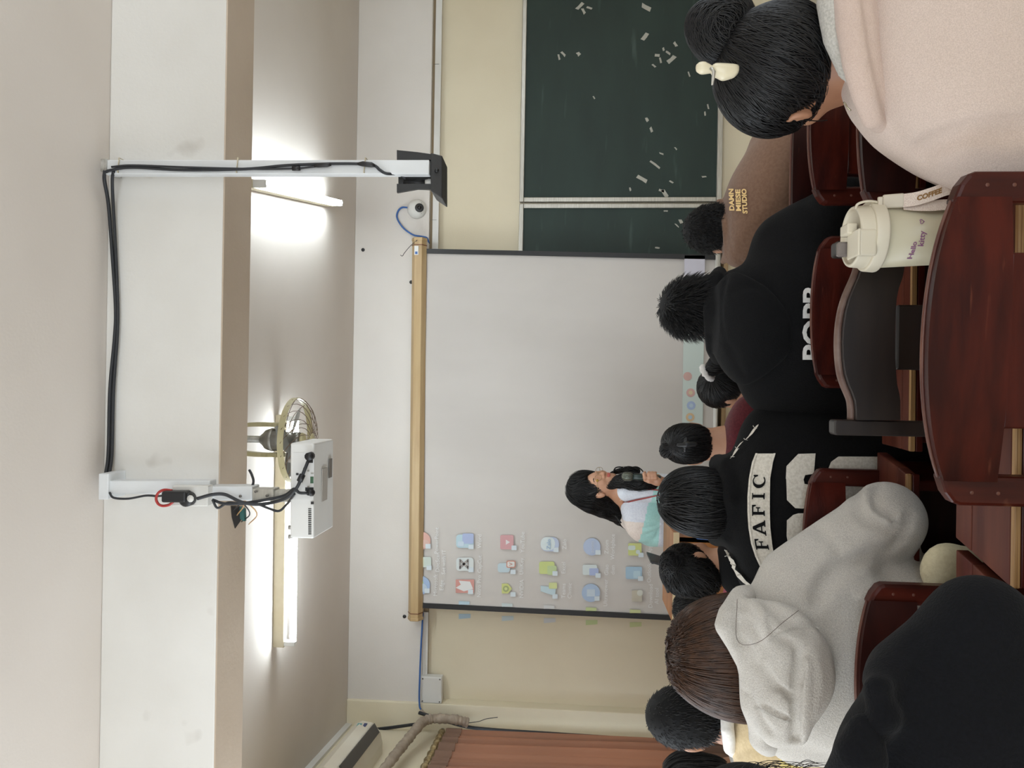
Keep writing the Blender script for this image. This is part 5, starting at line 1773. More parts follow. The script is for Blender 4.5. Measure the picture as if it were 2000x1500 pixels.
# bob hair
Fh = union([H.e((0, -0.012, 0.03), (0.092, 0.108, 0.10)), (H.e((0, -0.03, -0.03), (0.092, 0.085, 0.085)), 0.04)])
Fh = cut(Fh, H.e((0, 0.12, -0.05), (0.062, 0.075, 0.085)), 0.02)
sdf_obj('hair', Fh, m_hairb, t, 0.008)
rt = roots_on(Fh, 1500, 11, lambda V: (H.loc(V)[:, 2] > 0.0))
fl = lambda p, g, t_: (np.array([0, 0, -1.0])[None, :] + 0.5 * (p - H.pt(0, -0.03, 0.13)) / 0.1)
pa_, no_ = comb(Fh, rt, fl, 12, 0.012, (0, 0.009), jit=0.2, seed=5)
strand_obj('hair_strands', pa_, no_, taper(12, 0.0016), m_hair, t)
pts = [H.pt(0.082, 0.02, 0.004), H.pt(0.075, 0.07, 0.004), H.pt(0.06, 0.10, 0.0)]
MB().tube(pts, 0.0022, 6).build('glasses_temple', m_black, t)
lower(t)

# ------------------------------------------------------------------ 2  black hoodie with lettering
d = 2.15
t = person('seated person in black hoodie with white back lettering, spiky short hair', 895, 1600, d)
H = Head(898, 1368, 2.26, 4, -4, 0, 0.93)
rows = [(1405, 815, 965, 2.2, 0.07), (1432, 775, 975, 2.18, 0.09), (1455, 742, 990, 2.16, 0.105), (1485, 712, 1018, 2.15, 0.12), (1525, 695, 1055, 2.15, 0.13), (1580, 690, 1085, 2.15, 0.135), (1650, 696, 1092, 2.15, 0.135), (1740, 705, 1085, 2.16, 0.135)]
aL = arm_pts(P(745, 1520, 2.17), -1)
aR = (P(1020, 1535, 2.16), P(1092, 1655, 2.10), P(1050, 1690, 2.36))
body(t, H, P(895, 1440, 2.22), P(780, 1500, 2.17), P(1010, 1500, 2.17), m_skin2, (aL, aR))
cl = [([P(850, 1600, 2.02), P(960, 1560, 2.02), P(1040, 1500, 2.05)], 0.02, 0.006), ([P(1000, 1640, 2.02), P(1060, 1590, 2.02), P(1110, 1570, 2.02)], 0.018, 0.006)]
Fj, oj = top(t, 'hoodie', rows, m_blk, (aL, aR), 0.0085, (0.08, 0.07, 0.055), lines=cl, wr=0.003, seed=8, slR=(0.086, 0.076, 0.055))
# hood lying on the back
hr = [(1388, 835, 930, 2.16, 0.05), (1400, 800, 948, 2.12, 0.06), (1425, 765, 966, 2.09, 0.068), (1455, 748, 960, 2.06, 0.062), (1490, 760, 940, 2.045, 0.05), (1525, 790, 905, 2.04, 0.035), (1545, 815, 875, 2.04, 0.02)]
Fhd = grooves(union([loft(hr, 2.2, 0.015), (path_cap([P(965, 1405, 2.26), P(955, 1398, 2.19), P(895, 1392, 2.14), P(820, 1398, 2.18), P(800, 1402, 2.27)], [0.022, 0.024, 0.026, 0.026, 0.022]), 0.012)]),
              [([P(955, 1418, 2.0), P(900, 1408, 2.0), P(830, 1418, 2.02), P(770, 1450, 2.03)], 0.007, 0.008), ([P(845, 1385, 2.05), P(835, 1415, 2.0), P(800, 1440, 2.0)], 0.008, 0.007), ([P(930, 1430, 1.98), P(940, 1480, 1.98), P(880, 1530, 1.99)], 0.012, 0.005)], 0.002, 24, 4)
sdf_obj('hood', Fhd, m_blk, t, 0.0075)
v2, f_ = text_geo('POPP', 40, 1.2)
v2 = [(866 + a * 1.5, 1588 - b * 1.3) for a, b in v2]
decal(Fj, (v2, f_), d, 'lettering', m_whites, t, 0.005, 9)
Fh = union([H.e((0, -0.012, 0.035), (0.083, 0.102, 0.092)), (H.e((0, -0.04, -0.02), (0.074, 0.066, 0.07)), 0.03)])
Fh = cut(Fh, H.e((0, 0.13, -0.05), (0.07, 0.09, 0.09)), 0.015)
sdf_obj('hair', Fh, m_hairb, t, 0.008)
crown = H.pt(0.012, -0.05, 0.125)


def spiky(p, g):
    r = p - crown
    r /= (np.linalg.norm(r, axis=1, keepdims=True) + 1e-6)
    low = np.clip(-(H.loc(p)[:, 2:3]) / 0.05 + 0.3, 0, 1)
    return g * (0.55 - 0.35 * low) + r * 0.75 + np.array([0, 0, -0.5]) * low


rt = roots_on(Fh, 5200, 13, lambda V: (H.loc(V)[:, 1] < 0.08))
tufts(Fh, rt, spiky, 0.034, (0, 0, -0.3), 0.001, 'hair_strands', m_hair, t, seed=4, spread=0.14)
lower(t, m_blk)

# ------------------------------------------------------------------ 3  brown shirt, bowed head
d = 2.42
t = person('seated person in brown shirt with cream lettering, bowing dark-haired head', 1100, 1560, d)
H = Head(1052, 1405, 2.55, 6, -26, 0, 0.92)
rows = [(1408, 1010, 1108, 2.5, 0.06), (1420, 988, 1140, 2.47, 0.09), (1440, 978, 1178, 2.45, 0.12), (1465, 978, 1215, 2.43, 0.14), (1490, 985, 1240, 2.42, 0.15), (1530, 995, 1252, 2.42, 0.155), (1580, 1000, 1252, 2.42, 0.15), (1680, 1005, 1240, 2.45, 0.14)]
aL = arm_pts(P(1010, 1500, 2.48), -1); aR = arm_pts(P(1215, 1510, 2.48), 1)
body(t, H, P(1062, 1440, 2.5), P(1020, 1490, 2.48), P(1190, 1490, 2.48), m_skin2, (aL, aR))
cl = [([P(1110, 1545, 2.25), P(1050, 1470, 2.3), P(1000, 1440, 2.35)], 0.016, 0.005), ([P(1060, 1420, 2.38), P(1010, 1432, 2.38), P(988, 1450, 2.4)], 0.01, 0.005)]
Fj, oj = top(t, 'shirt', rows, m_brn, (aL, aR), 0.009, (0.07, 0.065, 0.05), lines=cl, wr=0.003, seed=5, short=True,
             extra=[(path_cap([P(1106, 1404, 2.52), P(1060, 1418, 2.44), P(1005, 1422, 2.46), P(990, 1412, 2.54)], [0.014] * 4), 0.01)])
m_let = mat('cream_puff_print', s(238, 204, 140), 0.7)
for txt, vv in (('DAMN', 1432), ('MIESE', 1445), ('STUDIO', 1457)):
    v2, f_ = text_geo(txt, 12.5, 0.5)
    w_ = v2[:, 0].max() - v2[:, 0].min()
    sc_ = (42 if txt != 'STUDIO' else 48) / w_
    v2 = [(1108 + a * sc_ - (vv - 1445) * 0.12, vv - b - 0.05 * a) for a, b in v2]
    decal(Fj, (v2, f_), d, 'lettering', m_let, t, 0.005, 9)
Fh = union([H.e((0, -0.012, 0.035), (0.081, 0.100, 0.090)), (H.e((0, -0.045, -0.02), (0.072, 0.06, 0.07)), 0.03)])
Fh = cut(Fh, H.e((0, 0.13, -0.05), (0.07, 0.09, 0.09)), 0.015)
sdf_obj('hair', Fh, m_hairb, t, 0.008)
rt = roots_on(Fh, 4200, 17, lambda V: (H.loc(V)[:, 1] < 0.08))
tufts(Fh, rt, lambda p, g: g * 0.55 + np.array([0.0, -0.3, -0.45]), 0.018, (0, 0, -0.3), 0.001, 'hair_strands', m_hair, t, seed=6, spread=0.16)
lower(t)

# ------------------------------------------------------------------ 4  grey hoodie, long brown hair
d = 1.80
t = person('seated person in heather grey hoodie with long straight brown hair', 215, 1700, d)
H = Head(213, 1400, 1.89, 4, -5, 0, 0.90)
rows = [(1440, 165, 330, 1.84, 0.06), (1475, 110, 362, 1.82, 0.095), (1505, 82, 392, 1.81, 0.115), (1550, 55, 415, 1.80, 0.13), (1610, 36, 425, 1.80, 0.14), (1690, 28, 416, 1.80, 0.145), (1780, 28, 408, 1.81, 0.15), (1880, 30, 420, 1.82, 0.155)]
aL = arm_pts(P(85, 1560, 1.84), -1)
aR = (P(358, 1556, 1.81), P(486, 1730, 1.80), P(400, 1740, 1.99))
body(t, H, P(215, 1470, 1.86), P(120, 1520, 1.84), P(340, 1520, 1.84), m_skin2, (aL, aR), bottom=None)
cl = [([P(412, 1700, 1.70), P(398, 1650, 1.68), P(370, 1615, 1.66), P(325, 1598, 1.65)], 0.016, 0.024), ([P(425, 1640, 1.68), P(470, 1595, 1.70)], 0.018, 0.010),
      ([P(552, 1672, 1.72), P(520, 1672, 1.70), P(490, 1690, 1.70), P(468, 1730, 1.70), P(462, 1770, 1.70)], 0.011, 0.020), ([P(556, 1715, 1.73), P(515, 1712, 1.70), P(492, 1745, 1.70)], 0.010, 0.014), ([P(540, 1690, 1.73), P(500, 1700, 1.70), P(480, 1735, 1.70)], 0.010, -0.008),
      ([P(420, 1735, 1.69), P(450, 1760, 1.70), P(490, 1778, 1.70)], 0.012, 0.014), ([P(410, 1720, 1.66), P(340, 1760, 1.64), P(300, 1850, 1.64)], 0.026, 0.012), ([P(330, 1700, 1.64), P(230, 1720, 1.63)], 0.03, -0.008),
      ([P(400, 1560, 1.7), P(440, 1610, 1.7), P(450, 1660, 1.7)], 0.02, 0.008), ([P(300, 1640, 1.65), P(310, 1720, 1.65), P(260, 1800, 1.65)], 0.03, 0.008)]
Fj, oj = top(t, 'hoodie', rows, m_grey, (aL, aR), 0.0075, (0.088, 0.078, 0.055), lines=cl, wr=0.0035, freq=17, seed=12, slR=(0.086, 0.078, 0.058), k=0.03)
# hood: hanging bag with rolled rim
hr = [(1432, 215, 330, 1.76, 0.035), (1455, 150, 335, 1.73, 0.05), (1480, 70, 333, 1.70, 0.062), (1505, 44, 326, 1.69, 0.066), (1540, 46, 312, 1.675, 0.064), (1570, 70, 296, 1.665, 0.058), (1600, 108, 270, 1.66, 0.046), (1622, 145, 235, 1.66, 0.03), (1630, 165, 205, 1.66, 0.016)]
rim = path_cap([P(330, 1470, 1.86), P(332, 1450, 1.78), P(300, 1425, 1.74), P(278, 1418, 1.73), P(245, 1436, 1.72), P(195, 1460, 1.71), P(120, 1472, 1.72), P(60, 1488, 1.76), P(50, 1500, 1.84)], [0.03, 0.03, 0.027, 0.026, 0.024, 0.022, 0.024, 0.03, 0.03])
Fhd = grooves(union([loft(hr, 2.2, 0.02), (rim, 0.02)]),
              [([P(58, 1555, 1.60), P(120, 1557, 1.595), P(218, 1562, 1.59)], 0.009, 0.030), ([P(58, 1566, 1.60), P(120, 1570, 1.595), P(200, 1574, 1.59)], 0.016, -0.012),
               ([P(300, 1500, 1.60), P(262, 1512, 1.60), P(235, 1560, 1.60)], 0.006, 0.010),
               ([P(150, 1452, 1.64), P(110, 1520, 1.61), P(95, 1552, 1.61)], 0.004, 0.008), ([P(290, 1462, 1.63), P(240, 1485, 1.62), P(200, 1478, 1.63)], 0.012, 0.014),
               ([P(210, 1480, 1.62), P(170, 1505, 1.62), P(140, 1545, 1.6)], 0.012, 0.012), ([P(120, 1480, 1.62), P(75, 1500, 1.62)], 0.01, 0.012), ([P(250, 1440, 1.62), P(240, 1462, 1.62), P(205, 1470, 1.62)], 0.008, 0.012),
               ([P(330, 1490, 1.64), P(290, 1530, 1.60), P(268, 1580, 1.60)], 0.012, 0.010), ([P(318, 1450, 1.7), P(300, 1470, 1.66), P(262, 1475, 1.64)], 0.008, 0.012), ([P(220, 1530, 1.61), P(130, 1530, 1.61)], 0.02, -0.008),
               ([P(110, 1585, 1.6), P(160, 1600, 1.6), P(215, 1595, 1.6)], 0.014, -0.006)], 0.004, 26, 3)
sdf_obj('hood', Fhd, m_grey, t, 0.0065)
# seams stitched on the hood
for ln in ([(272, 1600), (278, 1575), (272, 1545), (258, 1515), (245, 1500)], [(88, 1545), (96, 1520), (112, 1490), (118, 1474)]):
    a_ = [(u - 1.2, v) for u, v in ln]; b_ = [(u + 1.2, v) for u, v in ln]
    decal(Fhd, [a_ + b_[::-1]], 1.7, 'seam', m_greyknit, t, 0.003, 8)
hrw = [(1303, 196, 236, 1.90, 0.03), (1311, 174, 262, 1.89, 0.058), (1332, 147, 298, 1.885, 0.088), (1368, 122, 322, 1.88, 0.105), (1410, 105, 333, 1.875, 0.108), (1450, 97, 337, 1.865, 0.095), (1490, 94, 332, 1.85, 0.078), (1540, 98, 322, 1.83, 0.062), (1570, 110, 310, 1.82, 0.05)]
Fh = cut(loft(hrw, 2.1, 0.02), H.e((0, 0.14, -0.07), (0.075, 0.085, 0.12)), 0.02)
sdf_obj('hair', Fh, m_brownb, t, 0.008)
cr = P(212, 1306, 1.86)
rt = roots_on(Fh, 2600, 21, lambda V: (V[:, 2] > P(212, 1420, 1.86)[2]) & (V[:, 1] < 1.93))
fl = lambda p, g, t_: (np.array([0, 0, -1.0])[None, :] + np.clip(1 - t_ * 1.2, 0.1, 1) * 1.0 * (p - cr) * np.array([1, 1, 0.3]) / 0.1)
pa_, no_ = comb(Fh, rt, fl, 18, 0.013, (0.0, 0.004), jit=0.05, seed=9)
strand_obj('hair_strands', pa_, no_, taper(18, 0.0015), m_brown, t)
hb_ = [P(330, 1440, 1.68), P(250, 1440, 1.66), P(245, 1480, 1.60), P(285, 1530, 1.59), P(308, 1560, 1.60)]
MB().tube(smooth_path(hb_, 6), 0.0005, 4).build('stray_hair', m_brown, t)
# cream shirt tail under the hoodie
sdf_obj('shirt_tail', union([ell(P(385, 1850, 1.70), (0.06, 0.03, 0.055)), (ell(P(360, 1890, 1.72), (0.08, 0.03, 0.06)), 0.03)]), fabric('cream_cotton', s(226, 216, 182), s(218, 207, 172), 120), t, 0.009)
lower(t)

# ------------------------------------------------------------------ 5  pink sweatshirt, bun with claw clip
d = 1.40
t = person('seated person in pale pink sweatshirt with black hair bun and cream claw clip', 1440, 1800, d)
H = Head(1352, 1542, 1.50, 24, -22, 0, 1.06)
rows = [(1652, 1330, 1560, 1.43, 0.07), (1675, 1290, 1600, 1.41, 0.095), (1702, 1258, 1640, 1.40, 0.115), (1740, 1216, 1680, 1.39, 0.13), (1790, 1182, 1715, 1.385, 0.14), (1850, 1148, 1740, 1.38, 0.145), (1930, 1124, 1755, 1.38, 0.15), (2050, 1120, 1760, 1.38, 0.15)]
aL = (P(1262, 1835, 1.41), P(1215, 2030, 1.42), P(1250, 2050, 1.62)); aR = arm_pts(P(1640, 1800, 1.42), 1)
body(t, H, P(1415, 1690, 1.43), P(1250, 1800, 1.42), P(1600, 1800, 1.42), m_skin, (aL, aR), neck_r=0.056, extra=[(path_cap([H.pt(-0.098, 0.006, -0.026), H.pt(-0.102, -0.008, -0.012), H.pt(-0.102, -0.010, 0.004), H.pt(-0.099, 0.002, 0.012)], [0.0055, 0.006, 0.006, 0.005]), 0.004), (H.e((-0.094, 0.002, -0.010), (0.008, 0.011, 0.018)), 0.004)])
cl = [([P(1205, 1800, 1.27), P(1225, 1840, 1.24), P(1245, 1900, 1.23), P(1250, 1990, 1.23)], 0.016, 0.022), ([P(1255, 1745, 1.3), P(1220, 1760, 1.3)], 0.02, 0.006), ([P(1500, 1720, 1.27), P(1440, 1850, 1.25)], 0.04, 0.006)]
Fj, oj = top(t, 'sweatshirt', rows, m_pink, (aL, aR), 0.0075, (0.085, 0.075, 0.055), lines=cl, wr=0.0035, freq=14, seed=21, slL=(0.055, 0.062, 0.05))
# folded collar and inner collar
colp = [P(1262, 1722, 1.40), P(1272, 1706, 1.36), P(1320, 1692, 1.335), P(1380, 1678, 1.325), P(1450, 1667, 1.325), P(1520, 1660, 1.335), P(1600, 1668, 1.39)]
Fc = grooves(union([path_cap(colp, [0.016, 0.021, 0.025, 0.027, 0.028, 0.027, 0.024]), (path_cap([q + np.array([0.004, 0.022, -0.03]) for q in colp], [0.016, 0.021, 0.024, 0.026, 0.028, 0.028, 0.026]), 0.02)]),
             [([q + np.array([0.0, -0.022, -0.016]) for q in colp], 0.007, 0.014)], 0.0015, 30, 2)
sdf_obj('collar', Fc, m_pinkrib, t, 0.006)
ic_ = [P(1335, 1682, 1.40), P(1370, 1664, 1.37), P(1430, 1646, 1.36), P(1500, 1634, 1.365), P(1570, 1636, 1.395)]
sdf_obj('inner_collar', grooves(path_cap(ic_, [0.014, 0.024, 0.03, 0.032, 0.03]), [], 0.002, 60, 5), m_greyknit, t, 0.006)
# hair
bunc = P(1433, 1412, 1.47)
Fh = union([H.e((0, -0.015, 0.028), (0.098, 0.118, 0.100)), (H.e((0.012, -0.055, -0.012), (0.078, 0.06, 0.058)), 0.04), (cap(H.pt(0.02, -0.075, 0.06), bunc + np.array([-0.012, 0, -0.015]), 0.055, 0.032), 0.03)])
Fh = cut(Fh, H.e((0, 0.14, -0.05), (0.075, 0.10, 0.10)), 0.015)
Fh = cut(Fh, H.e((-0.100, 0.002, -0.012), (0.010, 0.010, 0.018)), 0.004)
sdf_obj('hair', Fh, m_hairb, t, 0.007)
bt = bunc + np.array([-0.02, 0.0, -0.03])


def to_bun(p, g, t_):
    q = bt - p
    return q / (np.linalg.norm(q, axis=1, keepdims=True) + 1e-6)


rt = roots_on(Fh, 2600, 31, lambda V: (np.linalg.norm(V - bt, axis=1) > 0.05))
pa_, no_ = comb(Fh, rt, to_bun, 16, 0.010, (0.0, 0.004), jit=0.10, seed=19)
strand_obj('hair_strands', pa_, no_, taper(16, 0.0013), m_hair, t)
Fb = grooves(union([ell(bunc, (0.054, 0.05, 0.054)), (ell(bunc + np.array([0.014, -0.01, 0.032]), (0.04, 0.035, 0.036)), 0.02), (ell(bunc + np.array([0.03, 0, -0.02]), (0.04, 0.04, 0.036)), 0.02)]), [], 0.005, 45, 7)
bn_ = sdf_obj('bun', Fb, m_hairb, t, 0.006)
rt = roots_on(Fb, 1200, 33)


def swirl(p, g, t_):
    q = p - bunc
    return np.stack([-q[:, 2], 0.4 * q[:, 0] * 0 + 0.012, q[:, 0]], 1) / 0.05


pa_, no_ = comb(Fb, rt, swirl, 14, 0.009, (0.0, 0.004), jit=0.25, seed=23)
strand_obj('bun_strands', pa_, no_, taper(14, 0.0013), m_hair, bn_)
# wisps around the bun
nW = 90
rs = np.random.default_rng(3)
an = rs.uniform(0, 6.28, nW)
p0 = bunc + np.stack([np.cos(an) * 0.05, rs.normal(size=nW) * 0.015, np.sin(an) * 0.05], 1)
dd_ = np.stack([np.cos(an + 0.9), rs.normal(size=nW) * 0.3, np.sin(an + 0.9)], 1)
ts = np.linspace(0, 1, 7)
L_ = rs.uniform(0.015, 0.045, nW)[:, None]
paths = np.stack([p0 + dd_ * L_ * t_ + np.stack([-np.cos(an), 0 * an, -np.sin(an)], 1) * L_ * 0.5 * t_ * t_ for t_ in ts], 1)
strand_obj('stray_hairs', paths, np.repeat(np.array([[[0, -1.0, 0]]]), nW, 0).repeat(7, 1), taper(7, 0.0005), m_hair, bn_)
# claw clip
m_clip = mat('cream_glossy_plastic', s(222, 212, 184), 0.3)
kc = 0.97e-3
cp_ = thing('hair_clip', P(1358, 1440, 1.42), 'cream claw clip gripping the black bun', 'hair clip')


def q12(cx, cy, dd_=1.415):
    return P(1500 - cy / 2.5, 1200 + cx / 2.5, dd_)


sdf_obj('clip_body', union([path_cap([q12(500, 338), q12(540, 345), q12(580, 342), q12(612, 322)], [0.011, 0.013, 0.011, 0.004]), (path_cap([q12(500, 352), q12(530, 372), q12(570, 368)], [0.008, 0.008, 0.005]), 0.01)]), m_clip, cp_, 0.004)
sdf_obj('clip_lever', union([ell(q12(430, 330), (0.011, 0.008, 0.013)), (cap(q12(430, 335), q12(480, 340), 0.009, 0.007), 0.006)]), m_clip, cp_, 0.004)
MB().tube([q12(470, 330, 1.405), q12(486, 350, 1.405), q12(482, 385, 1.405), q12(478, 415, 1.405)], [0.003, 0.0035, 0.003, 0.002], 8).build('clip_spring', m_alu, cp_)
# necklace clasp
MB().tube(smooth_path([P(1300, 1648, 1.375), P(1296, 1652, 1.372), P(1290, 1655, 1.37), P(1284, 1662, 1.37)], 4), 0.0014, 5).build('necklace', mat('silver_chain', s(190, 184, 160), 0.25, metal=0.9), t)
MB().tube(smooth_path([H.pt(-0.094, -0.03, 0.03), H.pt(-0.098, 0.0, 0.0), H.pt(-0.09, 0.03, -0.03), H.pt(-0.07, 0.06, -0.05)], 5), 0.0012, 5).build('hair_lock', m_hair, t)
lower(t)

# ------------------------------------------------------------------ 6  black hoodie, bottom left
d = 1.12
t = person('person in plain black hoodie leaning forward, cut off by the frame edge', 60, 1900, d)
H = Head(-115, 1500, 1.24, -8, -15, 0, 0.98)
rows = [(1640, -190, 45, 1.14, 0.07), (1668, -215, 88, 1.13, 0.09), (1710, -235, 140, 1.12, 0.11), (1760, -250, 195, 1.12, 0.125), (1830, -260, 240, 1.12, 0.135), (1920, -265, 255, 1.12, 0.14), (2050, -265, 250, 1.12, 0.14)]
aL = arm_pts(P(-200, 1800, 1.14), -1); aR = (P(165, 1790, 1.12), P(268, 1915, 1.12), P(180, 1930, 1.34))
body(t, H, P(-90, 1640, 1.17), P(-180, 1780, 1.14), P(120, 1780, 1.14), m_skin2, (aL, aR))
cl = [([P(190, 1850, 1.0), P(215, 1800, 1.0), P(250, 1790, 1.02)], 0.012, 0.006), ([P(110, 1690, 1.03), P(120, 1740, 1.0), P(180, 1790, 1.0)], 0.012, 0.010)]
Fj, oj = top(t, 'hoodie', rows, m_navy, (aL, aR), 0.0075, (0.07, 0.065, 0.05), lines=cl, wr=0.003, seed=31, slR=(0.07, 0.066, 0.05), k=0.035,
             extra=[(path_cap([P(60, 1690, 1.05), P(100, 1722, 1.03), P(150, 1716, 1.04), P(165, 1722, 1.08)], [0.02, 0.022, 0.022, 0.018]), 0.06)])
sdf_obj('hood', grooves(path_cap([P(-60, 1640, 1.05), P(20, 1680, 1.03), P(70, 1690, 1.04), P(60, 1668, 1.12)], [0.03, 0.032, 0.022, 0.02]), [], 0.003, 30, 1), m_navy, t, 0.007)
Fh = union([H.e((0, -0.012, 0.03), (0.09, 0.106, 0.097)), (H.e((0, -0.035, -0.03), (0.085, 0.075, 0.085)), 0.04)])
Fh = cut(Fh, H.e((0, 0.12, -0.05), (0.062, 0.075, 0.085)), 0.02)
sdf_obj('hair', Fh, m_hairb, t, 0.009)
nW = 26
rs = np.random.default_rng(8)
ps = []
for i in range(nW):
    v0 = rs.uniform(1400, 1540)
    a0 = P(-25 + rs.uniform(-8, 2), v0, 1.2); a1 = P(rs.uniform(0, 14), v0 + rs.uniform(20, 60), 1.19); a2 = P(rs.uniform(-5, 12), v0 + rs.uniform(60, 110), 1.19)
    ps.append(np.array(smooth_path([a0, a1, a2], 4)))
ps = np.stack(ps)
strand_obj('stray_hairs', ps, np.zeros_like(ps) + np.array([0, -1.0, 0]), taper(ps.shape[1], 0.0005), m_hair, t)
lower(t, m_blk)

# ------------------------------------------------------------------ 7  beige shirt, short hair
d = 2.22
t = person('seated person in beige shirt with white collar and short black hair', 98, 1600, d)
H = Head(98, 1348, 2.25, 26, -3, 0, 1.02)
rows = [(1424, 45, 125, 2.22, 0.06), (1440, 15, 165, 2.21, 0.08), (1462, -18, 200, 2.2, 0.10), (1500, -40, 222, 2.2, 0.12), (1560, -48, 228, 2.2, 0.125), (1650, -48, 225, 2.2, 0.125)]
aL = arm_pts(P(0, 1490, 2.2), -1); aR = arm_pts(P(180, 1490, 2.2), 1)
body(t, H, P(92, 1430, 2.24), P(10, 1480, 2.2), P(175, 1480, 2.2), m_skin, (aL, aR), neck_r=0.056)
Fj, oj = top(t, 'shirt', rows, m_beige, (aL, aR), 0.009, (0.07, 0.062, 0.05), wr=0.003, seed=41,
             lines=[([P(70, 1540, 2.06), P(40, 1470, 2.1), P(30, 1440, 2.12)], 0.012, 0.006), ([P(110, 1540, 2.05), P(100, 1460, 2.1)], 0.014, 0.005)])
sdf_obj('collar', union([path_cap([P(30, 1432, 2.26), P(38, 1424, 2.17), P(75, 1420, 2.14), P(112, 1418, 2.16), P(122, 1412, 2.24)], [0.014, 0.016, 0.017, 0.016, 0.014]), (path_cap([P(34, 1436, 2.24), P(60, 1426, 2.15), P(105, 1423, 2.15)], [0.012] * 3), 0.01)]), m_whites, t, 0.0065)
Fh = union([H.e((0, -0.012, 0.036), (0.081, 0.101, 0.090)), (H.e((0, -0.045, -0.02), (0.071, 0.058, 0.062)), 0.03)])
Fh = cut(Fh, H.e((0, 0.125, -0.05), (0.08, 0.095, 0.09)), 0.012)
Fh = cut(Fh, H.e((-0.085, 0.0, -0.02), (0.025, 0.024, 0.045)), 0.01)
sdf_obj('hair', Fh, m_hairb, t, 0.008)
rt = roots_on(Fh, 2600, 43, lambda V: (H.loc(V)[:, 1] < 0.07))
tufts(Fh, rt, lambda p, g: g * 0.8 + np.array([0.05, -0.1, -0.6]) + (p - H.pt(0, -0.03, 0.14)) * 3, 0.014, (0, 0, -0.4), 0.0011, 'hair_strands', m_hair, t, seed=12, spread=0.22)
lower(t)

# ------------------------------------------------------------------ 8  maroon shirt, clipped-up hair
d = 2.80
t = person('seated person in maroon shirt with black hair clipped up above bare neck', 632, 1520, d)
H = Head(633, 1352, 2.83, 6, -8, 0, 0.88)
rows = [(1412, 598, 668, 2.8, 0.055), (1424, 578, 690, 2.8, 0.08), (1445, 556, 706, 2.8, 0.10), (1480, 545, 715, 2.8, 0.115), (1540, 540, 720, 2.8, 0.12), (1620, 545, 718, 2.8, 0.12)]
aL = arm_pts(P(570, 1470, 2.8), -1); aR = arm_pts(P(692, 1470, 2.8), 1)
body(t, H, P(633, 1425, 2.82), P(580, 1465, 2.8), P(682, 1465, 2.8), m_skin2, (aL, aR), 0.008, neck_r=0.056)
top(t, 'shirt', rows, m_maroon, (aL, aR), 0.010, (0.065, 0.06, 0.05), wr=0.003, seed=51)
Fh = union([H.e((0, -0.012, 0.032), (0.081, 0.100, 0.092)), (H.e((0.0, -0.045, -0.022), (0.07, 0.058, 0.062)), 0.03), (H.e((-0.012, -0.10, 0.03), (0.042, 0.032, 0.06)), 0.02), (H.e((-0.03, -0.075, 0.105), (0.03, 0.03, 0.024)), 0.015)])
Fh = cut(Fh, H.e((0, 0.125, -0.05), (0.07, 0.095, 0.09)), 0.012)
sdf_obj('hair', Fh, m_hairb, t, 0.008)
tg = H.pt(-0.015, -0.11, 0.05)
rt = roots_on(Fh, 1300, 53)
pa_, no_ = comb(Fh, rt, lambda p, g, t_: (tg - p) / (np.linalg.norm(tg - p, axis=1, keepdims=True) + 1e-6) + np.array([0, 0, 0.5]), 10, 0.010, (0, 0.003), jit=0.15, seed=3)
strand_obj('hair_strands', pa_, no_, taper(10, 0.0015), m_hair, t)
hc = thing('claw_clip', H.pt(-0.012, -0.14, 0.02), 'black claw clip in the upswept hair above the maroon shirt', 'hair clip')
sdf_obj('clip_body', union([path_cap([H.pt(-0.01, -0.135, 0.055), H.pt(-0.008, -0.146, 0.025), H.pt(-0.006, -0.138, -0.01)], [0.008, 0.01, 0.008]), (path_cap([H.pt(-0.03, -0.13, 0.03), H.pt(0.014, -0.136, 0.025)], [0.008, 0.008]), 0.006)]), m_black, hc, 0.005)
lower(t)

# ------------------------------------------------------------------ 9  ponytail with white scrunchie
d = 3.220
t = person('seated person in white shirt with black ponytail and white scrunchie', 745, 1540, d)
H = Head(742, 1418, 3.220, 40, -12, 0, 0.92)
rows = [(1470, 705, 790, 3.180, 0.06), (1486, 685, 815, 3.180, 0.085), (1510, 672, 835, 3.180, 0.105), (1560, 665, 842, 3.180, 0.12), (1640, 665, 840, 3.180, 0.12)]
aL = arm_pts(P(690, 1530, 3.180), -1); aR = arm_pts(P(815, 1530, 3.180), 1)
body(t, H, P(748, 1480, 3.200), P(700, 1520, 3.180), P(805, 1520, 3.180), m_skin2, (aL, aR), 0.009)
top(t, 'shirt', rows, m_whites, (aL, aR), 0.010, (0.065, 0.06, 0.05), wr=0.003, seed=61)
Fh = union([H.e((0, -0.012, 0.032), (0.084, 0.104, 0.093)), (H.e((0, -0.045, -0.022), (0.072, 0.058, 0.062)), 0.03)])
Fh = cut(Fh, H.e((0, 0.13, -0.05), (0.07, 0.09, 0.09)), 0.012)
Fp = path_cap([P(772, 1382, 3.100), P(790, 1400, 3.060), P(798, 1440, 3.060), P(790, 1490, 3.070), P(775, 1530, 3.090)], [0.022, 0.034, 0.042, 0.036, 0.012])
Fa = union([Fh, (Fp, 0.015)])
sdf_obj('hair', Fa, m_hairb, t, 0.008)
sc_ = P(772, 1381, 3.100)
rt = roots_on(Fh, 1200, 63)
pa_, no_ = comb(Fh, rt, lambda p, g, t_: (sc_ - p), 10, 0.010, (0, 0.003), jit=0.01, seed=3)
strand_obj('hair_strands', pa_, no_, taper(10, 0.0015), m_hair, t)
rt = roots_on(Fp, 500, 64)
pa_, no_ = comb(Fp, rt, down, 10, 0.012, (0, 0.003), jit=0.15, seed=4)
strand_obj('ponytail_strands', pa_, no_, taper(10, 0.0016), m_hair, t)
ring = []
ax = np.array([0.55, -0.45, -0.7]); ax /= np.linalg.norm(ax)
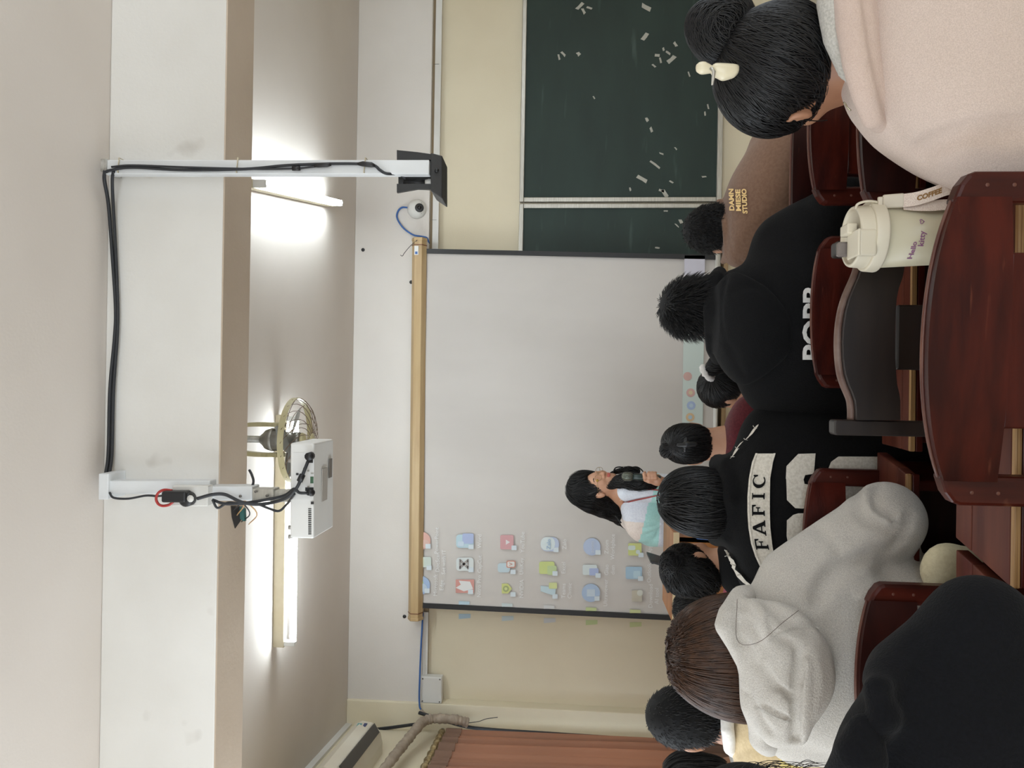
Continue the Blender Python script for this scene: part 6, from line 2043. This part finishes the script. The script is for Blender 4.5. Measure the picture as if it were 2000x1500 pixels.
e1 = np.cross(ax, (0, 0, 1)); e1 /= np.linalg.norm(e1); e2 = np.cross(ax, e1)
for k_ in range(20):
    a = 2 * math.pi * k_ / 20
    ring.append(sc_ + 0.027 * (math.cos(a) * e1 + math.sin(a) * e2))
scr_ = tag(MB().tube(ring, [0.013 + 0.003 * math.sin(i * 2.900) for i in range(20)], 8, closed=True).build('scrunchie', m_whites, origin=sc_), 'white satin scrunchie holding the black ponytail', 'scrunchie')
lower(t)

# ------------------------------------------------------------------ 10  messy bun
d = 2.78
t = person('seated person in dark collared top with messy black hair bun', 392, 1520, d)
H = Head(390, 1356, 2.8, -38, -6, 0, 0.96)
rows = [(1402, 366, 432, 2.76, 0.055), (1418, 350, 452, 2.76, 0.08), (1440, 335, 470, 2.76, 0.10), (1480, 325, 478, 2.76, 0.115), (1560, 325, 478, 2.76, 0.115)]
aL = arm_pts(P(350, 1470, 2.76), -1); aR = arm_pts(P(455, 1470, 2.76), 1)
body(t, H, P(398, 1422, 2.78), P(355, 1465, 2.76), P(450, 1465, 2.76), m_skin2, (aL, aR), 0.008)
top(t, 'top', rows, m_blk, (aL, aR), 0.010, (0.06, 0.055, 0.045), wr=0.003, seed=71)
Fh = union([H.e((0, -0.012, 0.032), (0.084, 0.104, 0.093)), (H.e((0, -0.045, -0.03), (0.074, 0.06, 0.068)), 0.03), (ell(P(402, 1308, 2.74), (0.038, 0.035, 0.032)), 0.03)])
Fh = cut(Fh, H.e((0, 0.13, -0.05), (0.07, 0.09, 0.09)), 0.012)
sdf_obj('hair', grooves(Fh, [], 0.003, 50, 3), m_hairb, t, 0.008)
rt = roots_on(Fh, 1400, 73)
tb = P(402, 1312, 2.74)
pa_, no_ = comb(Fh, rt, lambda p, g, t_: (tb - p) / (np.linalg.norm(tb - p, axis=1, keepdims=True) + 0.02), 10, 0.010, (0, 0.005), jit=0.22, seed=3)
strand_obj('hair_strands', pa_, no_, taper(10, 0.0014), m_hair, t)
nW = 40
rs = np.random.default_rng(5)
p0 = np.stack([P(rs.uniform(345, 400), rs.uniform(1298, 1360), 2.74) for _ in range(nW)])
dd_ = rs.normal(size=(nW, 3)) * 0.5 + np.array([-0.9, 0, 0.0])
L_ = rs.uniform(0.02, 0.06, nW)[:, None]
paths = np.stack([p0 + dd_ * L_ * t_ + np.array([0, 0, -0.9]) * L_ * t_ * t_ for t_ in np.linspace(0, 1, 6)], 1)
strand_obj('stray_hairs', paths, np.zeros_like(paths) + np.array([0, -1.0, 0]), taper(6, 0.0009), m_hair, t)
lower(t)

# ------------------------------------------------------------------ 11  red shirt beside the messy bun
d = 3.350
t = person('seated person in dark red shirt, black hair half hidden behind long brown hair', 310, 1500, d)
H = Head(308, 1368, 3.350, -20, -12, 8, 0.95)
rows = [(1412, 285, 352, 3.250, 0.055), (1424, 268, 372, 3.220, 0.08), (1445, 252, 392, 3.220, 0.10), (1490, 245, 400, 3.220, 0.115), (1570, 245, 400, 3.220, 0.115)]
aL = arm_pts(P(270, 1480, 3.250), -1); aR = arm_pts(P(375, 1480, 3.250), 1)
body(t, H, P(315, 1425, 3.280), P(275, 1470, 3.250), P(370, 1470, 3.250), m_skin2, (aL, aR), 0.009)
top(t, 'shirt', rows, m_redsh, (aL, aR), 0.010, (0.06, 0.055, 0.045), wr=0.003, seed=81)
Fh = union([H.e((0, -0.012, 0.032), (0.083, 0.103, 0.092)), (H.e((0, -0.045, -0.03), (0.074, 0.06, 0.068)), 0.03)])
Fh = cut(Fh, H.e((0, 0.13, -0.05), (0.07, 0.09, 0.09)), 0.012)
sdf_obj('hair', Fh, m_hairb, t, 0.009)
rt = roots_on(Fh, 900, 83)
pa_, no_ = comb(Fh, rt, down, 10, 0.010, (0, 0.003), jit=0.1, seed=3)
strand_obj('hair_strands', pa_, no_, taper(10, 0.0016), m_hair, t)
MB().lathe([(0.014, 0), (0.012, 0.006), (0.004, 0.009)], P(344, 1340, 3.280), (0.5, -0.8, 0.1), 14).build('hair_pin', m_whites, t)
lower(t)

# ------------------------------------------------------------------ 12  at the frame edge behind the beige shirt
d = 2.55
t = person('dark-haired person in white shirt at frame edge beyond the beige shirt', -15, 1550, d)
H = Head(-22, 1366, 2.55, 10, -8, 0, 0.97)
rows = [(1424, -60, 20, 2.52, 0.055), (1440, -85, 45, 2.5, 0.08), (1462, -110, 66, 2.5, 0.10), (1510, -120, 74, 2.5, 0.115), (1600, -120, 74, 2.5, 0.115)]
aL = arm_pts(P(-90, 1490, 2.5), -1); aR = arm_pts(P(45, 1490, 2.5), 1)
body(t, H, P(-20, 1430, 2.53), P(-80, 1480, 2.5), P(40, 1480, 2.5), m_skin, (aL, aR), 0.009)
top(t, 'shirt', rows, m_whites, (aL, aR), 0.011, (0.06, 0.055, 0.045), wr=0.003, seed=91)
Fh = union([H.e((0, -0.012, 0.032), (0.087, 0.105, 0.095)), (H.e((0, -0.035, -0.04), (0.084, 0.072, 0.08)), 0.03)])
Fh = cut(Fh, H.e((0, 0.13, -0.05), (0.07, 0.09, 0.09)), 0.012)
sdf_obj('hair', Fh, m_hairb, t, 0.009)
rt = roots_on(Fh, 900, 93)
pa_, no_ = comb(Fh, rt, down, 10, 0.010, (0, 0.004), jit=0.12, seed=3)
strand_obj('hair_strands', pa_, no_, taper(10, 0.0016), m_hair, t)
lower(t)
# ------------------------------------------------------------------ 13  the standing speaker
d = 4.30
t = person('standing person in white shirt tinted aqua by projector light, with long dark hair, holding microphone', 505, 1300, d)


def q6(cx, cy, dd_=4.3):
    return P(1500 - (880 + cy / 7.5), 1100 + cx / 7.5, dd_)


H = Head(551, 1172, 4.28, -128, 8, -6, 0.90)
sL = q6(1000, 1010, 4.40); sR = q6(950, 600, 4.18)
elL = q6(1330, 1230, 4.36); wrL = q6(1640, 1230, 4.2)     # arm on the picture's left
elR = q6(1560, 640, 4.12); wrR = q6(1480, 470, 4.05)        # arm holding the microphone
it = head_items(H)
nb = q6(880, 640, 4.30)
it.append((cap(H.pt(0, -0.01, -0.05), nb, 0.045, 0.05), 0.03))
ch = q6(1250, 780, 4.32)
it += [(cap(nb, ch, 0.05, 0.08), 0.05), (cap(ch, ch + np.array([0, 0.02, -0.35]), 0.085, 0.09), 0.05), (cap(nb, sL, 0.045, 0.042), 0.03), (cap(nb, sR, 0.045, 0.042), 0.03),
       (cap(sL, elL, 0.042, 0.036), 0.02), (cap(elL, wrL, 0.036, 0.026), 0.015), (cap(sR, elR, 0.04, 0.034), 0.02), (cap(elR, wrR, 0.034, 0.024), 0.015)]
it += hand_items(wrL, wrL - elL, (0, -1, 0), (1, 0, 0), 0.9, 0.3)
# gripping hand: palm below the microphone body, fingers wrapped round it
mic0 = q6(880, 378, 4.0); mic1 = q6(1300, 398, 4.0)
ma = (mic1 - mic0) / np.linalg.norm(mic1 - mic0)
pc = q6(1370, 430, 4.01)
it += [(cap(wrR, pc, 0.025, 0.027), 0.015), (cap(pc, q6(1290, 415, 4.02), 0.027, 0.024), 0.015)]
for k_, (cx, w_) in enumerate(((1190, 0.0095), (1255, 0.010), (1305, 0.0098), (1350, 0.0088))):
    a_ = q6(cx + 25, 440, 4.025); b_ = q6(cx + 5, 400, 3.972); c_ = q6(cx - 5, 345, 3.972); e_ = q6(cx + 4, 318, 4.0)
    it += [(cap(a_, b_, w_, w_), 0.006), (cap(b_, c_, w_, w_ * 0.95), 0.004), (cap(c_, e_, w_ * 0.95, w_ * 0.8), 0.004)]
it += [(cap(q6(1330, 460, 4.0), q6(1260, 452, 3.985), 0.013, 0.011), 0.008), (cap(q6(1260, 452, 3.985), q6(1195, 432, 3.985), 0.0105, 0.0085), 0.005)]
# standing legs under the clothes
hip = np.array([ch[0], 4.33, 0.74])
sdf_obj('body', union(it), m_skin2, t, 0.0055)
m_eye = mat('eye_white', s(226, 222, 216), 0.25); m_iris = mat('dark_iris', s(30, 20, 14), 0.2); m_lip = mat('lips', s(186, 92, 84), 0.4)
for sx in (-1, 1):
    e_ = sdf_obj('eye', H.e((sx * 0.031, 0.077, 0.002), (0.0125, 0.0075, 0.006)), m_eye, t, 0.002)
    sdf_obj('iris', H.e((sx * 0.031, 0.083, 0.001), (0.0055, 0.0025, 0.0055)), m_iris, e_, 0.0012)
    sdf_obj('eyebrow', path_cap([H.pt(sx * 0.016, 0.090, 0.022), H.pt(sx * 0.032, 0.088, 0.028), H.pt(sx * 0.046, 0.078, 0.024)], [0.003, 0.0035, 0.002]), m_hairb, t, 0.002)
sdf_obj('lips', union([H.e((0, 0.096, -0.058), (0.021, 0.007, 0.005)), H.e((0, 0.095, -0.067), (0.018, 0.007, 0.006))], 0.004), m_lip, t, 0.002)
# glasses
m_gold = mat('thin_gold_wire', s(150, 130, 90), 0.3, metal=0.8)
gl = thing('glasses', H.pt(0, 0.1, 0), 'thin wire-rimmed glasses on the face of the speaker', 'glasses')
for sx in (-1, 1):
    rg = [H.pt(sx * 0.033 + 0.025 * math.cos(a), 0.104, -0.003 + 0.021 * math.sin(a)) for a in np.linspace(0, 2 * math.pi, 22)[:-1]]
    MB().tube(rg, 0.0011, 5, closed=True).build('rim', m_gold, gl)
    MB().tube([H.pt(sx * 0.058, 0.104, 0.0), H.pt(sx * 0.078, 0.06, 0.002), H.pt(sx * 0.083, 0.0, 0.0)], 0.0011, 5).build('temple', m_gold, gl)
MB().tube([H.pt(-0.009, 0.106, 0.0), H.pt(0, 0.109, 0.003), H.pt(0.009, 0.106, 0.0)], 0.0011, 5).build('bridge', m_gold, gl)
gg = H.pt(-0.0 + 0.056, 0.1, 0.008)
sdf_obj('hinge_glint', ell(q6(500, 440, 4.2), (0.007, 0.007, 0.007)), mat('gold_metal', s(220, 180, 60), 0.25, metal=0.6), gl, 0.002)
# shirt
rows = [(1213, 490, 556, 4.3, 0.055), (1222, 468, 570, 4.3, 0.075), (1238, 448, 576, 4.3, 0.09), (1262, 442, 578, 4.3, 0.10), (1300, 446, 574, 4.3, 0.105), (1360, 448, 572, 4.3, 0.105), (1430, 446, 574, 4.3, 0.11)]
f = union([loft(rows), (cap(sL, q6(1290, 1200, 4.37), 0.066, 0.075), 0.04), (cap(q6(1290, 1200, 4.37), q6(1430, 1240, 4.3), 0.074, 0.062), 0.02), (cap(sR, elR, 0.058, 0.05), 0.04)])
Fs = grooves(f, [([q6(1080, 1000, 4.2), q6(1250, 1050, 4.2), q6(1380, 1060, 4.2)], 0.008, 0.008), ([q6(1120, 1150, 4.25), q6(1300, 1120, 4.22), q6(1400, 1080, 4.2)], 0.008, 0.007), ([q6(1200, 1240, 4.28), q6(1350, 1180, 4.24)], 0.007, 0.006), ([q6(1350, 1290, 4.28), q6(1400, 1150, 4.22)], 0.007, 0.006)], 0.0025, 40, 3)
m_aqua = fabric('projector_aqua_tint', s(172, 216, 212), s(163, 209, 204), 120, bump=0.08)
sh_ = sdf_obj('shirt', Fs, m_shirt1, t, 0.007)
sh_.data.materials.append(m_aqua)
sh_.data.materials.append(fabric('peach_white_cotton', s(224, 212, 204), s(216, 204, 195), 120, bump=0.08))
# colour blocks by height and side; the aqua one is painted-in projector light
za, zb2 = q6(1180, 700)[2], q6(1395, 700)[2]
co = np.empty(len(sh_.data.polygons) * 3); sh_.data.polygons.foreach_get('center', co); co = co.reshape(-1, 3) + np.array(wloc(t))
mi = np.zeros(len(co), np.int32)
xc = q6(1200, 950)[0]; bnd = za + (xc - co[:, 0]) * 0.18
mi[(co[:, 2] < bnd) & (co[:, 2] > zb2)] = 1
mi[(co[:, 0] < q6(1000, 1010)[0]) & (co[:, 2] >= bnd)] = 2
sh_.data.polygons.foreach_set('material_index', mi)
sdf_obj('collar', union([path_cap([q6(790, 730, 4.27), q6(870, 690, 4.23), q6(985, 655, 4.2), q6(1045, 700, 4.2)], [0.012, 0.014, 0.014, 0.006]), (path_cap([q6(860, 570, 4.2), q6(960, 540, 4.19), q6(1060, 600, 4.19)], [0.012, 0.013, 0.005]), 0.004), (path_cap([q6(810, 740, 4.3), q6(800, 640, 4.34), q6(860, 570, 4.26)], [0.012] * 3), 0.004)]), m_whites, t, 0.005)
# lanyard
for pts in ([(830, 770), (930, 745), (1060, 715), (1200, 690), (1430, 645)], [(1070, 565), (1200, 567), (1330, 578), (1440, 588)]):
    decal(Fs, [[(1500 - (880 + (y - 9) / 7.5), 1100 + x / 7.5) for x, y in pts] + [(1500 - (880 + (y + 9) / 7.5), 1100 + x / 7.5) for x, y in pts[::-1]]], 4.3, 'lanyard', mat('red_lanyard', s(150, 62, 60), 0.6), t, 0.006, 6)
# long hair
Fh = union([H.e((0, -0.02, 0.035), (0.084, 0.098, 0.094)),
            (path_cap([q6(300, 560, 4.32), q6(450, 640, 4.36), q6(600, 740, 4.40), q6(760, 850, 4.42), q6(850, 960, 4.45), q6(950, 1120, 4.48)], [0.10, 0.105, 0.09, 0.07, 0.05, 0.015]), 0.03),
            (path_cap([q6(640, 520, 4.24), q6(800, 450, 4.17), q6(950, 440, 4.14), q6(1120, 470, 4.12), q6(1290, 500, 4.12), q6(1400, 520, 4.13)], [0.015, 0.034, 0.044, 0.042, 0.032, 0.01]), 0.02),
            (path_cap([q6(700, 330, 4.3), q6(830, 290, 4.28), q6(960, 290, 4.26), q6(1080, 300, 4.26)], [0.008, 0.014, 0.018, 0.012]), 0.02)])
Fh = cut(Fh, H.e((0.0, 0.115, -0.012), (0.066, 0.09, 0.098)), 0.012)
sdf_obj('hair', Fh, m_hairb, t, 0.007)
rt = roots_on(Fh, 1500, 103)


def wavy(p, g, t_):
    d_ = np.zeros_like(p); d_[:, 2] = -1; d_[:, 0] = 0.5 * np.sin(p[:, 2] * 60 + p[:, 0] * 30) + np.where(p[:, 0] < q6(600, 640)[0], -0.55, 0.1)
    return d_


pa_, no_ = comb(Fh, rt, wavy, 14, 0.013, (0, 0.006), jit=0.15, seed=3)
strand_obj('hair_strands', pa_, no_, taper(14, 0.0019), m_hair, t)
for pts in ([(730, 330), (760, 260), (820, 240), (880, 250)], [(860, 300), (900, 250), (960, 270), (980, 320)], [(980, 310), (1010, 250), (1080, 240), (1140, 275), (1170, 310)], [(800, 1010), (830, 1060), (790, 1090)], [(760, 950), (800, 1000), (850, 1060)]):
    MB().tube(smooth_path([q6(a, b, 4.28) for a, b in pts], 5), 0.004, 6).build('hair_curl', m_hair, t)
# trousers and shoes, standing
ob = [cap((hip[0] - 0.07, hip[1], hip[2]), (hip[0] + 0.07, hip[1], hip[2]), 0.10)]
for sx in (-1, 1):
    ob += [(cap((hip[0] + sx * 0.075, hip[1], hip[2] - 0.02), (hip[0] + sx * 0.085, hip[1] - 0.02, 0.38), 0.082, 0.056), 0.03), (cap((hip[0] + sx * 0.085, hip[1] - 0.02, 0.38), (hip[0] + sx * 0.09, hip[1], 0.08), 0.055, 0.05), 0.02)]
sdf_obj('trousers', union(ob), m_jean, t, 0.014)
for sx in (-1, 1):
    V, Fq = surf(union([ell((hip[0] + sx * 0.09, hip[1] - 0.06, 0.045), (0.04, 0.12, 0.043))]), 0.014)
    V[:, 2] = np.maximum(V[:, 2], 0.003)
    link('shoe', np_mesh('shoe', V - np.array(wloc(t)), Fq), m_shoe, t)
# microphone
mc = thing('microphone', mic0, 'dark green handheld microphone with silver mesh head held by the speaker', 'microphone')
MB().lathe([(0.012, 0), (0.0155, 0.01), (0.0165, 0.03), (0.016, np.linalg.norm(mic1 - mic0) - 0.01), (0.012, np.linalg.norm(mic1 - mic0))], mic0 + ma * 0.045, ma, 16).build('handle', mat('dark_green_plastic', s(34, 52, 48), 0.3), mc)
MB().lathe([(0.008, 0), (0.019, 0.008), (0.023, 0.022), (0.022, 0.045), (0.018, 0.055)], mic0 - ma * 0.008, ma, 18).build('mesh_head', mat('mic_mesh', s(116, 120, 108), 0.4, s(60, 64, 58), 260, metal=0.5), mc)
MB().lathe([(0.0185, 0), (0.0185, 0.012)], mic0 + ma * 0.15, ma, 18).build('green_ring', mat('green_ring', s(70, 140, 110), 0.4), mc)

# ------------------------------------------------------------------ small things at the left edge
bx = thing('plastic_basket', P(-10, 1560, 1.98), 'pale yellow plastic basket edge beside the grey hood', 'basket')
m_yel = mat('pale_yellow_plastic', s(232, 214, 140), 0.45, s(222, 202, 122), 8)
for a0, a1 in ((1527, 1542), (1545, 1556), (1559, 1573)):
    l0, l1 = P(-40, a0, 1.98), P(48, a1, 1.98)
    MB().box((l0[0], 1.98, l1[2]), (l1[0], 2.0, l0[2])).build('slat', m_yel, bx, bevel=0.003)
l0, l1 = P(25, 1506, 1.97), P(46, 1530, 1.97)
MB().box((l0[0], 1.975, l1[2]), (l1[0], 2.005, l0[2])).build('handle', m_yel, bx, bevel=0.005)
for uu in (-35, 8, 40):
    l0, l1 = P(uu, 1527, 1.98), P(uu + 7, 1573, 1.98)
    MB().box((l0[0], 1.99, ZD), (l1[0], 2.01, l0[2])).build('rib', m_yel, bx)
